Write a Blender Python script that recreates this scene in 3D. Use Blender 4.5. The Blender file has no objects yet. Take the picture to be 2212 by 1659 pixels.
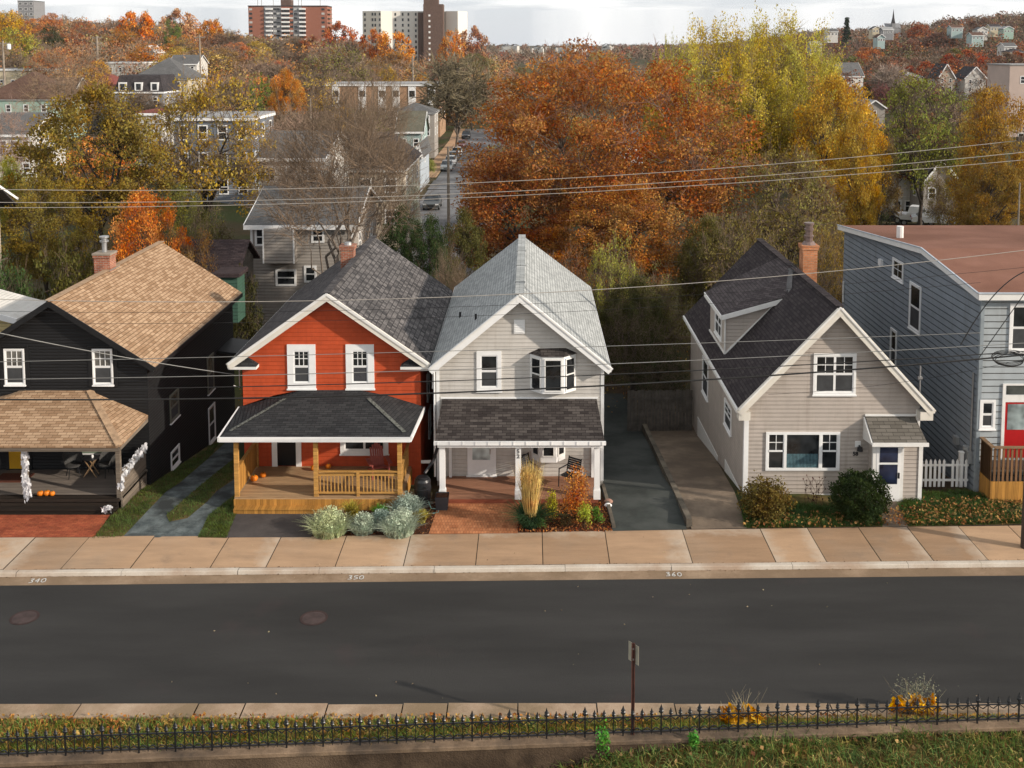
import bpy, bmesh, math, random
import numpy as np
from mathutils import Vector, Matrix, Euler
random.seed(7)
R = math.radians
SC = bpy.context.scene
COL = SC.collection
# ---------------------------------------------------------------- camera model
F, PT, HC, CX = 1050.0, R(5), 16.4, 530.0
CY = 48 + F*math.tan(PT)
S = 1024/2212
def ray(vx, vy):
    a = (vx*S-CX)/F; b = (vy*S-CY)/F
    return (a, math.cos(PT)-b*math.sin(PT), -math.sin(PT)-b*math.cos(PT))
def atY(vx, vy, Y):
    r = ray(vx, vy); t = Y/r[1]
    return (r[0]*t, Y, HC+r[2]*t)
def atZ(vx, vy, Z=0):
    r = ray(vx, vy); t = (Z-HC)/r[2]
    return (r[0]*t, r[1]*t, Z)
def zyd(Y): return .13-.17*max(0, min(10.6, Y-37.4))     # yards fall away behind the house fronts
def atG(vx, vy, dz=0):
    p = atZ(vx, vy, .13+dz)
    if p[1] <= 37.4: return p
    r = ray(vx, vy); t = (.13+dz+.17*37.4-HC)/(r[2]+.17*r[1])
    if r[1]*t > 48: return atZ(vx, vy, -1.672+dz)
    return (r[0]*t, r[1]*t, HC+r[2]*t)
# ---------------------------------------------------------------- materials
MATS = {}
class NT:
    def __init__(s, name):
        s.m = bpy.data.materials.new(name); s.m.use_nodes = True
        s.t = s.m.node_tree; s.t.nodes.clear()
        s.out = s.t.nodes.new('ShaderNodeOutputMaterial')
    def n(s, typ, ins=None, **kw):
        nd = s.t.nodes.new('ShaderNode'+typ)
        for k, v in kw.items(): setattr(nd, k, v)
        for k, v in (ins or {}).items():
            if hasattr(v, 'is_linked') or isinstance(v, bpy.types.NodeSocket): s.t.links.new(v, nd.inputs[k])
            else: nd.inputs[k].default_value = v
        return nd
    def link(s, a, b): s.t.links.new(a, b)
def c4(c): return (c[0], c[1], c[2], 1)
def mixc(T, fac, a, b, mode='MIX'):
    nd = T.n('Mix', data_type='RGBA', blend_type=mode)
    for i, v in ((0, fac), (6, a), (7, b)):
        if isinstance(v, bpy.types.NodeSocket): T.link(v, nd.inputs[i])
        else: nd.inputs[i].default_value = v if i == 0 else c4(v)
    return nd.outputs[2]
def noise(T, vec, scale, detail=4, rough=.6):
    return T.n('TexNoise', {'Vector': vec, 'Scale': scale, 'Detail': detail, 'Roughness': rough}).outputs['Fac']
def ramp(T, fac, a, b, va=0, vb=1):
    r = T.n('MapRange', {'Value': fac, 'From Min': a, 'From Max': b, 'To Min': va, 'To Max': vb})
    return r.outputs[0]
def surf(T, col, rough=.8, bump=None, dist=.01, spec=.3, metal=0, strength=1):
    b = T.n('BsdfPrincipled', {'Base Color': col if isinstance(col, bpy.types.NodeSocket) else c4(col), 'Roughness': rough, 'Specular IOR Level': spec, 'Metallic': metal})
    if bump is not None:
        bp = T.n('Bump', {'Height': bump, 'Distance': dist, 'Strength': strength})
        T.link(bp.outputs[0], b.inputs['Normal'])
    T.link(b.outputs[0], T.out.inputs[0])
    return T.m
def paint(name, col, rough=.6, var=.12, sc=3.0, spec=.3, metal=0):
    if name in MATS: return MATS[name]
    T = NT(name); o = T.n('TexCoord').outputs['Object']
    f = noise(T, o, sc, 5, .65)
    dk = tuple(c*(1-var*1.6) for c in col); lt = tuple(min(1, c*(1+var*.6)) for c in col)
    f = ramp(T, f, .3, .7)
    MATS[name] = surf(T, mixc(T, f, dk, lt), rough, spec=spec, metal=metal); return MATS[name]
def siding(name, col, pitch=.13, depth=.022, var=.1, shake=False, lip=.22):
    if name in MATS: return MATS[name]
    T = NT(name); uv = T.n('TexCoord').outputs['UV']; o = T.n('TexCoord').outputs['Object']
    sp = T.n('SeparateXYZ', {0: uv})
    v = T.n('Math', {0: sp.outputs[1], 1: pitch}, operation='DIVIDE').outputs[0]
    fr = T.n('Math', {0: v}, operation='FRACT').outputs[0]
    # board gets thinner upwards; steep lip at its foot
    up = ramp(T, fr, 0, lip, 0, 1); dn = ramp(T, fr, lip, 1, 1, .15)
    h = T.n('Math', {0: up, 1: dn}, operation='MULTIPLY').outputs[0]
    f = ramp(T, noise(T, o, 1.6, 6, .65), .3, .7)
    row = T.n('Math', {0: v}, operation='FLOOR').outputs[0]
    wn = T.n('TexWhiteNoise', {'W': row}, noise_dimensions='1D').outputs[0]
    if shake:
        br = T.n('TexBrick', {'Vector': uv, 'Scale': 1, 'Brick Width': .16, 'Row Height': pitch, 'Mortar Size': .006, 'Color1': c4((0, 0, 0)), 'Color2': c4((1, 1, 1)), 'Mortar': c4((0, 0, 0))})
        f2 = br.outputs[0]
        col2 = mixc(T, ramp(T, f2, 0, 1, 0, .5), tuple(c*(1-var) for c in col), tuple(min(1, c*(1+var)) for c in col))
    else:
        col2 = mixc(T, wn, tuple(c*(1-var*.5) for c in col), tuple(min(1, c*(1+var*.4)) for c in col))
    c = mixc(T, f, (.86, .86, .85), (1.04, 1.04, 1.04))
    cc = mixc(T, 1.0, col2, c, 'MULTIPLY')
    stk = noise(T, T.n('Mapping', {'Vector': o, 'Scale': (3.0, 3.0, .22)}).outputs[0], 1.0, 6, .65)
    cc = mixc(T, 1.0, cc, mixc(T, ramp(T, stk, .52, .78), (1, 1, 1), (.80, .78, .75)), 'MULTIPLY')
    MATS[name] = surf(T, cc, .65, h, depth, spec=.25); return MATS[name]
def shingle(name, c1, c2, bw=.32, rh=.14, patch=.5, streak=(0, 0, 0), bstr=1):
    if name in MATS: return MATS[name]
    T = NT(name); uv = T.n('TexCoord').outputs['UV']; o = T.n('TexCoord').outputs['Object']
    br = T.n('TexBrick', {'Vector': uv, 'Scale': 1, 'Brick Width': bw, 'Row Height': rh, 'Mortar Size': .009, 'Mortar Smooth': .3, 'Bias': 0, 'Color1': c4(c1), 'Color2': c4(c2), 'Mortar': c4(tuple(c*.5 for c in c1))})
    f = ramp(T, noise(T, o, .55, 6, .7), .35, .65)
    f2 = noise(T, o, 45, 2, .5)
    c = mixc(T, ramp(T, f, 0, 1, 0, patch), br.outputs[0], tuple(x*.62 for x in c1))
    c = mixc(T, 1.0, c, mixc(T, f2, (.72, .72, .72), (1.28, 1.28, 1.28)), 'MULTIPLY')
    sp = T.n('SeparateXYZ', {0: uv})
    fr = T.n('Math', {0: T.n('Math', {0: sp.outputs[1], 1: rh}, operation='DIVIDE').outputs[0]}, operation='FRACT').outputs[0]
    h = T.n('Math', {0: ramp(T, fr, 0, .2, 0, 1), 1: br.outputs['Fac']}, operation='SUBTRACT').outputs[0]
    MATS[name] = surf(T, c, .92, h, .012, spec=.12, strength=bstr); return MATS[name]
def brick(name, c1, c2, mortar, bw=.22, rh=.075, ms=.008):
    if name in MATS: return MATS[name]
    T = NT(name); uv = T.n('TexCoord').outputs['UV']; o = T.n('TexCoord').outputs['Object']
    br = T.n('TexBrick', {'Vector': uv, 'Scale': 1, 'Brick Width': bw, 'Row Height': rh, 'Mortar Size': ms, 'Bias': 0, 'Color1': c4(c1), 'Color2': c4(c2), 'Mortar': c4(mortar)})
    f = noise(T, o, 2.5, 6, .7)
    c = mixc(T, 1.0, br.outputs[0], mixc(T, ramp(T, f, .3, .7), (.6, .6, .6), (1.2, 1.2, 1.2)), 'MULTIPLY')
    h = T.n('Math', {0: 1.0, 1: br.outputs['Fac']}, operation='SUBTRACT').outputs[0]
    MATS[name] = surf(T, c, .9, h, .01, spec=.15); return MATS[name]
def planks(name, col, w=.14, var=.3, grain=1.0, vertical=False):
    if name in MATS: return MATS[name]
    T = NT(name); uv = T.n('TexCoord').outputs['UV']; o = T.n('TexCoord').outputs['Object']
    sp = T.n('SeparateXYZ', {0: uv})
    a = sp.outputs[0 if vertical else 1]; al = sp.outputs[1 if vertical else 0]
    q = T.n('Math', {0: a, 1: w}, operation='DIVIDE').outputs[0]
    row = T.n('Math', {0: q}, operation='FLOOR').outputs[0]; fr = T.n('Math', {0: q}, operation='FRACT').outputs[0]
    wn = T.n('TexWhiteNoise', {'W': row}, noise_dimensions='1D').outputs[0]
    cmb = T.n('CombineXYZ', {0: T.n('Math', {0: al, 1: 1.2}, operation='MULTIPLY').outputs[0], 1: T.n('Math', {0: a, 1: 22.0}, operation='MULTIPLY').outputs[0], 2: 0.0})
    g = noise(T, cmb.outputs[0], 1.3, 5, .65)
    c = mixc(T, wn, tuple(x*(1-var) for x in col), tuple(min(1, x*(1+var*.5)) for x in col))
    c = mixc(T, 1.0, c, mixc(T, ramp(T, g, .3, .7), (1-.4*grain,)*3, (1.12,)*3), 'MULTIPLY')
    gap = T.n('Math', {0: ramp(T, fr, 0, .05, 0, 1), 1: ramp(T, fr, .95, 1, 1, 0)}, operation='MULTIPLY').outputs[0]
    MATS[name] = surf(T, c, .75, gap, .012, spec=.2); return MATS[name]
def rough2(name, c1, c2, sc, rough=.95, bump=.01, bsc=None, c3=None, sc3=.5, lo=.35, hi=.65):
    if name in MATS: return MATS[name]
    T = NT(name); o = T.n('TexCoord').outputs['Object']
    f = ramp(T, noise(T, o, sc, 8, .7), lo, hi)
    c = mixc(T, f, c1, c2)
    if c3: c = mixc(T, ramp(T, noise(T, o, sc3, 5, .6), .45, .62), c, c3)
    g = noise(T, o, (bsc or sc*6), 3, .6)
    c = mixc(T, 1.0, c, mixc(T, g, (.7,)*3, (1.3,)*3), 'MULTIPLY')
    MATS[name] = surf(T, c, rough, g, bump, spec=.15); return MATS[name]
def glass(name='window_glass', col=(.018, .02, .022), rough=.06):
    if name in MATS: return MATS[name]
    T = NT(name); o = T.n('TexCoord').outputs['Object']
    f = noise(T, o, 1.7, 2, .5)
    MATS[name] = surf(T, mixc(T, ramp(T, f, .35, .7), tuple(c*.5 for c in col), tuple(c*1.8 for c in col)), rough, f, .006, spec=.5); return MATS[name]
def leafmat(name, trans=.3, patch=.7, pscale=.35, jit=.11):
    """foliage: the tree's own object colour, varied leaf by leaf and branch by branch"""
    if name in MATS: return MATS[name]
    T = NT(name); oi = T.n('ObjectInfo'); g = T.n('NewGeometry'); o = T.n('TexCoord').outputs['Object']
    rnd = g.outputs['Random Per Island']
    n1 = noise(T, o, pscale, 3, .6)
    hue = T.n('Math', {0: ramp(T, rnd, 0, 1, -.016, .02), 1: ramp(T, n1, .3, .7, -.018*patch, .04*patch)}, operation='ADD').outputs[0]
    hue = T.n('Math', {0: hue, 1: .5}, operation='ADD').outputs[0]
    val = T.n('Math', {0: ramp(T, rnd, 0, 1, 1-jit*2.2, 1+jit*2.2), 1: ramp(T, noise(T, o, pscale*2.3, 2, .5), .3, .7, .62, 1.3)}, operation='MULTIPLY').outputs[0]
    h = T.n('HueSaturation', {'Hue': hue, 'Saturation': ramp(T, n1, .3, .7, 1.08, .88), 'Value': val, 'Color': oi.outputs['Color']})
    d = T.n('BsdfDiffuse', {'Color': h.outputs[0]}); t = T.n('BsdfTranslucent', {'Color': h.outputs[0]})
    mx = T.n('MixShader', {0: trans, 1: d.outputs[0], 2: t.outputs[0]})
    T.link(mx.outputs[0], T.out.inputs[0]); MATS[name] = T.m; return T.m
def objcol(name, rough=.8, var=.2, sc=2.0, spec=.25):
    if name in MATS: return MATS[name]
    T = NT(name); oi = T.n('ObjectInfo'); o = T.n('TexCoord').outputs['Object']
    f = ramp(T, noise(T, o, sc, 5, .65), .3, .7)
    c = mixc(T, 1.0, oi.outputs['Color'], mixc(T, f, (1-var,)*3, (1+var*.5,)*3), 'MULTIPLY')
    MATS[name] = surf(T, c, rough, spec=spec); return T.m
# ---------------------------------------------------------------- mesh builder
ORG = {}
def auto_uv(me):
    n = len(me.loops)
    if n == 0: return
    uvl = me.uv_layers.new(name='UVMap')
    co = np.empty(len(me.vertices)*3); me.vertices.foreach_get('co', co); co = co.reshape(-1, 3)
    vi = np.empty(n, dtype=np.int32); me.loops.foreach_get('vertex_index', vi)
    pn = np.empty(len(me.polygons)*3); me.polygons.foreach_get('normal', pn); pn = pn.reshape(-1, 3)
    lt = np.empty(len(me.polygons), dtype=np.int32); me.polygons.foreach_get('loop_total', lt)
    N = np.repeat(pn, lt, axis=0)
    flat = (np.abs(N[:, 2]) > .985)
    t = np.stack([-N[:, 1], N[:, 0], np.zeros(n)], 1)
    l = np.linalg.norm(t, axis=1); l[l < 1e-6] = 1; t /= l[:, None]
    # keep u pointing +X / +Y so brick rows match from face to face
    sg = np.where(np.abs(t[:, 0]) > np.abs(t[:, 1]), np.sign(t[:, 0]), np.sign(t[:, 1])); sg[sg == 0] = 1
    t *= sg[:, None]
    t[flat] = (1, 0, 0)
    b = np.cross(N, t); sb = np.where(b[:, 2] < 0, -1, 1); b *= sb[:, None]; b[flat] = (0, 1, 0)
    P = co[vi]
    uv = np.stack([(P*t).sum(1), (P*b).sum(1)], 1).astype(np.float32)
    uvl.data.foreach_set('uv', uv.ravel())
class M:
    def __init__(s): s.v = []; s.f = []; s.mi = []; s.cur = 0
    def mat(s, i): s.cur = i; return s
    def poly(s, pts):
        b = len(s.v); s.v += [tuple(p) for p in pts]; s.f.append(tuple(range(b, b+len(pts)))); s.mi.append(s.cur); return s
    def raw(s, vs, fs):
        b = len(s.v); s.v += [tuple(p) for p in vs]
        for f in fs: s.f.append(tuple(b+i for i in f)); s.mi.append(s.cur)
        return s
    def box(s, x0, x1, y0, y1, z0, z1):
        if x0 > x1: x0, x1 = x1, x0
        if y0 > y1: y0, y1 = y1, y0
        if z0 > z1: z0, z1 = z1, z0
        return s.raw([(x0, y0, z0), (x1, y0, z0), (x1, y1, z0), (x0, y1, z0), (x0, y0, z1), (x1, y0, z1), (x1, y1, z1), (x0, y1, z1)],
                     [(0, 3, 2, 1), (4, 5, 6, 7), (0, 1, 5, 4), (1, 2, 6, 5), (2, 3, 7, 6), (3, 0, 4, 7)])
    def bar(s, p, q, w, h, up=(0, 0, 1)):
        p = Vector(p); q = Vector(q); d = (q-p).normalized(); u = Vector(up)
        if abs(d.dot(u)) > .98: u = Vector((0, 1, 0))
        x = d.cross(u).normalized(); z = x.cross(d).normalized(); x *= w/2; z *= h/2
        vs = [p-x-z, p+x-z, p+x+z, p-x+z, q-x-z, q+x-z, q+x+z, q-x+z]
        return s.raw(vs, [(0, 1, 2, 3), (7, 6, 5, 4), (0, 4, 5, 1), (1, 5, 6, 2), (2, 6, 7, 3), (3, 7, 4, 0)])
    def tube(s, pts, rs, n=6, cap=True):
        pts = [Vector(p) for p in pts]
        if not hasattr(rs, '__len__'): rs = [rs]*len(pts)
        rings = []; b0 = len(s.v)
        for i, p in enumerate(pts):
            d = (pts[min(i+1, len(pts)-1)]-pts[max(i-1, 0)])
            d = d.normalized() if d.length > 1e-9 else Vector((0, 0, 1))
            u = Vector((0, 0, 1)) if abs(d.z) < .9 else Vector((1, 0, 0))
            x = d.cross(u).normalized(); y = d.cross(x).normalized()
            for k in range(n):
                a = 2*math.pi*k/n; s.v.append(tuple(p+x*(math.cos(a)*rs[i])+y*(math.sin(a)*rs[i])))
        for i in range(len(pts)-1):
            for k in range(n):
                a = b0+i*n+k; b = b0+i*n+(k+1) % n; s.f.append((a, b, b+n, a+n)); s.mi.append(s.cur)
        if cap:
            s.f.append(tuple(b0+k for k in range(n))[::-1]); s.mi.append(s.cur)
            e = b0+(len(pts)-1)*n; s.f.append(tuple(e+k for k in range(n))); s.mi.append(s.cur)
        return s
    def lathe(s, prof, c, n=16, sx=1, sy=1):
        b0 = len(s.v)
        for r, z in prof:
            for k in range(n):
                a = 2*math.pi*k/n; s.v.append((c[0]+math.cos(a)*r*sx, c[1]+math.sin(a)*r*sy, c[2]+z))
        for i in range(len(prof)-1):
            for k in range(n):
                a = b0+i*n+k; b = b0+i*n+(k+1) % n; s.f.append((a, b, b+n, a+n)); s.mi.append(s.cur)
        s.f.append(tuple(b0+k for k in range(n))[::-1]); s.mi.append(s.cur)
        e = b0+(len(prof)-1)*n; s.f.append(tuple(e+k for k in range(n))); s.mi.append(s.cur)
        return s
    def slab(s, pts, th, dirv=(0, 0, -1)):
        """polygon with thickness th along dirv"""
        d = Vector(dirv)*th; n = len(pts); vs = [Vector(p) for p in pts]; vs2 = [v+d for v in vs]
        fs = [tuple(range(n)), tuple(range(2*n-1, n-1, -1))]+[(i, i+n, (i+1) % n+n, (i+1) % n) for i in range(n)]
        return s.raw(vs+vs2, fs)
    def build(s, name, mats, parent=None, smooth=False, kind=None, color=None):
        me = bpy.data.meshes.new(name)
        o3 = ORG.get(parent.name, (0, 0, 0)) if parent else (0, 0, 0)
        vs = [(v[0]-o3[0], v[1]-o3[1], v[2]-o3[2]) for v in s.v] if o3 != (0, 0, 0) else s.v
        me.from_pydata(vs, [], s.f)
        if not isinstance(mats, (list, tuple)): mats = [mats]
        for m in mats: me.materials.append(m)
        if len(mats) > 1: me.polygons.foreach_set('material_index', s.mi)
        if smooth: me.polygons.foreach_set('use_smooth', [True]*len(me.polygons))
        me.update(); auto_uv(me)
        o = bpy.data.objects.new(name, me); COL.objects.link(o)
        if parent: o.parent = parent; ORG[o.name] = o3
        if kind: o['kind'] = kind
        if color: o.color = c4(color)
        return o
def thing(name, label, cat, loc=(0, 0, 0), rz=0, group=None, world=True):
    """an Empty at the thing's base; world=True means its parts are given in world coordinates"""
    o = bpy.data.objects.new(name, None); COL.objects.link(o); o.location = loc; o.rotation_euler = (0, 0, rz)
    o.empty_display_size = .3
    o['label'] = label; o['category'] = cat
    if group: o['group'] = group
    if world: ORG[o.name] = tuple(loc)
    return o
def tag(o, label, cat, group=None):
    o['label'] = label; o['category'] = cat
    if group: o['group'] = group
    return o
def struct(name, m, mats, **kw): return m.build(name, mats, kind='structure', **kw)
def single(name, m, mats, label, cat, base, group=None, smooth=False, color=None):
    """one-mesh thing with its origin at its base (mesh given in world coordinates)"""
    m.v = [(v[0]-base[0], v[1]-base[1], v[2]-base[2]) for v in m.v]
    o = m.build(name, mats, smooth=smooth, color=color); o.location = base
    return tag(o, label, cat, group)
def dup(root, loc, rz=None, label=None, group=None, scale=None, colors=None):
    r = root.copy(); COL.objects.link(r); r.location = loc
    if rz is not None: r.rotation_euler = (0, 0, rz)
    if scale is not None: r.scale = scale if hasattr(scale, '__len__') else (scale,)*3
    if label: r['label'] = label
    if group: r['group'] = group
    for ch in list(root.children):
        c = ch.copy(); COL.objects.link(c); c.parent = r
        if colors and ch.name.split('.')[0] in colors: c.color = c4(colors[ch.name.split('.')[0]])
        for g in list(ch.children):
            d = g.copy(); COL.objects.link(d); d.parent = c
            if colors and g.name.split('.')[0] in colors: d.color = c4(colors[g.name.split('.')[0]])
    return r
# shared materials
WHITE = paint('white_trim_paint', (.78, .77, .74), .5, .06)
VINYL = paint('white_vinyl', (.82, .82, .81), .45, .04)
GLASS = glass()
BLACKM = paint('black_metal', (.015, .015, .017), .5, .2)
STEEL = paint('galvanised_steel', (.42, .42, .42), .4, .15, metal=.6)
# ================================================================ terrain
UG = [-1.2, -.55, -.38, -.22, -.1, .02, .14, .3, .45, .62, 1.2]
YG_ = [-60, 21, 52, 75, 110, 160, 220, 320, 450, 650, 900, 1400, 2400, 4000]
TZ = np.array([
 # -1.2   -.55   -.38  -.22  -.1   .02   .14   .3    .45   .62   1.2
 [-1.75]*11, [-1.75]*11, [-1.72]*11,
 [-1.0,  -1.2,  -1.6, -1.9,  -2,   -2,   -1.9, -1.8, -1.6, -1.2,  -1],
 [  1,     1,     0,   -1.5, -2.8, -3,   -2.5, -2,   -1,    0,    0],
 [  2,     1,     0,   -1.5,   -3,   -3.5, -3,   -2,   -1,    0,    0],
 [  5,     4,     2,   -1,   -3,   -3.5, -3,   -2,   -1,    0,    0],
 [ 11,     9,     5,    2,   -2,   -3,   -3,   -2,    0,    1,    1],
 [ 20,    19,    14,    8,    1,   -3,   -3,    0,    4,    5,    5],
 [ 30,    30,    25,   14,    4,   -2,   -1,    9,   19,   20,   20],
 [ 34,    34,    28,   16,    4,    0,    4,   20,   36,   37,   37],
 [ 36,    36,    30,   16,    5,    3,    8,   32,   49,   51,   51],
 [ 36,    36,    30,   20,   14,   12,   14,   30,   44,   46,   46],
 [ 30,    30,    30,   28,   26,   25,   25,   34,   44,   46,   46]], float)
def terr(X, Y):
    u = max(UG[0], min(UG[-1], X/max(Y, 21.0)))
    y = max(YG_[0], min(YG_[-1], Y))
    i = max(k for k in range(len(UG)-1) if UG[k] <= u); j = max(k for k in range(len(YG_)-1) if YG_[k] <= y)
    a = (u-UG[i])/(UG[i+1]-UG[i]); b = (y-YG_[j])/(YG_[j+1]-YG_[j])
    a = a*a*(3-2*a); b = b if j < 3 else b
    return float((TZ[j, i]*(1-a)+TZ[j, i+1]*a)*(1-b)+(TZ[j+1, i]*(1-a)+TZ[j+1, i+1]*a)*b)
def at_ground(vx, Y, dz=0):
    X = atY(vx, 300, Y)[0]; return (X, Y, terr(X, Y)+dz)
g = M()
us = np.concatenate([np.linspace(-1.2, -.6, 6), np.linspace(-.56, .62, 60), np.linspace(.66, 1.2, 6)])
ys = np.concatenate([[21, 23], np.linspace(25, 52, 8), np.linspace(56, 220, 32), np.geomspace(230, 4000, 46)])
vs = [(u*max(y, 21), y, terr(u*y, y)) for y in ys for u in us]; nu = len(us)
fs = [(j*nu+i, j*nu+i+1, (j+1)*nu+i+1, (j+1)*nu+i) for j in range(len(ys)-1) for i in range(nu-1)]
g.raw(vs, fs)
g.raw([(-300, -60, -1.75), (300, -60, -1.75), (300, 21, -1.75), (-300, 21, -1.75)], [(0, 1, 2, 3)])
GROUND = rough2('ground_soil_and_grass', (.05, .045, .02), (.09, .06, .03), .35, bump=.02, bsc=3, c3=(.05, .06, .018), sc3=.12)
struct('ground', g, GROUND, smooth=True)
# ================================================================ street
def Yr(x): return 31.15+.0196*x          # far edge of the asphalt
def Ysb(x): return 34.2+.0262*x          # back of the far sidewalk
XS = np.linspace(-60, 60, 61)
def strip(m, f0, f1, z0, z1, xs=XS):
    for a, b in zip(xs[:-1], xs[1:]):
        m.poly([(a, f0(a), z0), (b, f0(b), z0), (b, f1(b), z1), (a, f1(a), z1)])
ASPH = None
def asphalt(name, col, spot=.0):
    T = NT(name); o = T.n('TexCoord').outputs['Object']
    mp = T.n('Mapping', {'Vector': o, 'Scale': (.12, .6, 1)}).outputs[0]
    f = ramp(T, noise(T, mp, 1.0, 5, .6), .35, .65)
    c = mixc(T, f, tuple(x*.74 for x in col), tuple(x*1.2 for x in col))
    g1 = noise(T, o, 55, 3, .7); g2 = noise(T, o, 9, 4, .7)
    c = mixc(T, 1.0, c, mixc(T, g1, (.6,)*3, (1.4,)*3), 'MULTIPLY')
    c = mixc(T, ramp(T, g2, .68, .78, 0, .35), c, (.09, .085, .08))
    # reddish stains
    c = mixc(T, ramp(T, noise(T, T.n('Mapping', {'Vector': o, 'Location': (3, 1, 0)}).outputs[0], .33, 4, .6), .6, .75, 0, .3), c, (.07, .04, .04))
    return surf(T, c, .85, g1, .012, spec=.3)
m = M(); strip(m, lambda x: 24.9, Yr, .004, .004); struct('road', m, asphalt('road_asphalt', (.030, .029, .0275)))
# gutter pan + kerb + sidewalk panels
CONC_G = rough2('gutter_concrete', (.20, .135, .085), (.32, .235, .16), .9, bump=.006, bsc=40, c3=(.2, .14, .09), sc3=.4)
CONC_K = rough2('kerb_concrete', (.46, .4, .33), (.56, .51, .44), 1.2, bump=.006, bsc=40, c3=(.36, .27, .2), sc3=.35)
m = M(); strip(m, Yr, lambda x: Yr(x)+.5, .006, .02); struct('gutter', m, CONC_G)
m = M(); kj = [-60]
rk = random.Random(3)
x = -58
while x < 60: kj.append(x); x += rk.uniform(2.2, 4.4)
for a, b in zip(kj[:-1], kj[1:]):
    a2 = a+.012; dy = rk.uniform(-.012, .012)
    y0 = lambda q: Yr(q)+.5+dy; y1 = lambda q: Yr(q)+.72
    zt = .135+rk.uniform(-.006, .006)
    P = [(a2, y0(a2), 0), (b, y0(b), 0), (b, y0(b)+.03, zt-.02), (b, y0(b)+.06, zt), (b, y1(b), zt), (a2, y1(a2), zt), (a2, y0(a2)+.06, zt), (a2, y0(a2)+.03, zt-.02)]
    m.raw(P, [(0, 1, 2, 7), (7, 2, 3, 6), (6, 3, 4, 5)])
struct('kerb', m, CONC_K)
def sidewalk_mat():
    T = NT('sidewalk_concrete'); o = T.n('TexCoord').outputs['Object']; g = T.n('NewGeometry'); uv = T.n('TexCoord').outputs['UV']
    rnd = g.outputs['Random Per Island']
    c = mixc(T, rnd, (.31, .198, .118), (.47, .31, .19))
    c = mixc(T, ramp(T, noise(T, o, .45, 4, .6), .5, .7, 0, .35), c, (.30, .24, .18))
    mp = T.n('Mapping', {'Vector': o, 'Scale': (.5, 2.2, 1)}).outputs[0]
    c = mixc(T, 1.0, c, mixc(T, ramp(T, noise(T, mp, 1.1, 7, .7), .3, .7), (.82,)*3, (1.12,)*3), 'MULTIPLY')
    c = mixc(T, 1.0, c, mixc(T, noise(T, o, 60, 3, .7), (.78,)*3, (1.22,)*3), 'MULTIPLY')
    # pale worn cement along the joints, a different edge on each slab
    at = T.n('Attribute', attribute_name='edge').outputs['Fac']
    nn = noise(T, o, 1.5, 6, .7)
    e = T.n('Math', {0: at, 1: ramp(T, nn, .3, .7, -.16, .16)}, operation='ADD').outputs[0]
    c = mixc(T, ramp(T, e, .72, 1.02, 0, .6), c, (.52, .44, .35))
    c = mixc(T, ramp(T, noise(T, o, .9, 6, .65), .58, .74, 0, .4), c, (.17, .12, .085))
    return surf(T, c, .85, noise(T, o, 60, 3, .7), .008, spec=.25)
SWM = sidewalk_mat()
jx = [-60]
while jx[-1] < -21: jx.append(jx[-1]+2.3)
vj = [78, 195, 336, 498, 611, 751, 889, 1035, 1171, 1306, 1473, 1641, 1743, 1853, 1958, 2068, 2176]
jl = [atZ(v, 1160-27*v/2212, .13)[0] for v in vj]
jx = [x for x in jx if x < jl[0]-1.5]+jl
while jx[-1] < 60: jx.append(jx[-1]+1.75)
vs = []; fs = []; ed = []
rs = random.Random(11)
for a, b in zip(jx[:-1], jx[1:]):
    a += .014; b -= .014; z = .13+rs.uniform(-.006, .006)
    nx_, ny_ = 10, 10; base = len(vs); el, er, eb, ef = rs.choice([0, 0, .5, 1]), rs.choice([0, .5, 1, 1]), rs.choice([0, .4, 1]), rs.choice([0, 0, .5])
    for j in range(ny_+1):
        for i in range(nx_+1):
            x = a+(b-a)*i/nx_; y0 = Yr(x)+.755; y1 = Ysb(x); y = y0+(y1-y0)*j/ny_
            s_, t_ = i/nx_, j/ny_
            edge_in = (i in (0, nx_) or j in (0, ny_))
            vs.append((x, y, z-(.006 if edge_in else 0)))
            ed.append(max(el*(1-s_), er*s_, eb*t_*.95, ef*(1-t_)*.9))
    for j in range(ny_):
        for i in range(nx_):
            q = base+j*(nx_+1)+i; fs.append((q, q+1, q+nx_+2, q+nx_+1))
m = M(); m.raw(vs, fs); o = struct('sidewalk', m, SWM)
at = o.data.attributes.new('edge', 'FLOAT', 'POINT'); at.data.foreach_set('value', ed)
m = M(); strip(m, lambda x: Yr(x)+.7, lambda x: Ysb(x)+.02, .118, .118); strip(m, Ysb, lambda x: Ysb(x)+.6, .122, .06)
struct('sidewalk_bed', m, rough2('joint_dirt', (.035, .025, .018), (.06, .045, .03), 5))
# near kerb: flat broken concrete pieces
m = M(); x = -40
nk = [atZ(v, 1540, .1)[0] for v in (163, 420, 522, 703, 867, 965, 1118, 1290, 1460, 1640, 1800, 1960, 2110)]
nk = [-40, -34, -29, -24, -19, -15]+nk+[16, 20, 25, 30, 36, 42]
for a, b in zip(nk[:-1], nk[1:]):
    dy = rs.uniform(-.03, .03); dz = rs.uniform(-.01, .012); a2 = a+.02; b2 = b-.01
    P = [(a2, 24.3, .02), (b2, 24.3, .02), (b2, 24.3, .115+dz), (a2, 24.3, .115+dz), (a2, 24.86+dy, .115+dz), (b2, 24.86+dy*.4, .115+dz), (a2, 24.9+dy, .0), (b2, 24.9+dy*.4, .0)]
    m.raw(P, [(0, 1, 2, 3), (3, 2, 5, 4), (4, 5, 7, 6)])
struct('near_kerb', m, CONC_G2 := rough2('near_kerb_concrete', (.30, .21, .14), (.42, .32, .23), 1.6, bump=.008, bsc=40, c3=(.22, .16, .1), sc3=.5))
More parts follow.
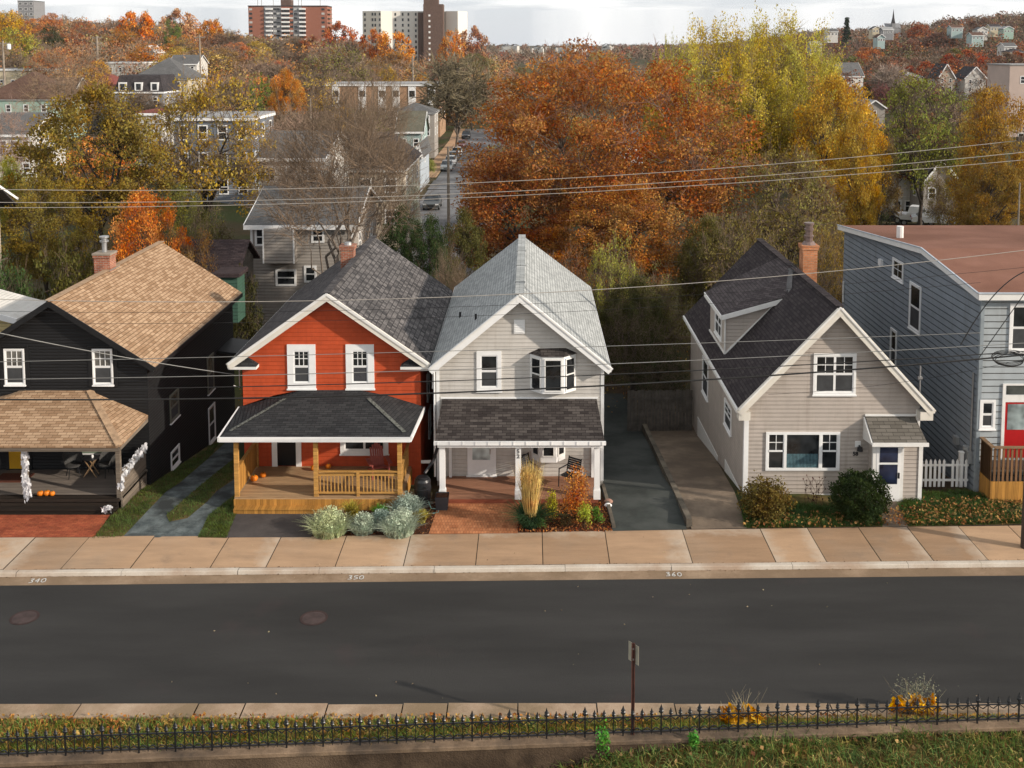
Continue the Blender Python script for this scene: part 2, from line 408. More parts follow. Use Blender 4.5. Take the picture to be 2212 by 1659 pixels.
# manhole covers
def manhole(vx, vy, label):
    c = atZ(vx, vy, .004); m = M()
    m.lathe([(.40, 0), (.40, .006), (.345, .006), (.345, .002)], (c[0], c[1], .006), 36)
    o = thing('manhole_cover', label, 'manhole cover', (c[0], c[1], .004))
    m.build('frame_ring', paint('rusty_iron', (.045, .025, .022), .7, .3), o)
    m2 = M(); m2.lathe([(.335, 0), (.335, .006), (.30, .008)], (c[0], c[1], .006), 36)
    for k in range(-4, 5):
        w = math.sqrt(max(0, .28**2-(k*.06)**2)); m2.box(c[0]-w, c[0]+w, c[1]+k*.06-.012, c[1]+k*.06+.012, .012, .017)
    m2.build('lid', paint('brown_iron', (.065, .045, .042), .7, .3), o)
manhole(53, 1334, 'round brown iron manhole cover in the asphalt, the one near the left edge')
manhole(678, 1335, 'round brown iron manhole cover in the asphalt below the painted number 350')
# painted numbers on the gutter
def text_m(s, size, loc, U, V, depth=.004, align='CENTER'):
    cu = bpy.data.curves.new('txt', 'FONT'); cu.body = s; cu.size = size; cu.align_x = align; cu.offset = .012*size/.3
    ob = bpy.data.objects.new('txt', cu); COL.objects.link(ob)
    bpy.context.view_layer.update()
    me = bpy.data.meshes.new_from_object(ob); bpy.data.objects.remove(ob)
    U = Vector(U); V = Vector(V); L = Vector(loc); m = M()
    m.raw([tuple(L+U*v.co.x+V*v.co.y) for v in me.vertices], [tuple(p.vertices) for p in me.polygons])
    bpy.data.meshes.remove(me); return m
STK = {'0': [[(.3, 0), (.05, .2), (.05, .75), (.3, 1), (.55, .8), (.58, .25), (.3, 0)]], '3': [[(.05, .95), (.5, 1), (.45, .7), (.2, .52), (.5, .4), (.5, .1), (.05, 0)]], '4': [[(.4, 0), (.42, 1), (.03, .35), (.6, .38)]],
 '5': [[(.55, 1), (.12, .97), (.1, .55), (.45, .55), (.52, .2), (.05, 0)]], '6': [[(.45, 1), (.12, .55), (.08, .15), (.32, 0), (.52, .2), (.4, .45), (.1, .35)]]}
def strokes(s, size, loc, U, V):
    U = Vector(U); V = Vector(V); L = Vector(loc); m = M(); n = len(s); rr_ = random.Random(hash_ := sum(map(ord, s)))
    for i, ch in enumerate(s):
        for pl in STK[ch]:
            P = [L+U*((i-n/2)*.82+a+rr_.uniform(-.04, .04))*size+V*(b+rr_.uniform(-.04, .04))*size for a, b in pl]
            for p, q in zip(P[:-1], P[1:]): m.bar(p, q, size*.13, .003)
    return m
WPAINT = paint('white_road_paint', (.6, .6, .57), .7, .2, 12)
for s, vx, vy, ang, lab in (('340', 77, 1262, .1, 'white hand-painted house number 340 on the gutter below the black porch'), ('350', 767, 1259, .02, 'white hand-painted house number 350 on the gutter below the cedar porch'), ('360', 1459, 1250, -.05, 'white hand-painted house number 360 on the gutter below the asphalt driveway')):
    x = atZ(vx, vy, .02)[0]; y = Yr(x)+.1; m = strokes(s, .22, (x, y+.03, .026), (math.cos(ang), math.sin(ang), 0), (-math.sin(ang), math.cos(ang), 0.035))
    single('painted_number', m, WPAINT, lab, 'painted number', (x, y, .02))
# ================================================================ front yards (sheets a few mm apart)
def sheet(name, pts, z, mat):
    dz = z-.13; P = [atG(a, b, dz) for a, b in pts]; m = M(); m.poly([(p[0], p[1], 0) for p in P]); o = struct(name, m, mat)
    bm = bmesh.new(); bm.from_mesh(o.data)
    for yb_ in (37.4, 48): bmesh.ops.bisect_plane(bm, geom=bm.verts[:]+bm.edges[:]+bm.faces[:], plane_co=(0, yb_, 0), plane_no=(0, 1, 0))
    for v in bm.verts: v.co.z = zyd(v.co.y)+dz
    bmesh.ops.recalc_face_normals(bm, faces=bm.faces[:])
    for f in bm.faces:
        f.normal_update()
        if f.normal.z < 0: f.normal_flip()
    bm.to_mesh(o.data); bm.free(); return o
def strip_yard():
    m = M(); xs = np.linspace(-60, 60, 61)
    for a, b in zip(xs[:-1], xs[1:]):
        m.poly([(a, Ysb(a), .08), (b, Ysb(b), .08), (b, 37.4, .08), (a, 37.4, .08)]); m.poly([(a, 37.4, .08), (b, 37.4, .08), (b, 48, -1.722), (a, 48, -1.722)]); m.poly([(a, 48, -1.722), (b, 48, -1.722), (b, 56, -1.74), (a, 56, -1.74)])
    struct('yard_soil', m, rough2('yard_soil_mat', (.045, .03, .018), (.09, .055, .03), 1.2, bump=.02, bsc=14, c3=(.035, .045, .015), sc3=.3))
strip_yard()
LAWN = rough2('lawn_turf', (.04, .05, .014), (.08, .08, .025), 2.5, bump=.02, bsc=50, c3=(.14, .10, .04), sc3=1.1)
RBRICK = brick('red_paver_brick', (.30, .07, .035), (.40, .11, .05), (.17, .05, .03), .21, .1, .006)
OBRICK = brick('orange_paver_brick', (.40, .15, .065), (.50, .21, .095), (.24, .10, .05), .1, .21, .006)
GRAVEL = rough2('blue_grey_gravel', (.06, .075, .078), (.16, .185, .185), 2.2, bump=.02, bsc=45, c3=(.04, .045, .045), sc3=.8)
DASPH = rough2('dark_pad_asphalt', (.06, .052, .05), (.085, .075, .07), 1.6, bump=.006, bsc=60)
GASPH = rough2('driveway_asphalt', (.035, .039, .036), (.055, .062, .057), .9, bump=.006, bsc=60, c3=(.07, .075, .07), sc3=.5)
DCONC = rough2('driveway_concrete', (.13, .10, .075), (.26, .20, .145), .8, bump=.01, bsc=40, c3=(.13, .1, .075), sc3=.35)
MULCH = rough2('garden_mulch', (.035, .016, .010), (.10, .04, .02), 5, bump=.04, bsc=30)
sheet('brick_path_red', [(-40, 1161), (204, 1160), (238, 1112), (-40, 1112)], .135, RBRICK)
sheet('lawn', [(198, 1164), (265, 1160), (323, 1099), (386, 1045), (449, 991), (500, 944), (480, 880), (300, 1060), (236, 1118)], .128, LAWN)
sheet('gravel_drive', [(262, 1161), (434, 1161), (514, 1090), (514, 905), (470, 900), (300, 1085)], .124, GRAVEL)
sheet('drive_grass', [(359, 1113), (366, 1127), (405, 1119), (448, 1083), (505, 1036), (505, 990), (467, 1021), (418, 1061)], .132, LAWN)
sheet('lawn', [(427, 1161), (490, 1162), (510, 1112), (510, 1066), (452, 1112)], .130, LAWN)
sheet('pad_asphalt', [(488, 1161), (672, 1160), (700, 1102), (512, 1106)], .134, DASPH)
sheet('planting_bed', [(668, 1159), (925, 1154), (962, 1082), (690, 1095)], .126, MULCH)
sheet('brick_path_orange', [(926, 1153.5), (1118, 1152), (1122, 1080), (950, 1080)], .134, OBRICK)
sheet('planting_bed', [(1112, 1151), (1322, 1148), (1306, 1076), (1118, 1080)], .128, MULCH)
sheet('driveway', [(1324, 1147), (1484, 1144), (1380, 905), (1345, 850), (1300, 850), (1300, 1060)], .136, GASPH)
sheet('concrete_drive', [(1494, 1143), (1614, 1141), (1545, 990), (1500, 895), (1400, 880), (1386, 905)], .132, DCONC)
sheet('lawn', [(1608, 1141), (1906, 1137), (1890, 1075), (1600, 1060)], .127, LAWN)
sheet('front_path', [(1906, 1138), (1962, 1137), (1944, 1080), (1902, 1082)], .134, DCONC)
sheet('lawn', [(1960, 1137), (2400, 1128), (2300, 1050), (1935, 1070)], .127, LAWN)
# low kerbs beside the drives
def lowwall(name, label, pts, w, h, mat):
    m = M(); P = [atG(a, b, 0) for a, b in pts]
    for p, q in zip(P[:-1], P[1:]): m.bar((p[0], p[1], p[2]-.05+h/2-.1), (q[0], q[1], q[2]-.05+h/2-.1), w, h)
    single(name, m, mat, label, 'low wall', (P[0][0], P[0][1], .1))
KERBW = rough2('old_concrete', (.2, .165, .13), (.33, .28, .23), 1.5, bump=.01, bsc=30, c3=(.1, .09, .06), sc3=.6)
KERBD = rough2('dark_old_concrete', (.06, .052, .042), (.14, .12, .095), 1.5, bump=.01, bsc=30, c3=(.2, .17, .13), sc3=.6)
lowwall('low_wall', 'low concrete retaining kerb between the dark asphalt drive and the concrete drive', [(1489, 1137), (1440, 1030), (1400, 945), (1382, 905)], .2, .42, KERBD)
lowwall('low_wall', 'thin concrete edging between the planting bed and the dark asphalt drive', [(1326, 1141), (1312, 1085), (1302, 1050)], .12, .25, KERBD)
# ================================================================ near side: verge, iron fence on its wall, lower lawn
FA = Vector(atZ(-200, 1644, .22)); FB = Vector(atZ(2400, 1552, .3))
def Yf(x): return FA.y+(FB.y-FA.y)*(x-FA.x)/(FB.x-FA.x)
def Zf(x): return .22+(.08)*(x-FA.x)/(FB.x-FA.x)
VG = rough2('verge_turf', (.05, .06, .018), (.15, .09, .03), 2.2, bump=.03, bsc=40, c3=(.15, .075, .02), sc3=.7)
m = M(); strip(m, lambda x: Yf(x)+.16, lambda x: 24.32, .15, .09); struct('verge', m, VG)
rw = thing('retaining_wall', 'long dark stained concrete retaining wall under the black iron fence', 'retaining wall', (0, Yf(0), -.8))
m = M(); m2 = M()
for a, b in zip(XS[:-1], XS[1:]):
    Q = lambda q, dy, z: (q, Yf(q)+dy, z)
    m.poly([Q(a, -.15, -1.9), Q(b, -.15, -1.9), Q(b, -.15, Zf(b)-.07), Q(a, -.15, Zf(a)-.07)])
    c = [(-.2, -.09), (-.2, -.01), (-.18, 0), (.18, 0), (.2, -.01), (.2, -.2)]
    for (d0, z0), (d1, z1) in zip([(-.14, -.09)]+c[:-1], c): m2.poly([Q(a, d0, Zf(a)+z0), Q(b, d0, Zf(b)+z0), Q(b, d1, Zf(b)+z1), Q(a, d1, Zf(a)+z1)])
m.build('wall_face', rough2('dark_mossy_concrete', (.035, .024, .017), (.085, .058, .038), 1.1, bump=.02, bsc=22, c3=(.13, .09, .06), sc3=.5), rw)
m2.build('coping', rough2('worn_coping', (.13, .09, .06), (.27, .19, .125), 1.3, bump=.01, bsc=30, c3=(.08, .06, .045), sc3=.7), rw)
def Zl(x, y):   # lower lawn, rises towards the right
    t = max(0, min(1, (x+4.0)/9.0)); t = t*t*(3-2*t)
    z = -1.0+1.12*t; return z-(Yf(x)-y)*.03+.05*math.sin(x*1.7+y)+.03*math.sin(x*4.1-y*2)
m = M(); xs = np.linspace(-40, 40, 120); tt = np.linspace(0, 1, 12)
vs = [(x, 14+(Yf(x)-.12-14)*t, Zl(x, 14+(Yf(x)-.12-14)*t)) for t in tt for x in xs]
fs = [(j*120+i, j*120+i+1, (j+1)*120+i+1, (j+1)*120+i) for j in range(11) for i in range(119)]
m.raw(vs, fs); struct('lower_lawn', m, VG, smooth=True)
# ================================================================ building kit
Zv = Vector((0, 0, 1))
def lb(m, O, U, N, u0, u1, d0, d1, z0, z1):
    O = Vector(O); U = Vector(U); N = Vector(N)
    c = lambda u, d, z: tuple(O+U*u+N*d+Zv*z)
    return m.raw([c(u0, d0, z0), c(u1, d0, z0), c(u1, d1, z0), c(u0, d1, z0), c(u0, d0, z1), c(u1, d0, z1), c(u1, d1, z1), c(u0, d1, z1)],
                 [(0, 3, 2, 1), (4, 5, 6, 7), (0, 1, 5, 4), (1, 2, 6, 5), (2, 3, 7, 6), (3, 0, 4, 7)])
FRONT = ((1, 0, 0), (0, -1, 0)); RIGHT = ((0, 1, 0), (1, 0, 0)); LEFT = ((0, -1, 0), (-1, 0, 0)); BACK = ((-1, 0, 0), (0, 1, 0))
def window(par, O, face, w, h, trim=.1, cols=1, style='dh', grid=(0, 0), frame=None, sash=None, curtain=None, sill=True, proud=.045, gl=None, tmat=None, crows=.5):
    """O = lower left outer corner on the wall plane; style dh = upper and lower sash, 'fix' = one light"""
    U, N = face; frame = frame or VINYL; sash = sash or frame; gl = gl or GLASS
    m = M()
    lb(m, O, U, N, 0, trim, 0, proud, 0, h); lb(m, O, U, N, w-trim, w, 0, proud, 0, h)
    lb(m, O, U, N, trim, w-trim, 0, proud, h-trim, h); lb(m, O, U, N, trim, w-trim, 0, proud, 0, trim)
    wd = m.build('window', tmat or frame, par)
    iw = (w-2*trim)/cols; s = .042
    ms = M(); mg = M()
    for c in range(cols):
        u0 = trim+c*iw; u1 = u0+iw
        rows = [(trim, h*.5), (h*.5, h-trim)] if style == 'dh' else [(trim, h-trim)]
        for r, (za, zb) in enumerate(rows):
            d = .018 if r == 0 else .028
            lb(ms, O, U, N, u0, u0+s, .004, d, za, zb); lb(ms, O, U, N, u1-s, u1, .004, d, za, zb)
            lb(ms, O, U, N, u0+s, u1-s, .004, d, za, za+s); lb(ms, O, U, N, u0+s, u1-s, .004, d, zb-s, zb)
            mg.mat(0); lb(mg, O, U, N, u0+s*.5, u1-s*.5, .001, .008, za+s*.5, zb-s*.5)
            if (style == 'dh' and r == 1) or style != 'dh':
                gc, gr = grid
                for k in range(1, gc): uu = u0+s+(iw-2*s)*k/gc; lb(ms, O, U, N, uu-.012, uu+.012, .008, d-.002, za+s, zb-s)
                for k in range(1, gr): zz = za+s+(zb-za-2*s)*k/gr; lb(ms, O, U, N, u0+s, u1-s, .008, d-.004, zz-.012, zz+.012)
    ms.build('sash', sash, wd); mg.build('pane', gl, wd)
    if style == 'dh' and h > 1 and not curtain:
        sc_ = M()
        for c in range(cols): u0 = trim+c*iw; lb(sc_, O, U, N, u0+s*.5, u0+iw-s*.5, .0085, .011, trim+s*.5, h*.5-s*.4)
        sc_.build('insect_screen', paint('grey_insect_screen', (.055, .057, .06), .8, .25, 1.5), wd)
    if curtain:
        mc = M(); n = 26
        for k in range(n):   # folds
            ua = trim+s+(w-2*trim-2*s)*k/n; ub = trim+s+(w-2*trim-2*s)*(k+.62)/n
            lb(mc, O, U, N, ua, ub, .008, .0105, trim+s, trim+s+(h-2*trim-2*s)*crows)
        mc.build('curtain', curtain, wd)
    if sill:
        m3 = M(); lb(m3, O, U, N, -.03, w+.03, .0, proud+.03, -.05, .0); m3.build('sill', frame, wd)
    return wd
def gable_body(x0, x1, y0, y1, z0, ze, xr, zr):
    """walls of a gabled block, ridge along y; ze = wall top at x0/x1 (may be a pair)"""
    za, zb = ze if hasattr(ze, '__len__') else (ze, ze)
    m = M(); m.slab([(x0, y0, z0), (x1, y0, z0), (x1, y0, zb), (xr, y0, zr), (x0, y0, za)], y1-y0, (0, 1, 0)); return m
def gable_roof(x0, x1, y0, y1, ze, xr, zr, th=.12):
    m = M(); za, zb = ze if hasattr(ze, '__len__') else (ze, ze)
    for a, z in ((x0, za), (x1, zb)):
        P = [(a, y0, z), (xr, y0, zr), (xr, y1, zr), (a, y1, z)]
        if a > xr: P = P[::-1]
        d = Vector((0, 0, -th)); n = len(P); Q = [Vector(p)+d for p in P]
        m.raw(P+Q, [(3, 2, 1, 0), (4, 5, 6, 7), (0, 1, 5, 4), (2, 3, 7, 6), (3, 0, 4, 7)])
    return m
def hip_roof(x0, x1, y0, y1, ze, zr, inset=None, th=.12):
    w, d = x1-x0, y1-y0
    i = inset if inset is not None else min(w, d)/2
    m = M()
    if w >= d: a, b = (x0+i, (y0+y1)/2, zr), (x1-i, (y0+y1)/2, zr)
    else: a, b = ((x0+x1)/2, y0+i, zr), ((x0+x1)/2, y1-i, zr)
    c = [(x0, y0, ze), (x1, y0, ze), (x1, y1, ze), (x0, y1, ze)]
    if w >= d: F = [(c[0], c[1], b, a), (c[1], c[2], b), (c[2], c[3], a, b), (c[3], c[0], a)]
    else: F = [(c[0], c[1], a), (c[1], c[2], b, a), (c[2], c[3], b), (c[3], c[0], a, b)]
    for f in F: m.poly(f)
    e = [(p[0], p[1], p[2]-th) for p in c]
    for k in range(4): m.poly((c[k], e[k], e[(k+1) % 4], c[(k+1) % 4]))
    m.poly(e[::-1]); return m
def ridge_cap(m, p, q, w=.16, t=.02):
    p = Vector(p)+Zv*t; q = Vector(q)+Zv*t; m.bar(p, q, w, .03)
def hip_caps(segs, mat, par, w=.26):
    m = M()
    for p, q in segs:
        p = Vector(p); q = Vector(q); n = max(1, int((q-p).length/.16))
        for k in range(n):
            a = p+(q-p)*(k/n); b = p+(q-p)*((k+.94)/n); m.bar(a+Zv*.012, b+Zv*.028, w, .016)
    return m.build('ridge_cap', mat, par)
def boards(par, name, segs, w, h, mat, up=(0, 0, 1)):
    m = M()
    for k_, (p, q) in enumerate(segs): m.bar((p[0], p[1]+.003*k_, p[2]), (q[0], q[1]+.003*k_, q[2]), w, h, up)
    if len(segs) == 2 and segs[0][1] == segs[1][0] and abs(segs[0][0][0]-segs[0][1][0]) > .5:   # mitre at the gable apex
        x, y, z = segs[0][1]; m.box(x-h*.42, x+h*.42, y-w*.5-.005, y+w*.45, z-h*.62, z+h*.35)
    return m.build(name, mat, par)
def chimney(par, c, w, d, z0, z1, mat, cap=None, pot=None, potm=None):
    m = M(); x, y = c; m.box(x-w/2, x+w/2, y-d/2, y+d/2, z0, z1-.16); m.box(x-w/2-.04, x+w/2+.04, y-d/2-.04, y+d/2+.04, z1-.16, z1-.04)
    o = m.build('chimney', mat, par)
    m = M(); m.box(x-w/2-.06, x+w/2+.06, y-d/2-.06, y+d/2+.06, z1-.04, z1+.03); m.build('chimney_cap', cap or KERBW, o)
    if pot: m = M(); m.lathe(pot, (x, y, z1+.03), 12); m.build('flue', potm or STEEL, o, smooth=False)
    return o
BRK = brick('chimney_brick', (.32, .1, .06), (.42, .16, .09), (.4, .36, .3))
# ================================================================ BLACK HOUSE
bh = thing('house', 'black gabled house with a tan shingle roof and a deep tan-roofed porch', 'house', (-17.8, 38.4, 0))
BLK = siding('black_clapboard', (.0125, .0125, .0135), .115, .02, .2)
TAN = shingle('tan_shingle', (.27, .165, .095), (.46, .315, .20), .30, .145, .12)
BTRIM = paint('black_trim', (.014, .014, .015), .5, .2)
yb, y1 = 38.4, 50
gable_body(-21.15, -14.33, yb, y1-.3, -2, 4.62, -17.77, 6.92).build('wall', BLK, bh)
gable_roof(-21.58, -13.94, yb-.32, y1, 4.6, -17.77, 7.1).build('roof', TAN, bh)
TANC = paint('tan_cap_shingle', (.37, .25, .155), .92, .25, 5); hip_caps([((-17.77, yb-.3, 7.1), (-17.77, y1, 7.1))], TANC, bh, .3)
boards(bh, 'rake_board', [((-21.58, yb-.34, 4.5), (-17.77, yb-.34, 7.0)), ((-17.77, yb-.34, 7.0), (-13.94, yb-.34, 4.5))], .04, .2, BTRIM)
boards(bh, 'eave_board', [((-13.93, yb-.3, 4.5), (-13.93, y1, 4.5))], .04, .16, BTRIM)
chimney(bh, (-17.98, 43.8), .66, .66, 6.3, 7.78, BRK, pot=[(.1, 0), (.1, .42), (.18, .44), (.18, .5), (.11, .52), (.11, .6), (.2, .62), (.2, .68)])
m = M(); m.slab([(-18.38, 43.42, 6.74), (-17.62, 43.42, 7.12), (-17.55, 44.3, 7.14), (-18.4, 44.3, 6.74)], .03); m.build('flashing', STEEL, bh)
OLT = paint('olive_grey_trim', (.16, .155, .12), .6)
CURT = paint('pale_curtain', (.32, .3, .27), .9, .25, 9); SCREEN = glass('screened_glass', (.06, .062, .062), .3)
for x in (-19.66, -16.36):
    w = window(bh, (x, yb, 3.83), FRONT, .76, 1.38, .05, grid=(3, 2), tmat=VINYL, gl=glass('lace_curtain_glass', (.11, .105, .095), .15))
    boards(bh, 'window_surround', [((x-.1, yb-.015, 3.74), (x-.1, yb-.015, 5.3)), ((x+.86, yb-.015, 3.74), (x+.86, yb-.015, 5.3)), ((x-.16, yb-.015, 5.3), (x+.92, yb-.015, 5.3))], .03, .12, BTRIM, up=(1, 0, 0))
for (yy, z, w_, h_) in ((40.65, 1.5, 1.05, 1.13), (45.5, 1.05, .92, 1.66), (45.5, -1.25, .95, 1.65), (40.6, -.42, 1.0, .75)):
    window(bh, (-14.33, yy, z), RIGHT, w_, h_, .07, tmat=VINYL if z < 0 else OLT, sash=VINYL if z < 0 else OLT, grid=(1, 1), gl=GLASS if z < 0 else glass('dusty_glass', (.07, .072, .06), .2))
# porch
PY0 = 35.62
m = M(); xa, xb = -22.5, -14.3
top = [(-18.9, yb, 3.62), (-16.5, yb, 3.6)]
c = [(xa-.3, PY0, 2.56), (xb-.05, PY0, 2.56), (xb-.05, yb, 2.66), (xa-.3, yb, 2.66)]
for f in ((c[0], c[1], top[1], top[0]), (c[1], c[2], top[1]), (c[3], c[0], top[0])): m.poly(f)
e = [(p[0], p[1], p[2]-.1) for p in c]
for a, b in ((0, 1), (1, 2), (3, 0)): m.poly((c[a], e[a], e[b], c[b]))
m.poly(e[::-1]); m.build('porch_roof', TAN, bh)
hip_caps([((xb-.05, PY0, 2.56), top[1])], TANC, bh); hip_caps([((xa-.3, PY0, 2.56), top[0])], TANC, bh)
GREYW = planks('weathered_wood', (.20, .165, .13), .14, .25)
GDECK = planks('weathered_deck', (.23, .195, .165), .14, .2, 1.0)
DWOOD = planks('dark_stained_wood', (.028, .02, .015), .14, .3)
boards(bh, 'porch_beam', [((xa-.3, PY0+.03, 2.42), (xb-.05, PY0+.03, 2.42))], .05, .16, GREYW)
boards(bh, 'porch_beam', [((xb-.08, PY0, 2.42), (xb-.08, yb, 2.48))], .05, .16, GREYW)
m = M(); m.box(xa, xb-.14, PY0+.3, yb, .47, .55); m.build('porch_floor', GDECK, bh)
m = M(); m.box(xa, xb-.2, PY0+.15, PY0+.5, .45, .565); m.build('floor_edge', DWOOD, bh)
m = M(); m.box(xa, xb-.25, PY0+.2, PY0+.24, 0, .45); m.box(xa, xb-.25, PY0-.1, PY0+.2, .22, .27); m.box(xa, xb-.3, PY0-.07, PY0-.03, 0, .22); m.build('step', DWOOD, bh)
for x, y in ((-17.82, PY0+.32), (xb-.22, PY0+.3)):
    m = M(); m.box(x-.075, x+.075, y-.075, y+.075, .55, 2.42); m.build('post', GREYW, bh)
m = M(); m.box(xb-.2, xb-.14, PY0+.35, yb-.1, .0, .62)
m.box(xb-.2, xb-.14, PY0+.38, yb-.12, .66, 1.42); m.box(xb-.24, xb-.1, PY0+.3, yb-.1, 1.42, 1.47); m.build('railing', GREYW, bh)
o = M(); lb(o, (-19.62, yb, .6), *FRONT, 0, .72, 0, .05, 0, 2.02); d = o.build('door', paint('yellow_paint', (.62, .33, .015), .45, .08), bh)
m = M(); m.lathe([(.03, 0), (.035, .03), (.02, .05)], (-19.0, yb-.06, 1.6), 8); m.build('handle', STEEL, d)
m = M()
for u in ((-19.74, -19.62), (-18.9, -18.78)): m.box(u[0], u[1], yb-.06, yb, .55, 2.7)
m.build('door_frame', BTRIM, bh)
window(bh, (-17.25, yb, 1.2), FRONT, 1.4, 1.3, .08, cols=2, grid=(2, 2), tmat=paint('dull_green_trim', (.2, .25, .19), .5))
m = M(); m.box(-19.7, -18.5, yb-1.2, yb-.4, .551, .575); single('doormat', m, rough2('red_mat', (.09, .03, .02), (.14, .05, .03), 8), 'dull red doormat in front of the yellow door', 'doormat', (-19.1, 37.6, .55))
# ================================================================ RED HOUSE
rh = thing('house', 'bright red shingled house with white gable trim and black hipped porch roof', 'house', (-7.5, 38.6, 0))
RED = siding('red_cedar_shakes', (.53, .082, .026), .16, .008, .12, shake=True)
DSH = shingle('charcoal_shingle', (.055, .052, .054), (.115, .108, .108), .3, .145, .25)
DSHM = shingle('mottled_charcoal_shingle', (.052, .05, .052), (.21, .195, .19), .18, .19, .5)  # right slope of the red house: lighter and more mottled than the left
PSH = shingle('black_shingle', (.028, .029, .031), (.052, .053, .055), .3, .14, .3)
yr = 38.6; x0, x1, xr = -10.82, -4.14, -7.53
gable_body(x0, x1, yr, 49.7, -2, (4.87, 4.82), xr, 7.2).build('wall', RED, rh)
rf = M()
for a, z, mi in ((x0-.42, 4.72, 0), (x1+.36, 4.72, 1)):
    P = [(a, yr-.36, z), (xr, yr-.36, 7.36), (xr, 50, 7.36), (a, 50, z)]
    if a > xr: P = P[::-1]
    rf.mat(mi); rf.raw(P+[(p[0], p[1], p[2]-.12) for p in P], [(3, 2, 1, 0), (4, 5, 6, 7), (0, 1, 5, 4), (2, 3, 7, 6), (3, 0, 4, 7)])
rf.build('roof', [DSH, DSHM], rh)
hip_caps([((xr, yr-.36, 7.36), (xr, 50, 7.36))], DSH, rh, .3)
CREAM = paint('cream_trim', (.72, .68, .60), .5, .06)
boards(rh, 'rake_board', [((x0-.42, yr-.4, 4.58), (xr, yr-.4, 7.22)), ((xr, yr-.4, 7.22), (x1+.36, yr-.4, 4.58))], .05, .27, CREAM)
boards(rh, 'rake_trim', [((x0-.42, yr-.43, 4.68), (xr, yr-.43, 7.32)), ((xr, yr-.43, 7.32), (x1+.36, yr-.43, 4.68))], .05, .09, WHITE)
for sx, a in ((-1, x0-.42), (1, x1+.36)):   # gable returns
    b = a-sx*1.05; m = M(); m.box(a, b, yr-.4, yr, 4.47, 4.57); m.build('gable_return', WHITE, rh)
    m = M(); lo, hi = min(a, b), max(a, b)
    P = [(lo, yr-.4, 4.58), (hi, yr-.4, 4.58), (hi, yr, 4.58), (lo, yr, 4.58), (a-sx*.15, yr-.002, 4.86), (b+sx*.45, yr-.002, 4.86)]
    if sx < 0: m.raw(P, [(0, 1, 5, 4), (1, 2, 5), (3, 0, 4)])
    else: m.raw(P, [(0, 1, 4, 5), (1, 2, 4), (3, 0, 5)])
    m.build('return_roof', PSH, rh)
boards(rh, 'eave_board', [((x1+.37, yr-.38, 4.6), (x1+.37, 50, 4.6))], .05, .18, BTRIM)
boards(rh, 'eave_board', [((x0-.43, yr-.38, 4.6), (x0-.43, 50, 4.6))], .05, .18, WHITE)
chimney(rh, (-7.9, 45), .56, .56, 6.2, 7.86, BRK, cap=BRK, pot=[(.17, 0), (.15, .12)])
m = M(); m.slab([(-8.25, 44.6, 6.78), (-7.5, 44.6, 7.38), (-7.5, 45.4, 7.38), (-8.25, 45.4, 6.78)], .03); m.build('flashing', STEEL, rh)
DCUR = paint('grey_curtain', (.09, .09, .10), .9, .2, 9)
for x, cu in ((-9.12, None), (-6.92, DCUR)):
    window(rh, (x, yr, 3.62), FRONT, 1.06, 1.7, .24, grid=(3, 2), tmat=VINYL, curtain=cu, crows=.45)
# porch: hipped roof with flared sides
m = M(); Y0 = 35.62
tp = [(-8.65, yr, 3.56), (-6.45, yr, 3.56)]; c = [(-10.84, Y0, 2.86), (-4.2, Y0, 2.86), (-4.0, yr, 2.92), (-10.95, yr, 2.92)]
def seg(a, b, t): return tuple(a[i]+(b[i]-a[i])*t for i in range(3))
for f in ((c[0], c[1], tp[1], tp[0]),): m.poly(f)
sagR = (seg(c[2], tp[1], .55)[0], yr, seg(c[2], tp[1], .55)[2]+.07); sagL = (seg(c[3], tp[0], .55)[0], yr, seg(c[3], tp[0], .55)[2]+.07)
m.poly((c[1], c[2], sagR, tp[1])); m.poly((c[3], c[0], tp[0], sagL))
m.build('porch_roof', PSH, rh)
HIPG = paint('pale_hip_shingle', (.13, .135, .12), .9, .9, 14)
hip_caps([(seg(c[0], tp[0], .12), seg(c[0], tp[0], .8))], HIPG, rh, .11); hip_caps([(seg(c[1], tp[1], .1), seg(c[1], tp[1], .8))], HIPG, rh, .14)
m = M(); m.box(-10.86, -4.18, Y0-.06, Y0-.01, 2.70, 2.87); m.build('fascia', VINYL, rh)
boards(rh, 'fascia', [((-4.16, Y0-.05, 2.79), (-3.98, yr, 2.83))], .05, .17, VINYL); boards(rh, 'fascia', [((-10.88, Y0-.05, 2.79), (-10.99, yr, 2.83))], .05, .17, VINYL)
m = M(); m.poly([(-10.8, Y0, 2.72), (-10.9, yr, 2.72), (-4.05, yr, 2.72), (-4.22, Y0, 2.72)]); m.build('porch_ceiling', WHITE, rh)
CED = planks('golden_cedar', (.56, .30, .085), .14, .22); CEDV = planks('golden_cedar_upright', (.50, .245, .055), .12, .3, vertical=True)
CDECK = planks('cedar_deck', (.46, .30, .165), .14, .15)
YF0 = 35.85; fx0, fx1 = -10.44, -4.5
m = M(); m.box(fx0, fx1, YF0, yr, .52, .6); m.build('porch_floor', CDECK, rh)
m = M(); m.box(fx0-.02, fx1+.02, YF0-.03, YF0, .05, .52); m.box(fx1, fx1+.03, YF0, yr, .05, .52); m.build('skirt', CEDV, rh)
m = M(); m.box(fx0+.05, -7.25, YF0-.36, YF0-.03, .27, .31); m.box(fx0+.07, -7.27, YF0-.33, YF0-.3, 0, .27); m.box(fx0+.05, fx0+.1, YF0-.36, YF0-.03, 0, .27); m.build('step', CEDV, rh)
for x in (fx0+.08, -7.56, fx1-.1):
    m = M(); m.box(x-.075, x+.075, YF0+.02, YF0+.17, .6, 2.72); m.build('post', CED, rh)
m = M(); m.box(fx0+.08, fx0+.17, yr-.12, yr-.02, .6, 1.72); m.build('post', CED, rh)
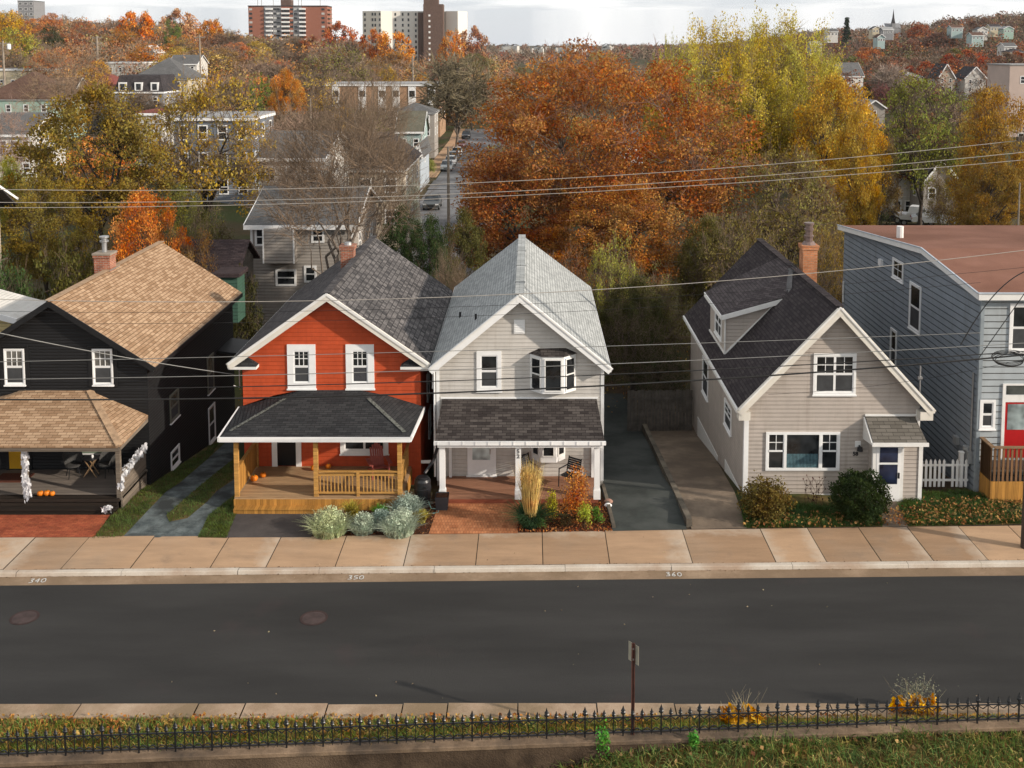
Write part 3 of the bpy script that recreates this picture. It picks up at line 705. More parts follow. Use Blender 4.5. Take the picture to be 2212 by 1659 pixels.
# front railing
m = M(); a, b = -7.48, fx1-.18; yy = YF0+.09
m.box(a, b, yy-.06, yy+.06, 1.48, 1.52); m.box(a, b, yy-.02, yy+.02, 1.34, 1.42); m.box(a, b, yy-.02, yy+.02, .68, .76); m.box((a+b)/2-.05, (a+b)/2+.05, yy-.05, yy+.05, .6, 1.48)
n = 22
for k in range(n):
    x = a+.06+(b-a-.12)*k/(n-1)
    if abs(x-(a+b)/2) > .07: m.box(x-.018, x+.018, yy-.018, yy+.018, .76, 1.34)
m.build('railing', CED, rh)
m = M(); xx = fx0+.1
m.box(xx-.02, xx+.02, YF0+.17, yr-.12, .66, 1.62); m.box(xx-.06, xx+.06, YF0+.12, yr-.02, 1.62, 1.66); m.build('side_railing', CEDV, rh)
m = M(); xx = fx1-.1
for k in range(16): yq = YF0+.25+(yr-YF0-.4)*k/15; m.box(xx-.018, xx+.018, yq-.018, yq+.018, .7, 1.5)
m.box(xx-.05, xx+.05, YF0+.12, yr-.02, 1.5, 1.54); m.build('side_railing', CED, rh)
m = M()
for u in (-9.77, -8.86): m.box(u, u+.2, yr-.05, yr, .6, 2.6)
m.box(-9.77, -8.66, yr-.05, yr, 2.6, 2.7); m.build('door_frame', VINYL, rh)
m = M(); m.box(-9.57, -8.86, yr-.02, yr, .62, 2.6); d = m.build('door', paint('black_door', (.006, .007, .009), .35, .1), rh)
m = M(); m.lathe([(.03, 0), (.03, .05)], (-8.95, yr-.04, 1.55), 8); m.build('handle', STEEL, d)
window(rh, (-7.18, yr, 1.08), FRONT, 1.82, 1.3, .16, cols=2, style='fix', tmat=VINYL)
m = M(); m.box(-4.13, -3.75+.0, yr-.03, yr, .72, .84); m.build('wall_vent', VINYL, rh)
for yy, z in ((41, 2.3), (45, 2.3), (41.5, .6)): window(rh, (x1, yy, z), RIGHT, .9, 1.1, .07, tmat=VINYL)
m = M(); m.tube([(-11.02, yr+.3, 3.6), (-11.02, yr+.3, 4.35), (-10.92, yr+.25, 4.5)], .025, 6); m.tube([(-11.2, yr+.1, 3.7), (-11.0, yr+.2, 3.6)], .02, 5); m.build('service_mast', STEEL, rh)
# ================================================================ GREY HOUSE
gh = thing('house', 'pale grey vinyl-sided house with light grey-green roof and white porch posts', 'house', (-.4, 38.45, 0))
GSD = siding('pale_grey_vinyl', (.57, .54, .50), .15, .012, .04)
GRF = shingle('silver_green_shingle', (.31, .325, .32), (.45, .465, .46), .32, .145, .22)
BSH = shingle('brown_black_shingle', (.034, .028, .027), (.098, .085, .078), .3, .145, .35)
yg = 38.45; x0, x1, xr = -3.5, 2.76, -.38
gable_body(x0, x1, yg, 50.2, -2, (4.6, 4.62), xr, 7.2).build('wall', GSD, gh)
# roof with clipped rear hips
zt = 7.36; ze = 4.58; ya, ybk = yg-.34, 51.4; yre = 50.3
XL, XR = -3.72, 3.0
m = M(); m.poly([(XL, ya, ze), (xr, ya, zt), (xr, yre, zt), (XL, ybk, ze)][::-1]); m.poly([(XR, ya, ze), (xr, ya, zt), (xr, yre, zt), (XR, ybk, ze)]); m.poly([(XL, ybk, ze), (xr, yre, zt), (XR, ybk, ze)][::-1])
for P in ([(XL, ya, ze), (xr, ya, zt)], [(xr, ya, zt), (XR, ya, ze)], [(XR, ya, ze), (XR, ybk, ze)], [(XL, ybk, ze), (XL, ya, ze)]):
    m.poly([P[0], (P[0][0], P[0][1], P[0][2]-.12), (P[1][0], P[1][1], P[1][2]-.12), P[1]])
m.poly([(XL, ya, ze-.12), (XL, ybk, ze-.12), (xr, yre, zt-.12), (xr, ya, zt-.12)]); m.poly([(XR, ya, ze-.12), (xr, ya, zt-.12), (xr, yre, zt-.12), (XR, ybk, ze-.12)])
m.build('roof', GRF, gh)
hip_caps([((xr, ya, zt), (xr, yre, zt))], GRF, gh, .34)
m = M()
for k in range(3): m.box(xr-.2, xr+.2, ya+1.8+k*3.1, ya+1.9+k*3.1, zt+.0, zt+.06)
m.build('ridge_vent', GRF, gh)
boards(gh, 'rake_board', [((XL, ya-.03, ze-.14), (xr, ya-.03, zt-.14)), ((xr, ya-.03, zt-.14), (XR, ya-.03, ze-.14))], .05, .27, VINYL)
boards(gh, 'drip_edge', [((XL, ya-.06, ze-.03), (xr, ya-.06, zt-.03)), ((xr, ya-.06, zt-.03), (XR, ya-.06, ze-.03))], .05, .06, WHITE)
boards(gh, 'eave_board', [((XR, ya, ze-.1), (XR, ybk, ze-.1)), ((XL, ya, ze-.1), (XL, ybk, ze-.1))], .05, .16, VINYL)
m = M(); m.box(x0-.02, x0+.1, yg-.02, yg, .1, 4.5); m.box(x1-.1, x1+.02, yg-.02, yg, .1, 4.5); m.box(x1, x1+.02, yg, yg+.12, .1, 4.4); m.build('corner_board', VINYL, gh)
window(gh, (-2.0, yg, 3.58), FRONT, .93, 1.52, .15, tmat=VINYL, gl=GLASS)
m = M(); m.box(-.6, -.19, yg-.04, yg, 5.78, 6.3)
for k in range(5): m.box(-.55, -.24, yg-.055, yg-.04, 5.83+k*.09, 5.87+k*.09)
m.build('gable_vent', VINYL, gh)
def bay(par, xa, xb, z0, z1, dep, roofm, yw, fr, low):
    """three sided bay window: body panels + 3 windows"""
    ix = (xb-xa)*fr; P = [(xa, yw), (xa+ix, yw-dep), (xb-ix, yw-dep), (xb, yw)]
    m = M(); m.slab([(p[0], p[1], z1) for p in P], z1-z0, (0, 0, -1)); by = m.build('bay_window', VINYL, par)
    for i in range(3):
        a = Vector((P[i][0], P[i][1], 0)); b = Vector((P[i+1][0], P[i+1][1], 0)); U = (b-a).normalized(); N = Vector((U.y, -U.x, 0)); L = (b-a).length; t = .07
        h = z1-z0-low-.1; O = a+Zv*(z0+low)
        fm = M(); gm = M()
        for (u0, u1, za, zb) in ((t, t+.045, 0, h), (L-t-.045, L-t, 0, h), (t+.045, L-t-.045, 0, .05), (t+.045, L-t-.045, h-.05, h)): lb(fm, O, U, N, u0, u1, 0, .035, za, zb)
        if i != 1 and h > .9: lb(fm, O, U, N, t+.045, L-t-.045, 0, .03, h*.5-.025, h*.5+.025)
        lb(gm, O, U, N, t+.03, L-t-.03, .0, .012, .03, h-.03)
        fm.build('sash', WHITE, by); gm.build('pane', GLASS, by)
    if roofm:
        m = M(); Q = [(xa-.06, yw, z1), (xa+ix-.04, yw-dep-.06, z1), (xb-ix+.04, yw-dep-.06, z1), (xb+.06, yw, z1)]; T = [(xa+ix*.8, yw, z1+.2), (xb-ix*.8, yw, z1+.2)]
        m.poly([Q[0], Q[1], T[0]]); m.poly([Q[1], Q[2], T[1], T[0]]); m.poly([Q[2], Q[3], T[1]]); m.poly([(q[0], q[1], q[2]+.001) for q in Q][::-1]); m.build('bay_roof', roofm, by)
    return by
bay(gh, .0, 1.72, 3.6, 5.02, .42, BSH, yg, .27, .08)
bay(gh, .05, 1.33, .95, 2.0, .38, None, yg, .27, .22)
# porch
m = M(); P = [(-3.38, 36.28, 2.46), (2.66, 36.28, 2.46), (2.5, yg, 3.28), (-3.3, yg, 3.28)]; m.slab(P, .1); m.build('porch_roof', BSH, gh)
m = M(); m.box(-3.42, 2.7, 36.2, 36.28, 2.34, 2.47)
for k in range(14): m.box(-3.3+k*.45, -3.27+k*.45, 36.18, 36.2, 2.36, 2.49)
m.build('gutter_trough', VINYL, gh)
m = M(); m.box(-3.3, 2.6, 36.3, 36.4, 2.22, 2.4); m.build('porch_beam', VINYL, gh)
m = M(); m.box(-3.36, 2.56, yg-.03, yg, 3.28, 3.34); m.build('flashing', VINYL, gh)
m = M(); m.poly([(-3.3, 36.4, 2.34), (-3.3, yg, 2.34), (2.6, yg, 2.34), (2.6, 36.4, 2.34)]); m.build('porch_ceiling', WHITE, gh)
RWOOD = planks('reddish_deck', (.36, .18, .11), .14, .2); RW2 = planks('red_skirt', (.26, .075, .04), .3, .2)
m = M(); m.box(-3.15, 2.45, 36.42, yg, .2, .27); m.build('porch_floor', RWOOD, gh)
m = M(); m.box(-3.15, 2.45, 36.38, 36.42, .05, .27); m.build('skirt', RW2, gh)
for x, y in ((-3.14, 36.5), (-.42, 36.5), (2.4, 36.5)):
    m = M(); m.box(x-.1, x+.1, y-.1, y+.1, .5, 2.24); m.box(x-.125, x+.125, y-.125, y+.125, .27, .6); m.box(x-.115, x+.115, y-.115, y+.115, .6, .64); m.build('post', VINYL, gh)
for x in (-3.0, 2.36): m = M(); m.box(x-.05, x+.05, yg-.12, yg-.02, .27, 2.1); m.build('half_post', VINYL, gh)
for s, z in (('5', 1.98), ('2', 1.80)):
    m = text_m(s, .2, (-.42, 36.385, z), (1, 0, 0), (0, 0, 1)); m.build('house_number', paint('grey_numeral', (.12, .12, .12), .5), gh)
m = M()
m.box(-2.36, -2.24, yg-.05, yg, .27, 2.32); m.box(-1.42, -1.28, yg-.05, yg, .27, 2.32); m.box(-2.24, -1.42, yg-.05, yg, 2.26, 2.32); m.box(-2.4, -1.24, yg-.09, yg, .27, .32); m.build('door_frame', VINYL, gh)
m = M(); m.box(-2.24, -1.42, yg-.035, yg, .33, 2.26); d = m.build('door', VINYL, gh)
m = M(); m.box(-2.17, -1.5, yg-.045, yg-.034, .92, 2.0); m.build('pane', glass('frosted_door_glass', (.5, .58, .58), .3), d)
m = M(); m.box(-2.1, -1.9, yg-.05, yg-.035, 2.04, 2.18); m.box(-1.76, -1.56, yg-.05, yg-.035, 2.04, 2.18); m.build('fanlight', GLASS, d)
m = M(); m.box(-1.52, -1.49, yg-.08, yg-.04, 1.15, 1.35); m.build('handle', STEEL, d)
m2 = M(); m2.tube([(x0-.08, yg-.1, .3), (x0-.08, yg-.1, 4.4)], .04, 6); m2.build('downspout', VINYL, gh)
m = M(); m.tube([(x0-.15, yg-.1, 3.7), (x0-.12, yg-.12, 4.25), (x0-.02, yg-.08, 4.45)], .035, 6); m.build('service_mast', STEEL, gh)
for p in ((-2.1, 39.9), (-2.9, 42.8)):
    zz = ze+(p[0]-XL)/(xr-XL)*(zt-ze); m = M(); m.tube([(p[0], p[1], zz-.05), (p[0], p[1], zz+.22)], .045, 8); m.build('vent_pipe', BLACKM, gh)
# ================================================================ BEIGE HOUSE
eh = thing('house', 'beige vinyl-sided cottage with steep dark roof, side dormer and tall orange brick chimney', 'house', (11, 37.2, 0))
ESD = siding('beige_vinyl', (.46, .405, .36), .15, .014, .04); ESS = siding('beige_vinyl_side', (.36, .305, .26), .13, .02, .05)
KSH = shingle('near_black_shingle', (.035, .029, .032), (.068, .058, .058), .3, .13, .3)
ye = 37.2; x0, x1, xr = 7.82, 14.18, 11.08; yeb = 50
gable_body(x0, x1, ye, yeb, -2, 3.57, xr, 6.98).build('wall', ESD, eh)
XL, XR = 7.52, 14.52; ze, zt = 3.45, 7.2
gable_roof(XL, XR, ye-.36, yeb+.2, ze, xr, zt, .14).build('roof', KSH, eh)
hip_caps([((xr, ye-.34, zt), (xr, yeb+.2, zt))], KSH, eh, .3)
boards(eh, 'rake_board', [((XL, ye-.39, ze-.15), (xr, ye-.39, zt-.15)), ((xr, ye-.39, zt-.15), (XR, ye-.39, ze-.15))], .05, .28, CREAM)
boards(eh, 'drip_edge', [((XL, ye-.42, ze-.03), (xr, ye-.42, zt-.03)), ((xr, ye-.42, zt-.03), (XR, ye-.42, ze-.03))], .05, .06, WHITE)
for a, b in ((XL, x0+.12), (x1-.12, XR)): m = M(); m.box(a, b, ye-.4, ye-.01, ze-.42, ze-.12); m.build('cornice_return', CREAM, eh)
for x in (XL-.02, XR+.02):
    m = M(); m.box(x-.06, x+.06, ye-.36, yeb+.2, ze-.17, ze-.03); m.build('eave_gutter', WHITE, eh)
m = M(); m.box(x0-.02, x0+.15, ye-.02, ye, .05, 3.3); m.box(x0-.02, x0, ye, ye+.14, .05, 3.3); m.box(x1-.13, x1+.02, ye-.02, ye, .05, 3.3); m.box(x0-.01, x1+.01, ye-.015, ye, .04, .12); m.build('corner_board', VINYL, eh)
window(eh, (10.27, ye, 3.86), FRONT, 1.55, 1.53, .09, cols=2, grid=(2, 2), tmat=VINYL)
# picture window with two side sashes
O = (8.6, ye, 1.02); W_, H_ = 2.7, 1.44
m = M()
for (u0, u1, za, zb) in ((0, .09, 0, H_), (W_-.09, W_, 0, H_), (.09, W_-.09, 0, .09), (.09, W_-.09, H_-.09, H_), (.66, .76, .09, H_-.09), (1.94, 2.04, .09, H_-.09)): lb(m, O, *FRONT, u0, u1, 0, .05, za, zb)
pw = m.build('window', VINYL, eh); ms = M(); mg = M()
for (u0, u1) in ((.09, .66), (2.04, 2.61)):
    lb(ms, O, *FRONT, u0, u1, .004, .03, .70, .76)
    for q in (u0, u1-.03): lb(ms, O, *FRONT, q, q+.03, .004, .03, .09, H_-.09)
    lb(ms, O, *FRONT, (u0+u1)/2-.012, (u0+u1)/2+.012, .01, .026, .76, H_-.09); lb(ms, O, *FRONT, u0, u1, .01, .024, 1.04, 1.065)
ms.build('sash', VINYL, pw)
lb(mg, O, *FRONT, .1, W_-.1, .001, .008, .1, H_-.1); mg.build('pane', GLASS, pw)
mc = M()
for k in range(22): u = .78+k*(1.14/22); lb(mc, O, *FRONT, u, u+.036, .008, .011, .1, .62)
mc.build('curtain', paint('teal_curtain', (.10, .19, .22), .9, .3, 7), pw)
for (yy, z, w_, h_) in ((39.62, 1.4, 1.4, 1.05), (44.93, .95, 1.45, 1.65)):
    window(eh, (x0, yy+w_, z), LEFT, w_, h_, .07, tmat=VINYL, grid=(2, 2) if h_ == 1.05 else (0, 0))
m = M(); m.slab([(x0, 37.35, .02), (x0, 40.8, 0), (x0, 40.8, -.6), (x0, 37.35, -.05)], .02, (-1, 0, 0)); m.slab([(x0, 42.4, -.52), (x0, 47.6, -.7), (x0, 47.6, -1.6), (x0, 42.4, -.75)], .02, (-1, 0, 0)); m.build('foundation_board', WHITE, eh)
# dormer (shed)
dx, dy0, dy1 = 7.98, 42.0, 45.6
m = M(); P0 = [(dx, dy0, 3.9), (10.3, dy0, 6.25), (10.3, dy0, 6.27), (dx, dy0, 5.55)]; m.slab(P0, dy1-dy0, (0, 1, 0)); dm = m.build('dormer', ESD, eh)
m = M(); P = [(dx-.22, dy0-.22, 5.62), (10.42, dy0-.22, 6.40), (11.06, 43.6, 7.21), (11.06, dy1+.22, 7.21), (dx-.22, dy1+.22, 5.62)]
for tr_ in ((0, 1, 2), (0, 2, 3), (0, 3, 4)): m.slab([P[k] for k in tr_], .08)
m.build('dormer_roof', shingle('lighter_dormer_shingle', (.062, .052, .054), (.115, .098, .098), .3, .13, .3), dm)  # dormer shingles a tone lighter than those of the main roof
m = M(); m.slab([(10.36, dy0-.2, 6.42), (10.6, dy0-.2, 6.73), (11.05, 43.5, 7.24), (10.85, 43.6, 7.12)], .02); m.build('valley_flashing', paint('weathered_flashing', (.11, .105, .105), .6, .3, 3), dm)
boards(dm, 'dormer_trim', [((dx-.22, dy0-.24, 5.5), (10.32, dy0-.24, 6.22)), ((dx-.24, dy0-.24, 5.52), (dx-.24, dy1+.22, 5.52))], .04, .19, WHITE)
boards(dm, 'dormer_flashing', [((dx-.02, dy0-.02, 3.96), (10.0, dy0-.02, 6.05)), ((dx-.03, dy0, 3.96), (dx-.03, dy1, 3.96)), ((dx-.03, dy0-.03, 3.95), (dx-.03, dy0-.03, 5.5))], .05, .07, WHITE)
w = window(eh, (dx, dy0+2.3, 4.25), LEFT, 1.5, 1.1, .07, cols=2, tmat=VINYL)
OBK = brick('orange_chimney_brick', (.48, .17, .07), (.60, .25, .12), (.42, .3, .2))
ch = chimney(eh, (11.72, 43.6), .6, .6, 6.2, 8.15, OBK, cap=OBK, pot=[(.3, 0), (.22, .12), (.17, .14), (.17, .3), (.2, .32), (.2, .38), (.16, .4), (.16, .58), (.2, .6), (.2, .66), (.16, .68), (.16, .82), (.21, .84), (.21, .92)], potm=paint('brown_steel_flue', (.24, .17, .15), .35, .2, metal=.5))
zr_ = lambda x: ze+(x-XL)/(xr-XL)*(zt-ze)+.02
m = M(); m.slab([(10.9, 43.1, zr_(10.9)), (xr, 43.1, zr_(xr)), (xr, 44.1, zr_(xr)), (10.9, 44.1, zr_(10.9))], .02); m.slab([(11.1, 43.1, 7.25), (12.15, 43.1, 6.18), (12.2, 44.0, 6.18), (11.1, 44.0, 7.25)], .03); m.build('flashing', STEEL, eh)
# entry
PX0, PX1 = 12.25, 14.1
m = M(); m.slab([(PX0-.05, ye-.98, 2.42), (PX1+.02, ye-.98, 2.42), (PX1-.1, ye, 3.06), (PX0-.05, ye, 3.06)], .05); m.build('entry_roof', shingle('grey_brown_shingle', (.11, .10, .085), (.17, .155, .135), .4, .16, .2), eh)
m = M(); m.box(PX0-.1, PX1+.06, ye-1.03, ye-.98, 2.30, 2.43); m.box(PX0-.06, PX1-.02, ye-.04, ye, 3.06, 3.13)
m.slab([(PX0-.06, ye-.98, 2.34), (PX0-.06, ye, 2.2), (PX0-.06, ye, 3.02), (PX0-.06, ye-.98, 2.40)], .05, (-1, 0, 0)); m.build('entry_trim', WHITE, eh)
m = M(); m.box(PX0+.1, PX1-.05, ye-.62, ye, .0, 2.34); m.build('entry_wall', ESD, eh)
yd = ye-.62
m = M(); m.box(PX1-.14, PX1+.0, yd-.03, yd+.1, .0, 2.34); m.box(PX0+.06, PX0+.2, yd-.03, yd+.1, 0, 2.34); m.box(PX0+1.05, PX0+1.17, yd-.03, yd, 0, 2.34); m.build('door_frame', WHITE, eh)
m = M(); m.box(PX0+.2, PX0+1.05, yd-.04, yd, .12, 2.24); d = m.build('door', VINYL, eh)
NAVY = glass('navy_door_glass', (.012, .019, .045), .12)
m = M(); m.box(PX0+.3, PX0+.95, yd-.05, yd-.041, .78, 1.5); m.box(PX0+.3, PX0+.95, yd-.05, yd-.041, 1.58, 2.14); m.build('pane', NAVY, d)
m = M(); m.box(PX0+.97, PX0+1.02, yd-.09, yd-.04, 1.0, 1.2); m.build('handle', BLACKM, d)
m = M(); m.box(PX0+.15, PX0+1.15, yd-.28, yd, .0, .12); m.build('threshold', WHITE, eh)
m = M(); m.box(11.86, 12.06, ye-.03, ye, 1.9, 2.12); wl = m.build('wall_lamp', WHITE, eh)
m = M(); m.lathe([(.03, .18), (.09, .16), (.11, .02), (.04, 0)], (12.0, ye-.14, 1.78), 10); m.box(11.98, 12.02, ye-.14, ye-.03, 1.95, 1.98); m.build('lamp_shade', BLACKM, wl)
m = text_m('58', .2, (11.88, ye-.02, 1.58), (1, 0, 0), (0, 0, 1)); m.build('house_number', BLACKM, eh)
m = M(); m.tube([(14.3, 37.6, 3.7), (14.3, 37.6, 4.8)], .03, 6); m.box(14.22, 14.38, 37.55, 37.65, 4.3, 4.4); m.build('service_mast', STEEL, eh)
# ================================================================ BLUE HOUSE
uh = thing('house', 'blue-grey flat-topped house with a brown roof and a red front door', 'house', (19, 37.4, 0))
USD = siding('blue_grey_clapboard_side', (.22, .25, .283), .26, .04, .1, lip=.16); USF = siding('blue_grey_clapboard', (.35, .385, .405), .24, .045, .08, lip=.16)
BRF = rough2('brown_roof_membrane', (.20, .095, .065), (.25, .125, .088), .5, bump=.01, bsc=40, c3=(.16, .075, .05), sc3=.15)
yu = 37.4; x0, x1 = 16.38, 30; prof = [(yu, 7.6), (42.7, 8.18), (54.2, 7.15)]
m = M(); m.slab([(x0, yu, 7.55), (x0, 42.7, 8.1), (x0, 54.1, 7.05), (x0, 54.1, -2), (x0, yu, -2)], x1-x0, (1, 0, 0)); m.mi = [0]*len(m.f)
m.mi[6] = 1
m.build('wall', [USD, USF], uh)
m = M(); 
for i in range(2):
    (a, za), (b, zb) = prof[i], prof[i+1]
    a2 = a-.25 if i == 0 else a; b2 = b+.2 if i == 1 else b
    m.slab([(x0-.22, a2, za), (x1, a2, za), (x1, b2, zb), (x0-.22, b2, zb)], .1)
m.build('roof', BRF, uh)
boards(uh, 'fascia', [((x0-.24, yu-.25, 7.5), (x0-.24, 42.7, 8.08)), ((x0-.24, 42.7, 8.08), (x0-.24, 54.4, 7.05)), ((x0-.24, yu-.27, 7.48), (x1, yu-.27, 7.48))], .06, .24, WHITE)
boards(uh, 'roof_edge', [((x0-.27, yu-.25, 7.62), (x0-.27, 42.7, 8.2)), ((x0-.27, 42.7, 8.2), (x0-.27, 54.4, 7.17)), ((x0-.27, yu-.3, 7.62), (x1, yu-.3, 7.62))], .06, .05, paint('pale_blue_flashing', (.45, .5, .55), .5))
m = M(); m.box(x0-.03, x0+.1, yu-.03, yu, .1, 7.4); m.box(x0-.03, x0, yu, yu+.1, .1, 7.4); m.build('corner_board', paint('blue_corner', (.27, .31, .335), .6), uh)
def side_win(v0, v1, sty='dh', grid=(0, 0)):
    """window on the left wall from picture corners (near-top, far-bottom)"""
    a = None
    def onx(vx, vy):
        r = ray(vx, vy); t = x0/r[0]; return (x0, r[1]*t, HC+r[2]*t)
    p = onx(*v0); q = onx(*v1); ya_, yb_ = min(p[1], q[1]), max(p[1], q[1]); z0_, z1_ = min(p[2], q[2]), max(p[2], q[2])
    return ya_, yb_, z0_, z1_
for (ya_, yb_, z0_, z1_, st, gr) in ((45.35, 46.7, 6.12, 7.02, 'fix', (2, 2)), (43.2, 44.5, 4.4, 6.42, 'dh', (0, 0)), (45.9, 46.7, 1.9, 3.8, 'dh', (0, 0))):
    window(uh, (x0, yb_, z0_), LEFT, yb_-ya_, z1_-z0_, .09, style=st, grid=gr, tmat=VINYL)
window(uh, (17.4, yu, 5.38), FRONT, 1.35, 1.8, .1, tmat=VINYL)
window(uh, (16.44, yu, 2.5), FRONT, .58, 1.1, .09, tmat=VINYL)
m = M(); m.box(17.25, 17.36, yu-.05, yu, 1.4, 4.2); m.box(18.32, 18.43, yu-.05, yu, 1.4, 4.2); m.box(17.36, 18.32, yu-.05, yu, 3.52, 3.78); m.box(17.36, 18.32, yu-.05, yu, 4.14, 4.2); m.build('door_frame', WHITE, uh)
m = M(); m.box(17.36, 18.32, yu-.02, yu, 1.42, 3.52); d = m.build('door', paint('red_door_paint', (.42, .012, .014), .4, .06), uh)
m = M(); m.box(17.46, 18.1, yu-.03, yu-.02, 2.48, 3.44); m.build('pane', glass('pale_door_glass', (.26, .31, .31), .2), d)
m = M(); m.box(17.4, 18.28, yu-.02, yu, 3.8, 4.12); m.build('transom', glass('dim_transom', (.06, .065, .06), .2), uh)
for (px, py) in ((16.9, 47.4),): m = M(); m.lathe([(.16, 0), (.16, .55)], (px, py, 7.75), 10); m.build('roof_pipe', WHITE, uh)
m = M(); m.tube([(x0-.06, 37.75, 1.3), (x0-.06, 37.75, 4.5)], .035, 6); m.build('conduit', STEEL, uh)
m = M(); m.tube([(x0-.06, 53.8, 3.2), (x0-.06, 53.8, 4.3)], .05, 6); m.build('conduit', WHITE, uh)
m = M(); m.box(x0-.16, x0, 37.7, 38.2, 1.05, 1.5); m.lathe([(.14, 0), (.14, .12)], (x0-.1, 38.0, 1.5), 10); m.box(x0-.14, x0, 38.9, 39.2, 1.3, 1.6); m.build('meter_box', paint('meter_grey', (.3, .31, .31), .5), uh)
m = M(); m.box(x0-.12, x0, 48, 48.4, 6.3, 6.6); m.build('wall_vent', VINYL, uh)
# deck in front of the blue house
ddk = thing('wooden_deck', 'golden wooden front deck with brown picket railing before the red door', 'deck', (18.5, 36, 0))
DX0, DY0 = 16.56, 36.5
m = M(); m.box(DX0, 26, DY0, yu, 1.24, 1.32); m.build('deck_floor', GDECK, ddk)
m = M(); m.box(DX0-.03, DX0, DY0, yu, .05, .9); m.box(DX0-.03, 26, DY0-.03, DY0, .05, .9); m.build('skirt', CEDV, ddk)
BRW = planks('brown_stained_rail', (.25, .135, .065), .1, .3, vertical=True)
m = M(); n = 18
for k in range(n): y = DY0+.05+(yu-DY0-.12)*k/(n-1); m.box(DX0-.03, DX0+.01, y-.04, y+.04, .9, 2.16)
for k in range(60): x = DX0+.1+k*.155; m.box(x-.04, x+.04, DY0-.03, DY0+.01, .9, 2.1)
m.build('railing', BRW, ddk)
m = M(); m.box(DX0-.09, DX0+.06, DY0-.08, yu-.02, 2.16, 2.21); m.box(DX0+.06, 26, DY0-.08, DY0+.07, 2.13, 2.18); m.build('handrail', planks('brown_handrail', (.24, .15, .085), .2, .2), ddk)

sl = M(); EMW = bpy.data.materials.new('warm_bulb'); EMW.use_nodes = True; EMW.node_tree.nodes['Principled BSDF'].inputs['Emission Color'].default_value = (1, .55, .2, 1); EMW.node_tree.nodes['Principled BSDF'].inputs['Emission Strength'].default_value = 5
for k in range(5): sl.lathe([(.012, 0), (.028, .03), (.012, .06)], (DX0+.03, DY0+.15+.16*k, 1.98-.03*(k % 2)), 6)
sl.build('string_light', EMW, ddk)
# ================================================================ street furniture and yard things
IRON = paint('painted_iron', (.012, .013, .016), .38, .3, 20, spec=.5)
fe = thing('iron_fence', 'low black wrought-iron fence with pointed pickets along the top of the retaining wall', 'fence', (0, Yf(0), Zf(0)))
pxs = [-11.51, -10.65, -9.82, -9.0, -8.17, -7.34, -6.49, -5.64, -4.8, -3.95, -3.1, -2.23, -1.35, -.48, .39, 1.29, 2.19, 3.09, 4.0, 4.93, 5.86, 6.83, 7.78, 8.74, 9.73, 10.71, 11.72]
pxs = [-14.9, -14.05, -13.2, -12.35]+pxs+[12.7, 13.7, 14.7]
def spear(m, x, y, z0, z1, r, big=False):
    m.bar((x, y, z0), (x, y, z1), r, r, up=(0, 1, 0))
    s = 1.25 if big else 1.0
    m.lathe([(.016*s, 0), (.045*s, .03*s), (.05*s, .05*s), (.03*s, .07*s), (.048*s, .085*s), (.02*s, .13*s), (.002, .19*s)], (x, y, z1-.03), 6, 1, .45)
for i, a in enumerate(pxs):
    y, z = Yf(a), Zf(a); m = M(); spear(m, a, y, z, z+.55, .034, True); m.build('post', IRON, fe)
    if i == len(pxs)-1: break
    b = pxs[i+1]; m = M(); y2, z2 = Yf(b), Zf(b)
    m.bar((a, y, z+.46), (b, y2, z2+.46), .03, .022); m.bar((a, y, z+.09), (b, y2, z2+.09), .03, .022)
    for k in range(1, 4):
        t = k/4; x = a+(b-a)*t; yy = y+(y2-y)*t; zz = z+(z2-z)*t; spear(m, x, yy, zz+.03, zz+.51, .017)
    for k in range(4):
        t0, t1 = k/4, (k+1)/4; p = lambda t, h: (a+(b-a)*t, y+(y2-y)*t, z+(z2-z)*t+h); tm = (t0+t1)/2
        m.bar(p(t0, .45), p(tm, .36), .014, .018); m.bar(p(tm, .36), p(t1, .45), .014, .018)
        arc = [p(t0+(t1-t0)*(q/6), .1+.075*math.sin(math.pi*q/6)) for q in range(7)]
        for u, v in zip(arc[:-1], arc[1:]): m.bar(u, v, .03, .014)
    m.build('fence_panel', IRON, fe)
# sign seen from behind, on a rusty post
sg = thing('street_sign', 'small pale metal sign seen from behind on a rusty red-brown post at the fence', 'sign', (2.42, 23.45, .15))
RUST = paint('rusty_post', (.10, .04, .03), .8, .3, 6)
m = M(); 
for (a, b) in ((-.04, -.02), (.02, .04)): m.box(2.42+a, 2.42+b, 23.43, 23.48, .1, 2.52)
m.box(2.40, 2.44, 23.46, 23.475, .1, 2.52); m.build('post', RUST, sg)
A_ = R(-50); ux, uy = math.cos(A_), math.sin(A_)
m = M(); c0 = Vector((2.43, 23.50, 0)); hw = .165
P = [(c0.x-ux*hw, c0.y-uy*hw, 2.02), (c0.x+ux*hw, c0.y+uy*hw, 2.02), (c0.x+ux*hw, c0.y+uy*hw, 2.48), (c0.x-ux*hw, c0.y-uy*hw, 2.48)]
m.slab(P, .006, (-uy, ux, 0)); m.build('sign_plate', paint('dull_sign_back', (.40, .37, .29), .6, .15), sg)
m = M(); m.box(2.37, 2.47, 23.45, 23.5, 2.1, 2.14); m.box(2.37, 2.47, 23.45, 23.5, 2.36, 2.40); m.build('bracket', STEEL, sg)
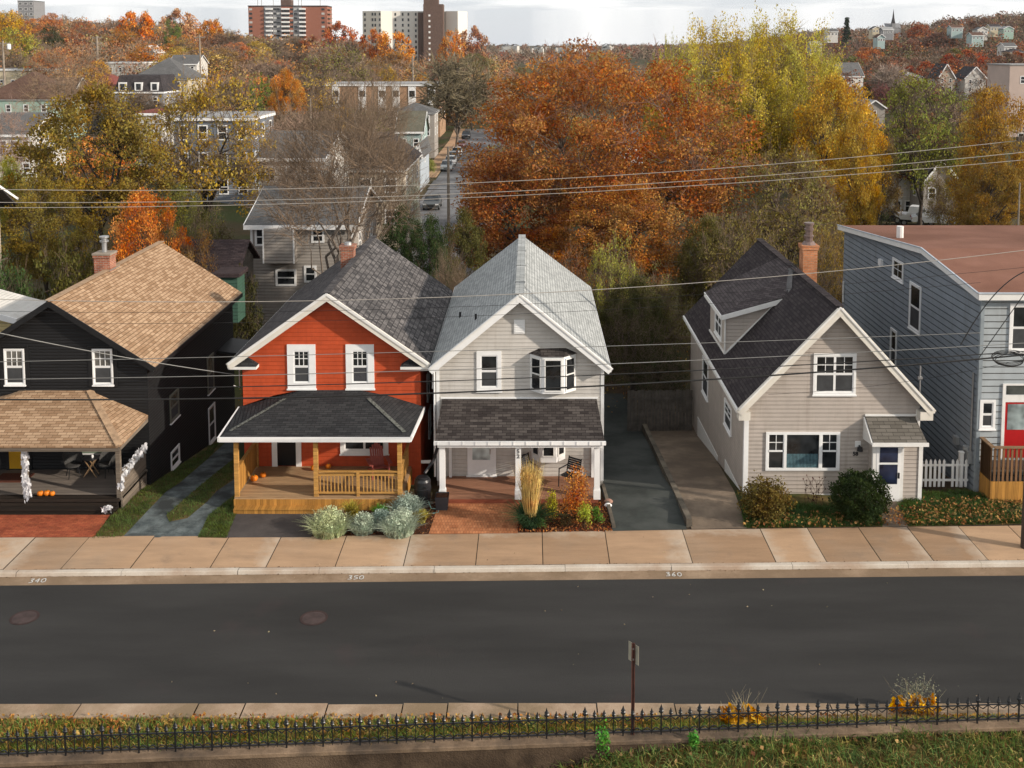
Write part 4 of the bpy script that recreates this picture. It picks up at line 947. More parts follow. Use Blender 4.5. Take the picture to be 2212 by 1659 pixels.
# pumpkins
PUMP = paint('pumpkin_skin', (.72, .20, .012), .45, .15, 6); STEM = paint('pumpkin_stem', (.12, .13, .04), .9)
def pumpkin(label, x, y, z, r, group=None, sq=.8):
    t = thing('pumpkin', label, 'pumpkin', (x, y, z), rz=random.uniform(0, 6), group=group, world=False); m = M(); n, h = 30, 9
    vs = []; 
    for j in range(h+1):
        a = math.pi*j/h
        for k in range(n):
            b = 2*math.pi*k/n; rr = r*(1-.13*abs(math.sin(b*4.5))**.6)*math.sin(a)**.85; zz = r*sq*(1-math.cos(a)*(1-.25*math.exp(-(math.sin(a)*3)**2)))
            vs.append((rr*math.cos(b), rr*math.sin(b), zz))
    m.raw(vs, [(j*n+k, (j+1)*n+k, (j+1)*n+(k+1) % n, j*n+(k+1) % n)[::-1] for j in range(h) for k in range(n)])
    m.build('shell', PUMP, t, smooth=True)
    m = M(); m.tube([(0, 0, r*sq*1.6), (r*.05, 0, r*sq*2.1), (r*.18, .0, r*sq*2.3)], [r*.16, r*.1, r*.12], 6); m.build('stem', STEM, t)
gp = 'pumpkins in a row on the black porch'
pumpkin('orange pumpkin at the left end of the row on the dark porch edge', -17.37, 36.02, .565, .12, gp)
pumpkin('middle orange pumpkin of the row on the dark porch edge', -17.15, 36.04, .565, .125, gp)
pumpkin('smallest orange pumpkin at the right end of the row on the dark porch edge', -16.95, 36.02, .565, .1, gp, .9)
pumpkin('bigger orange pumpkin by the left railing of the cedar porch', -10.1, 37.2, .6, .15)
pumpkin('smaller orange pumpkin behind the bigger one by the cedar porch railing', -9.85, 37.55, .6, .125)
pumpkin('orange pumpkin against the red wall beside the black front door', -8.12, 38.2, .6, .13)
pumpkin('orange pumpkin half hidden behind the middle cedar porch post', -7.6, 38.35, .6, .12)
# rain barrel + hose + downpipe
rb = thing('rain_barrel', 'black ribbed rain barrel between the red and the pale grey house', 'barrel', (-3.85, 36.4, .1)); BP = paint('black_plastic', (.016, .017, .02), .35, .2, spec=.5)
m = M(); m.lathe([(.26, 0), (.285, .06), (.29, .25), (.3, .26), (.3, .3), (.29, .31), (.305, .55), (.315, .56), (.315, .6), (.3, .61), (.29, .85), (.26, .93), (.2, .95)], (-3.85, 36.4, .12), 24); m.build('body', BP, rb)
m = M(); m.lathe([(.22, 0), (.22, .04), (.18, .06)], (-3.85, 36.4, 1.06), 20); m.box(-3.78, -3.7, 36.08, 36.13, .8, .87); m.build('lid', BP, rb)
m = M(); m.box(-4.1, -3.6, 36.15, 36.65, .08, .14); m.build('base', KERBW, rb)
dn = M(); dn.tube([(-3.36, 38.2, 2.3), (-3.4, 37.6, 1.75), (-3.5, 36.9, 1.5), (-3.78, 36.5, 1.2)], .06, 8)
single('downpipe', dn, BP, 'black flexible downpipe leading into the rain barrel', 'downpipe', (-3.78, 36.5, 1.2))
hs = M(); P = [(-3.62, 36.15, .3)]+[(-3.5+.28*math.sin(t*.9), 35.95-.12*t+.05*math.sin(t*2), .13) for t in np.linspace(0, 4, 14)]; hs.tube(P, .018, 6)
single('garden_hose', hs, paint('pale_green_hose', (.25, .42, .36), .5), 'pale green garden hose curling on the soil beside the rain barrel', 'hose', P[5])
pt = thing('planter', 'square dark grey planter at the left post of the white porch', 'planter', (-3.1, 36.0, .1))
m = M(); m.raw([(-3.32, 35.8, .1), (-2.92, 35.8, .1), (-2.92, 36.2, .1), (-3.32, 36.2, .1), (-3.35, 35.76, .62), (-2.88, 35.76, .62), (-2.88, 36.23, .62), (-3.35, 36.23, .62)], [(0, 3, 2, 1), (0, 1, 5, 4), (1, 2, 6, 5), (2, 3, 7, 6), (3, 0, 4, 7)])
m.build('pot', paint('grey_resin', (.055, .056, .062), .5, .15), pt); m = M(); m.box(-3.32, -2.91, 35.8, 36.2, .5, .59); m.build('soil', MULCH, pt)
# slatted patio chairs on the white porch
def patio_chair(label, loc, rz):
    t = thing('patio_chair', label, 'chair', loc, rz, group='black slatted chairs on the white-posted porch', world=False); W = .28
    m = M()
    for k in range(7): m.box(-W+.02, W-.02, -.24+k*.07, -.19+k*.07, .42, .44)
    m.build('seat', BLACKM, t)
    m = M()
    for k in range(6): z = .52+k*.075; yq = .24+(z-.44)*.28; m.raw([(-W+.02, yq-.01, z), (W-.02, yq-.01, z), (W-.02, yq+.01, z), (-W+.02, yq+.01, z), (-W+.02, yq+.006, z+.055), (W-.02, yq+.006, z+.055), (W-.02, yq+.026, z+.055), (-W+.02, yq+.026, z+.055)], [(0, 3, 2, 1), (4, 5, 6, 7), (0, 1, 5, 4), (1, 2, 6, 5), (2, 3, 7, 6), (3, 0, 4, 7)])
    for s in (-1, 1): m.bar((s*W, .24, .44), (s*W, .39, .98), .03, .03)
    m.build('backrest', BLACKM, t)
    for s in (-1, 1):
        for yq, z in ((-.25, .66), (.26, .44)): m = M(); m.bar((s*W, yq-(.03 if yq < 0 else -.05), 0), (s*W, yq, z), .03, .03, up=(0, 1, 0)); m.build('leg', BLACKM, t)
        m = M(); m.bar((s*W, -.27, .67), (s*W, .3, .67), .05, .025); m.build('armrest', BLACKM, t)
patio_chair('black slatted metal armchair at the right end of the white-posted porch', (1.45, 37.55, .27), R(-38))
patio_chair('black slatted metal armchair half hidden behind the middle white post', (-.1, 37.85, .27), R(32))
# red adirondack chair
ac = thing('adirondack_chair', 'dark red slatted adirondack chair on the cedar porch under the window', 'chair', (-5.6, 37.75, .6), R(20), world=False)
ARD = paint('dark_red_chair', (.36, .09, .07), .6, .2, 5)
m = M()
for k in range(6): yq = -.26+k*.09; m.box(-.27, .27, yq, yq+.075, .36-k*.022, .38-k*.022)
m.build('seat', ARD, ac); m = M()
for k in range(6):
    x = -.24+k*.083; h = 1.04-.012*(k-2.5)**2*2; m.raw([(x, .24, .22), (x+.072, .24, .22), (x+.072, .26, .22), (x, .26, .22), (x, .55, h), (x+.072, .55, h), (x+.072, .57, h), (x, .57, h)], [(0, 3, 2, 1), (4, 5, 6, 7), (0, 1, 5, 4), (1, 2, 6, 5), (2, 3, 7, 6), (3, 0, 4, 7)])
m.build('backrest', ARD, ac)
for s in (-1, 1):
    m = M(); m.box(s*.36-.07, s*.36+.07, -.38, .38, .54, .565); m.build('armrest', ARD, ac)
    m = M(); m.box(s*.31-.02, s*.31+.02, -.36, -.28, 0, .54); m.build('leg', ARD, ac); m = M(); m.bar((s*.29, -.3, .34), (s*.29, .6, .04), .03, .1); m.build('leg', ARD, ac)
# wicker chairs and bistro table on the black porch
WK = rough2('black_wicker', (.03, .03, .03), (.09, .088, .085), 40, bump=.01, bsc=90)
def wicker(label, loc, rz):
    t = thing('wicker_chair', label, 'chair', loc, rz, group='round-backed black wicker chairs on the dark porch', world=False)
    m = M(); m.lathe([(.22, .40), (.27, .42), (.27, .46), (.2, .48)], (0, 0, 0), 18); m.build('seat', WK, t)
    m = M(); n = 14; vs = []
    for j in range(7):
        for k in range(n+1):
            a = math.pi*(-.12+1.24*k/n); tt = j/6; wv = math.sin(math.pi*k/n)**.5; r = .27+.08*tt
            vs.append((r*math.cos(a), r*math.sin(a)+.05*tt, .44+tt*(.18+.32*wv)))
    m.raw(vs, [(j*(n+1)+k, j*(n+1)+k+1, (j+1)*(n+1)+k+1, (j+1)*(n+1)+k) for j in range(6) for k in range(n)])
    m.build('backrest', WK, t, smooth=True)
    for a in (45, 135, 225, 315): m = M(); m.tube([(math.cos(R(a))*.2, math.sin(R(a))*.2, .42), (math.cos(R(a))*.29, math.sin(R(a))*.29, 0)], .014, 6); m.build('leg', BLACKM, t)
wicker('round-backed black wicker chair left of the small bistro table', (-16.95, 37.75, .55), R(35))
wicker('round-backed black wicker chair right of the small bistro table', (-15.75, 37.85, .55), R(-35))
wicker('round-backed black wicker chair at the far left below the yellow door', (-19.75, 37.3, .55), R(50))
bt = thing('bistro_table', 'small round bistro table on crossed tan legs between the black wicker chairs', 'table', (-16.3, 37.8, .55), world=False)
m = M(); m.lathe([(.29, 0), (.3, .015), (.29, .03)], (0, 0, .68), 20); m.build('tabletop', BLACKM, bt)
TANW = paint('tan_table_leg', (.30, .19, .10), .6)
for s in (-1, 1):
    for q in (-1, 1): m = M(); m.bar((s*.24, q*.14, 0), (-s*.2, q*.14, .68), .03, .03); m.build('leg', TANW, bt)
m = M(); m.lathe([(.03, 0), (.045, .06), (.035, .12)], (-16.22, 37.75, 1.26), 10); single('cup', m, VINYL, 'small white cup on the bistro table', 'cup', (-16.22, 37.75, 1.26))
# shredded white cloth decorations
def rags(name, label, pts, w, n, seed, base):
    r = random.Random(seed); m = M()
    for k in range(n):
        t = r.random()*(len(pts)-1); i = int(t); p = Vector(pts[i]).lerp(Vector(pts[min(i+1, len(pts)-1)]), t-i); p += Vector((r.uniform(-w, w), r.uniform(-w, w)*.8, r.uniform(-w, w)))
        L = r.uniform(.06, .2); a = Vector((r.uniform(-.05, .05), r.uniform(-.04, .04), -L)); b = Vector((r.uniform(.02, .06), r.uniform(-.03, .03), r.uniform(-.03, .03)))
        m.poly([p, p+b, p+b+a*.9+Vector((0, r.uniform(-.02, .02), 0)), p+a]); q = p+a*.5; m.poly([q, q+a*.6+b, q+b*1.6-a*.4])
    single(name, m, paint('white_gauze', (.72, .72, .74), .9, .1), label, 'decoration', base)
rags('cloth_decoration', 'shredded white cloth wrapped down the middle porch post of the black house', [(-17.82, 35.85, 2.36), (-17.82, 35.85, 1.25), (-17.8, 35.85, 1.05), (-17.77, 35.85, .62)], .085, 420, 1, (-17.82, 35.9, .56))
rags('cloth_decoration', 'shredded white cloth draped over the right-hand side railing of the black house', [(-14.5, 35.88, .95), (-14.5, 35.95, 1.4), (-14.48, 36.4, 1.42), (-14.47, 37.2, 1.5), (-14.46, 38.2, 1.6)], .09, 420, 2, (-14.48, 37.0, 1.47))
for nm, lab, x, y, r, mt in (('garden_stone', 'white rounded stone in the bed by the right porch post', 2.78, 36.15, .13, VINYL), ('garden_stone', 'reddish rounded stone behind the white one in the bed by the right porch post', 2.82, 36.45, .15, paint('reddish_stone', (.35, .2, .15), .8, .3, 4))):
    m = M(); m.lathe([(r*.5, 0), (r*.95, r*.25), (r, r*.6), (r*.6, r*1.0), (.01, r*1.1)], (x, y, .1), 10, 1.1, .8); single(nm, m, mt, lab, 'stone', (x, y, .1), smooth=True)
rags('flower_pot', 'cluster of small cream flowers at the right end of the dark steps', [(-14.95, 35.45, .36), (-14.75, 35.5, .4)], .07, 26, 5, (-14.85, 35.5, .27))
# picket fence
pf = thing('picket_fence', 'short white picket fence between the beige cottage and the blue house', 'fence', (15.3, 37.8, .1)); m = M()
m.box(14.3, 16.3, 37.8, 37.83, .35, .43); m.box(14.3, 16.3, 37.8, 37.83, .92, 1.0); m.build('rail', WHITE, pf)
m = M()
for k in range(12):
    if k == 7: continue
    x = 14.34+k*.165; m.slab([(x, 37.78, .14), (x+.09, 37.78, .14), (x+.09, 37.78, 1.12), (x+.045, 37.78, 1.2), (x, 37.78, 1.12)], .02, (0, 1, 0))
m.build('picket', WHITE, pf); m = M(); m.box(15.98, 16.12, 37.84, 37.98, .1, 1.4); m.box(15.96, 16.14, 37.82, 38.0, 1.4, 1.44); m.build('post', WHITE, pf)
m = M(); m.slab([(16.75, 35.7, .16), (17.5, 35.65, .16), (17.4, 36.1, .16), (16.85, 36.15, .16)], .06); single('stone_slab', m, KERBW, 'flat grey stone slab in the leaves in front of the blue house deck', 'slab', (17, 35.9, .1))
# ---------------------------------------------------------------- utility poles
PW = planks('pole_wood', (.10, .075, .06), .05, .3, vertical=True); TPW = paint('far_pole_wood', (.30, .25, .2), .9, .2)
pl = thing('utility_pole', 'tall dark wooden utility pole on the sidewalk at the right edge', 'utility pole', (16.22, 33.05, .12))
m = M(); m.tube([(16.22, 33.05, .1), (16.22, 33.05, 14.6)], [.17, .11], 14); m.build('shaft', PW, pl)
m = M(); m.box(15.3, 17.6, 32.8, 32.92, 13.5, 13.62); m.build('crossarm', PW, pl)
def gpole(label, vx, Y, vtop, arms=1, r=.13, group=None, base=None, trans=False, th=1.0):
    X = atY(vx, 300, Y)[0]; z0 = terr(X, Y) if base is None else base; zt = atY(vx, vtop, Y)[2]
    t = thing('utility_pole', label, 'utility pole', (X, Y, z0), group=group)
    m = M(); m.tube([(X, Y, z0-.3), (X, Y, zt)], [r*th*1.2, r*th*.8], 8); m.build('shaft', TPW, t)
    m = M()
    for k in range(arms):
        z = zt-.5-k*1.6; m.box(X-1.3, X+1.3, Y-.08*th, Y+.08*th, z-.1*th, z+.1*th)
        for q in (-1.15, -.5, .5, 1.15): m.lathe([(.05*th, 0), (.08*th, .12), (.05*th, .22*th)], (X+q, Y, z+.1), 6)
    if arms: m.build('crossarm', TPW, t)
    if trans:
        for q in (-1, 1): m = M(); m.lathe([(.3, 0), (.34, .1), (.34, .8), (.2, .95)], (X+q*1.1, Y-.1, zt-1.5), 10); m.build('transformer', VINYL, t)
    return t
gpole('grey wooden pole standing in the far side street beside the parked cars', 968, 112, 317, 0, .15)
gpole('wooden pole with two white transformers among the left rooftops', 15, 185, 88, 1, .2, trans=True)
gpole('tall pole with three white crossarms among trees at upper left', 217, 300, 78, 3, .28, th=1.4)
gpole('slender pole between the bare trees in front of the left hillside', 437, 250, 76, 1, .2)
gpole('leaning-looking grey pole in front of the white far houses at right', 1916, 300, 155, 1, .25, th=1.3)
gpole('pole in front of the low brick apartment block', 672, 150, 212, 0, .13)
gpole('thin tall pole above the brick apartment block roof', 893, 260, 121, 0, .25)
gpole('pale steel pole behind the blue house at the right edge', 2207, 62, 395, 0, .06, base=-.3)
# ---------------------------------------------------------------- wires (each one its own thing)
WL = paint('sunlit_bare_wire', (.38, .35, .31), .5, .1); WD = paint('black_cable', (.02, .02, .02), .6, .2); WG = paint('grey_cable', (.22, .22, .21), .5, .1)
def wire(label, pts, Y, r, mat, name='overhead_wire', group='overhead wires along the street'):
    """pts: picture points of the span; smoothed to a hanging curve at distance Y (number or end pair)"""
    xs = [p[0] for p in pts]; Ys = (Y, Y) if not hasattr(Y, '__len__') else Y
    P = []
    deg = min(2, len(pts)-1); cf = np.polyfit(xs, [p[1] for p in pts], deg)
    for vx in np.linspace(xs[0], xs[-1], 28):
        t = (vx-xs[0])/(xs[-1]-xs[0]); P.append(atY(vx, float(np.polyval(cf, vx)), Ys[0]+(Ys[1]-Ys[0])*t))
    m = M(); m.tube(P, r, 5); single(name, m, mat, label, 'wire', P[0], group=group)
wire('highest pale bare wire crossing the whole street view', [(-250, 406), (0, 406), (737, 404), (1020, 397), (1474, 370), (2212, 302), (2215, 301.7)], 33.0, .0105, WL)
wire('second pale bare wire from the top', [(-250, 436), (0, 435), (737, 428), (1474, 393), (2215, 328)], 32.8, .0105, WL)
wire('third pale bare wire from the top', [(-250, 448), (0, 448), (737, 437), (1474, 403), (2215, 345)], 33.2, .0105, WL)
wire('pale wire crossing the roofs of the red and pale grey houses', [(-250, 640), (47, 644), (576, 650), (973, 645), (1382, 619), (2074, 556), (2215, 541)], 33.0, .012, WL)
wire('thin black wire just below the pale one across the roof ridges', [(-250, 668), (0, 670), (576, 674), (921, 665), (1382, 645), (2215, 577)], 32.9, .006, WD)
wire('thin black wire across the gable tops of the front houses', [(-250, 696), (0, 697), (576, 698), (921, 684), (1382, 666), (2118, 610)], 33.1, .006, WD)
wire('grey wire passing just above the upstairs windows', [(-250, 784), (0, 783), (461, 774), (921, 759), (1382, 743), (2118, 720)], 33.0, .011, WG)
wire('dark cable across the middle of the upstairs windows', [(-250, 822), (0, 818), (576, 811), (921, 800), (1382, 783), (2215, 741)], 33.0, .013, WG)
wire('dark cable just above the thick black one', [(-250, 846), (0, 842), (576, 832), (921, 823), (1382, 808), (1742, 790), (2215, 757)], 33.0, .017, WD)
wire('thickest black cable crossing below the upstairs windows', [(-250, 862), (0, 860), (576, 859), (921, 850), (1382, 830), (1742, 805), (2215, 766)], 33.0, .028, WD)
wire('dashed black and white service cable running to the corner of the red house', [(-40, 712), (0, 719), (170, 752), (330, 784), (420, 797), (506, 808)], (33.0, 38.9), .016, WG)
wire('looping black cable dropping from the pole in front of the blue house corner', [(2215, 585), (2150, 640), (2095, 700), (2075, 752)], 33.0, .018, WD)
wire('second looping black cable in front of the blue clapboard', [(2215, 632), (2185, 672), (2150, 725), (2115, 772)], 33.1, .014, WD)
wire('thin black service line falling left from the pole to the beige cottage', [(2215, 775), (2100, 800), (1900, 832), (1700, 850), (1660, 852)], (33.0, 35.5), .006, WD)
m = M(); c = Vector(atY(2180, 778, 33))
for k in range(5): m.tube([c+Vector(((.42+.03*k)*math.cos(a)*1.1, .05*math.sin(a*2+k), .2*math.sin(a)+.03*k)) for a in np.linspace(0, 6.28, 26)], .012, 5)
single('cable_coil', m, WD, 'coil of spare black cable hanging from the thick cable at the right', 'cable coil', tuple(c))
# ================================================================ vegetation kit
def fast_mesh(name, V, Fc, mat):
    me = bpy.data.meshes.new(name); V = np.asarray(V, np.float32); Fc = np.asarray(Fc, np.int32); k = Fc.shape[1]
    me.vertices.add(len(V)); me.vertices.foreach_set('co', V.ravel()); me.loops.add(Fc.size); me.loops.foreach_set('vertex_index', Fc.ravel())
    me.polygons.add(len(Fc)); me.polygons.foreach_set('loop_start', np.arange(0, Fc.size, k, dtype=np.int32)); me.polygons.foreach_set('loop_total', np.full(len(Fc), k, np.int32))
    me.update(calc_edges=True); me.materials.append(mat); return me
def leaf_arrays(C, size, rg, aspect=.62, up=.0):
    """one small bent leaf (diamond quad) at every centre"""
    n = len(C); a = rg.normal(size=(n, 3)); a[:, 2] += up; a /= np.linalg.norm(a, axis=1)[:, None]
    b = rg.normal(size=(n, 3)); b -= (a*b).sum(1)[:, None]*a; b /= np.linalg.norm(b, axis=1)[:, None]
    s = size*rg.uniform(.6, 1.3, n)[:, None]
    V = np.stack([C-a*s*.5, C+b*s*.5*aspect, C+a*s*.5, C-b*s*.5*aspect], 1).reshape(-1, 3)
    return V, np.arange(4*n).reshape(-1, 4)
def seg_arrays(S, k=3):
    """tapered k-sided prisms; S rows: p(3) q(3) r0 r1"""
    S = np.asarray(S, float); n = len(S); p, q = S[:, :3], S[:, 3:6]; d = q-p; d /= (np.linalg.norm(d, axis=1)[:, None]+1e-9)
    u = np.tile([0., 0., 1.], (n, 1)); u[np.abs(d[:, 2]) > .9] = (1, 0, 0)
    x = np.cross(d, u); x /= np.linalg.norm(x, axis=1)[:, None]; y = np.cross(d, x)
    V = []
    for e, r in ((p, S[:, 6]), (q, S[:, 7])):
        for i in range(k):
            a = 2*math.pi*i/k; V.append(e+x*(math.cos(a)*r)[:, None]+y*(math.sin(a)*r)[:, None])
    V = np.stack(V, 1).reshape(-1, 3); F_ = []
    for i in range(k): j = (i+1) % k; F_.append([i, j, k+j, k+i])
    F_ = (np.arange(n)[:, None, None]*2*k+np.array(F_)[None]).reshape(-1, 4); return V, F_
def path(p, q, rg, n=5, sag=.0, lift=.25, jit=.06):
    p = np.array(p, float); q = np.array(q, float); L = np.linalg.norm(q-p); out = []
    for i in range(n+1):
        t = i/n; a = p+(q-p)*t; a[2] += L*lift*math.sin(math.pi*t)*(.5)-sag*L*t*t
        if 0 < i < n: a += rg.normal(size=3)*L*jit
        out.append(a)
    return out
TREES = {}
LEAF = leafmat('autumn_leaves'); LEAF2 = leafmat('feathery_leaves', .4, .8, .25); BARK = paint('tree_bark', (.085, .068, .055), .95, .4, 3); TWIG = objcol('bare_twigs', .95, .3, .6)
LIMB = paint('pale_limb_bark', (.20, .165, .135), .95, .35, 3)
def gen_tree(key, H, rx, ry=None, zc=.6, rz=.42, ncl=60, nl=60, leaf=.25, rc=1.1, flat=.7, twigs=6, trunk=.25, seed=1, shape='round', trunk_top=.45, tr=.012, fork=7, bark=None, leafm=None, shell=.55, up=0):
    rg = np.random.default_rng(seed); ry = ry or rx; cz = H*zc; RZ = H*rz
    tt = np.array([rg.normal()*.03*H, rg.normal()*.03*H, H*trunk_top]); S1 = []
    tp = path((0, 0, -.6), tt, rg, 6, lift=0, jit=.012)
    for i in range(6): S1.append([*tp[i], *tp[i+1], trunk*(1-.09*i), trunk*(1-.09*(i+1))])
    # clump centres in the envelope
    C = []
    while len(C) < ncl:
        v = rg.normal(size=3); v /= np.linalg.norm(v); r = shell+(1-shell)*rg.random()**.6
        if shape == 'cone': t = rg.random()**.8; a = rg.random()*6.283; rr = rx*(1-t)*rg.uniform(.5, 1); c = np.array([rr*math.cos(a), rr*math.sin(a), H*(.12+.86*t)])
        elif shape == 'upright':
            a = rg.random()*6.283; q = rg.random()**.5; c = np.array([rx*q*math.cos(a), ry*q*math.sin(a), H*((.22 if nl else .42)+rg.random()*(.70 if nl else .5)*(1-.30*q*q))])
        else:
            c = np.array([v[0]*rx*r, v[1]*ry*r, cz+v[2]*RZ*r])
            if v[2] < -.55: c[2] = cz-RZ*.5*r*rg.random()
        C.append(c)
    C = np.array(C)
    # limbs
    lim = []; order = rg.permutation(len(C))[:fork]
    for i in order:
        c = C[i]; st = tp[3+int(rg.integers(0, 4))]; e = st+(c-st)*.72
        if shape == 'upright': st = tp[int(rg.integers(1, 5))]
        P = path(st, e, rg, 5, lift=.3 if shape != 'upright' else -.15); r0 = trunk*.5
        for k in range(5): S1.append([*P[k], *P[k+1], r0*(1-.15*k), r0*(1-.15*(k+1))])
        lim += [(p, r0*(1-.15*k)) for k, p in enumerate(P) if k >= 1]
    lim += [(p, trunk*.6) for p in tp[3:]]
    LP = np.array([l[0] for l in lim]); S2 = []
    for c in C:
        d = np.linalg.norm(LP-c, axis=1)+.6*np.maximum(0, LP[:, 2]-c[2]); j = int(np.argmin(d)); r0 = min(lim[j][1]*.5, .09+trunk*.1); P = path(LP[j], c, rg, 4, lift=.2 if shape != 'upright' else -.05)
        for k in range(4): S1.append([*P[k], *P[k+1], max(tr, r0*(1-.2*k)), max(tr, r0*(1-.2*(k+1)))])
        for _ in range(twigs):
            st = P[int(rg.integers(2, 5))]; v = rg.normal(size=3); v[2] = v[2]*flat+(.9 if shape == 'upright' else .25); v += (c-np.array([0, 0, cz*.8]))/max(rx, 1)*.55
            v *= rc*rg.uniform(.7, 1.5)/np.linalg.norm(v); m1 = st+v*.5+rg.normal(size=3)*rc*.08; e = st+v+rg.normal(size=3)*rc*.1
            S2.append([*st, *m1, tr*1.3, tr]); S2.append([*m1, *e, tr, tr*.5])
            for _ in range(2):
                w = v*.45+rg.normal(size=3)*rc*.22; S2.append([*m1, *(m1+w), tr*.8, tr*.4])
    V1, F1 = seg_arrays(S1, 5); out = {'trunk': fast_mesh(key+'_trunk', V1, F1, bark or BARK)}
    me = out['trunk']; me.polygons.foreach_set('use_smooth', [True]*len(me.polygons))
    if S2: V2, F2 = seg_arrays(S2, 3); out['twigs'] = fast_mesh(key+'_twigs', V2, F2, TWIG)
    if nl:
        n = ncl*nl; base = np.repeat(C, nl, 0); v = rg.normal(size=(n, 3)); v /= np.linalg.norm(v, axis=1)[:, None]
        rr = (rg.random(n)**.45)*rc*np.repeat(rg.uniform(.65, 1.25, ncl), nl); P = base+v*rr[:, None]*np.array([1, 1, flat])
        if shape == 'upright': P = base+v*rr[:, None]*np.array([.5, .5, 1.9])
        if shape == 'broom':
            k_ = np.clip((base[:, 2]/H-.5)/.35, 0, 1)[:, None]; off = v*rr[:, None]*(np.array([1, 1, .85])*(1-k_)+np.array([.62, .62, 1.75])*k_); tl = np.repeat(rg.normal(0, .28, (ncl, 2))+C[:, :2]/rx*.3, nl, 0); off[:, :2] += tl*off[:, 2:3]; P = base+off
        V3, F3 = leaf_arrays(P, leaf, rg, up=up); out['crown'] = fast_mesh(key+'_crown', V3, F3, leafm or LEAF)
    TREES[key] = (out, H, rx); return out
def put_tree(key, label, X, Y, Z, H, W=None, col=(.3, .1, .03), twc=(.16, .125, .095), group=None, cat='tree', name='autumn_tree', rz=None):
    out, h0, r0 = TREES[key]; sz = H/h0; sx = (W/2/r0) if W else sz
    t = bpy.data.objects.new(name, None); COL.objects.link(t); t.location = (X, Y, Z); t.scale = (sx, sx, sz); t.rotation_euler = (0, 0, random.uniform(0, 6.28) if rz is None else rz)
    tag(t, label, cat, group)
    for nm, me in out.items():
        o = bpy.data.objects.new(nm, me); COL.objects.link(o); o.parent = t
        o.color = c4(tuple(min(.8, x*1.28) for x in col)) if nm == 'crown' else c4((twc[0]*1.0, twc[1]*.92, twc[2]*.84))
    return t
def vtree(key, label, vx, vtop, vw, Y, col, base=None, W=None, **kw):
    """a tree whose crown spans vw picture units round vx with its top at vtop"""
    X, _, zt = atY(vx, vtop, Y); z0 = terr(X, Y) if base is None else base
    sc = (atY(vx+50, vtop, Y)[0]-atY(vx-50, vtop, Y)[0])/100
    return put_tree(key, label, X, Y, z0, (zt-z0)/.99, vw*sc, col, **kw)
RUSTC = (.30, .075, .022); ORNG = (.52, .165, .022); GOLD = (.48, .26, .03); YELL = (.55, .42, .05); OLIV = (.15, .13, .04); GREN = (.085, .125, .03); TANB = (.24, .15, .075); DKEV = (.022, .04, .016); BRONZ = (.28, .14, .04)
TWG = (.20, .155, .12); TWP = (.225, .18, .135); TWR = (.26, .15, .11)
gen_tree('oak', 17, 10, zc=.53, rz=.45, ncl=230, nl=340, leaf=.19, rc=1.55, flat=.6, twigs=5, trunk=.5, seed=3, trunk_top=.38, fork=12, tr=.02, bark=LIMB, shell=.5)
gen_tree('maple', 13, 5.5, zc=.54, rz=.45, ncl=160, nl=200, leaf=.20, rc=1.05, flat=.65, twigs=3, trunk=.3, seed=5, fork=9, bark=BARK, shell=.55)
gen_tree('sparse', 13, 6, zc=.58, rz=.42, ncl=110, nl=75, leaf=.24, rc=1.25, flat=.6, twigs=9, trunk=.28, seed=8, fork=10, shell=.45, tr=.018)
gen_tree('broom', 20, 9, zc=.55, rz=.40, ncl=330, nl=240, leaf=.21, rc=1.4, flat=1.0, twigs=7, trunk=.45, seed=13, shape='broom', trunk_top=.35, fork=14, tr=.02, leafm=LEAF2, bark=LIMB, shell=.35)
gen_tree('poplar', 20, 8, ncl=200, nl=230, leaf=.22, rc=1.25, twigs=5, trunk=.45, seed=12, shape='upright', trunk_top=.3, fork=14, tr=.02, leafm=LEAF2, bark=LIMB)
gen_tree('bare', 15, 6, zc=.6, rz=.42, ncl=95, nl=0, rc=1.6, twigs=11, trunk=.24, seed=21, fork=12, shell=.4, tr=.016, bark=LIMB)
gen_tree('bare_upright', 16, 5, ncl=120, nl=0, rc=1.8, twigs=12, trunk=.24, seed=23, shape='upright', trunk_top=.4, fork=16, tr=.012, bark=LIMB)
gen_tree('shrubby', 9, 6, zc=.5, rz=.48, ncl=150, nl=80, leaf=.17, rc=1.0, twigs=10, trunk=.14, seed=31, fork=14, trunk_top=.25, shell=.35, tr=.014)
gen_tree('bush', 3.2, 2.2, zc=.48, rz=.5, ncl=60, nl=90, leaf=.14, rc=.55, twigs=3, trunk=.08, seed=33, fork=6, trunk_top=.3, shell=.4, tr=.01)
for k in range(3):
    gen_tree('mid%d' % k, 11, 4.6+.5*k, zc=.55, rz=.44, ncl=90, nl=95, leaf=.27, rc=1.15, flat=.65, twigs=3, trunk=.24, seed=41+k, fork=7, shell=.5, tr=.035)
for k in range(2):
    gen_tree('midbare%d' % k, 12, 4.8, zc=.58, rz=.43, ncl=80, nl=0, rc=1.7, twigs=11, trunk=.22, seed=51+k, fork=9, shell=.4, tr=.045, bark=LIMB)
    gen_tree('midsparse%d' % k, 12, 4.8, zc=.58, rz=.43, ncl=70, nl=40, leaf=.27, rc=1.35, twigs=8, trunk=.22, seed=61+k, fork=8, shell=.4, tr=.04, bark=LIMB)
gen_tree('midup', 14, 3, ncl=60, nl=40, leaf=.4, rc=1.0, twigs=3, trunk=.2, seed=71, shape='upright', tr=.03)
gen_tree('conifer', 12, 2.6, ncl=90, nl=40, leaf=.42, rc=.8, flat=.5, twigs=0, trunk=.18, seed=75, shape='cone', trunk_top=.95, fork=2)
for k in range(3):
    gen_tree('far%d' % k, 10, 5.2, zc=.50, rz=.44, ncl=70, nl=60, leaf=.5, rc=1.25, flat=.75, twigs=1, trunk=.3, seed=81+k, fork=5, shell=.72, tr=.05)
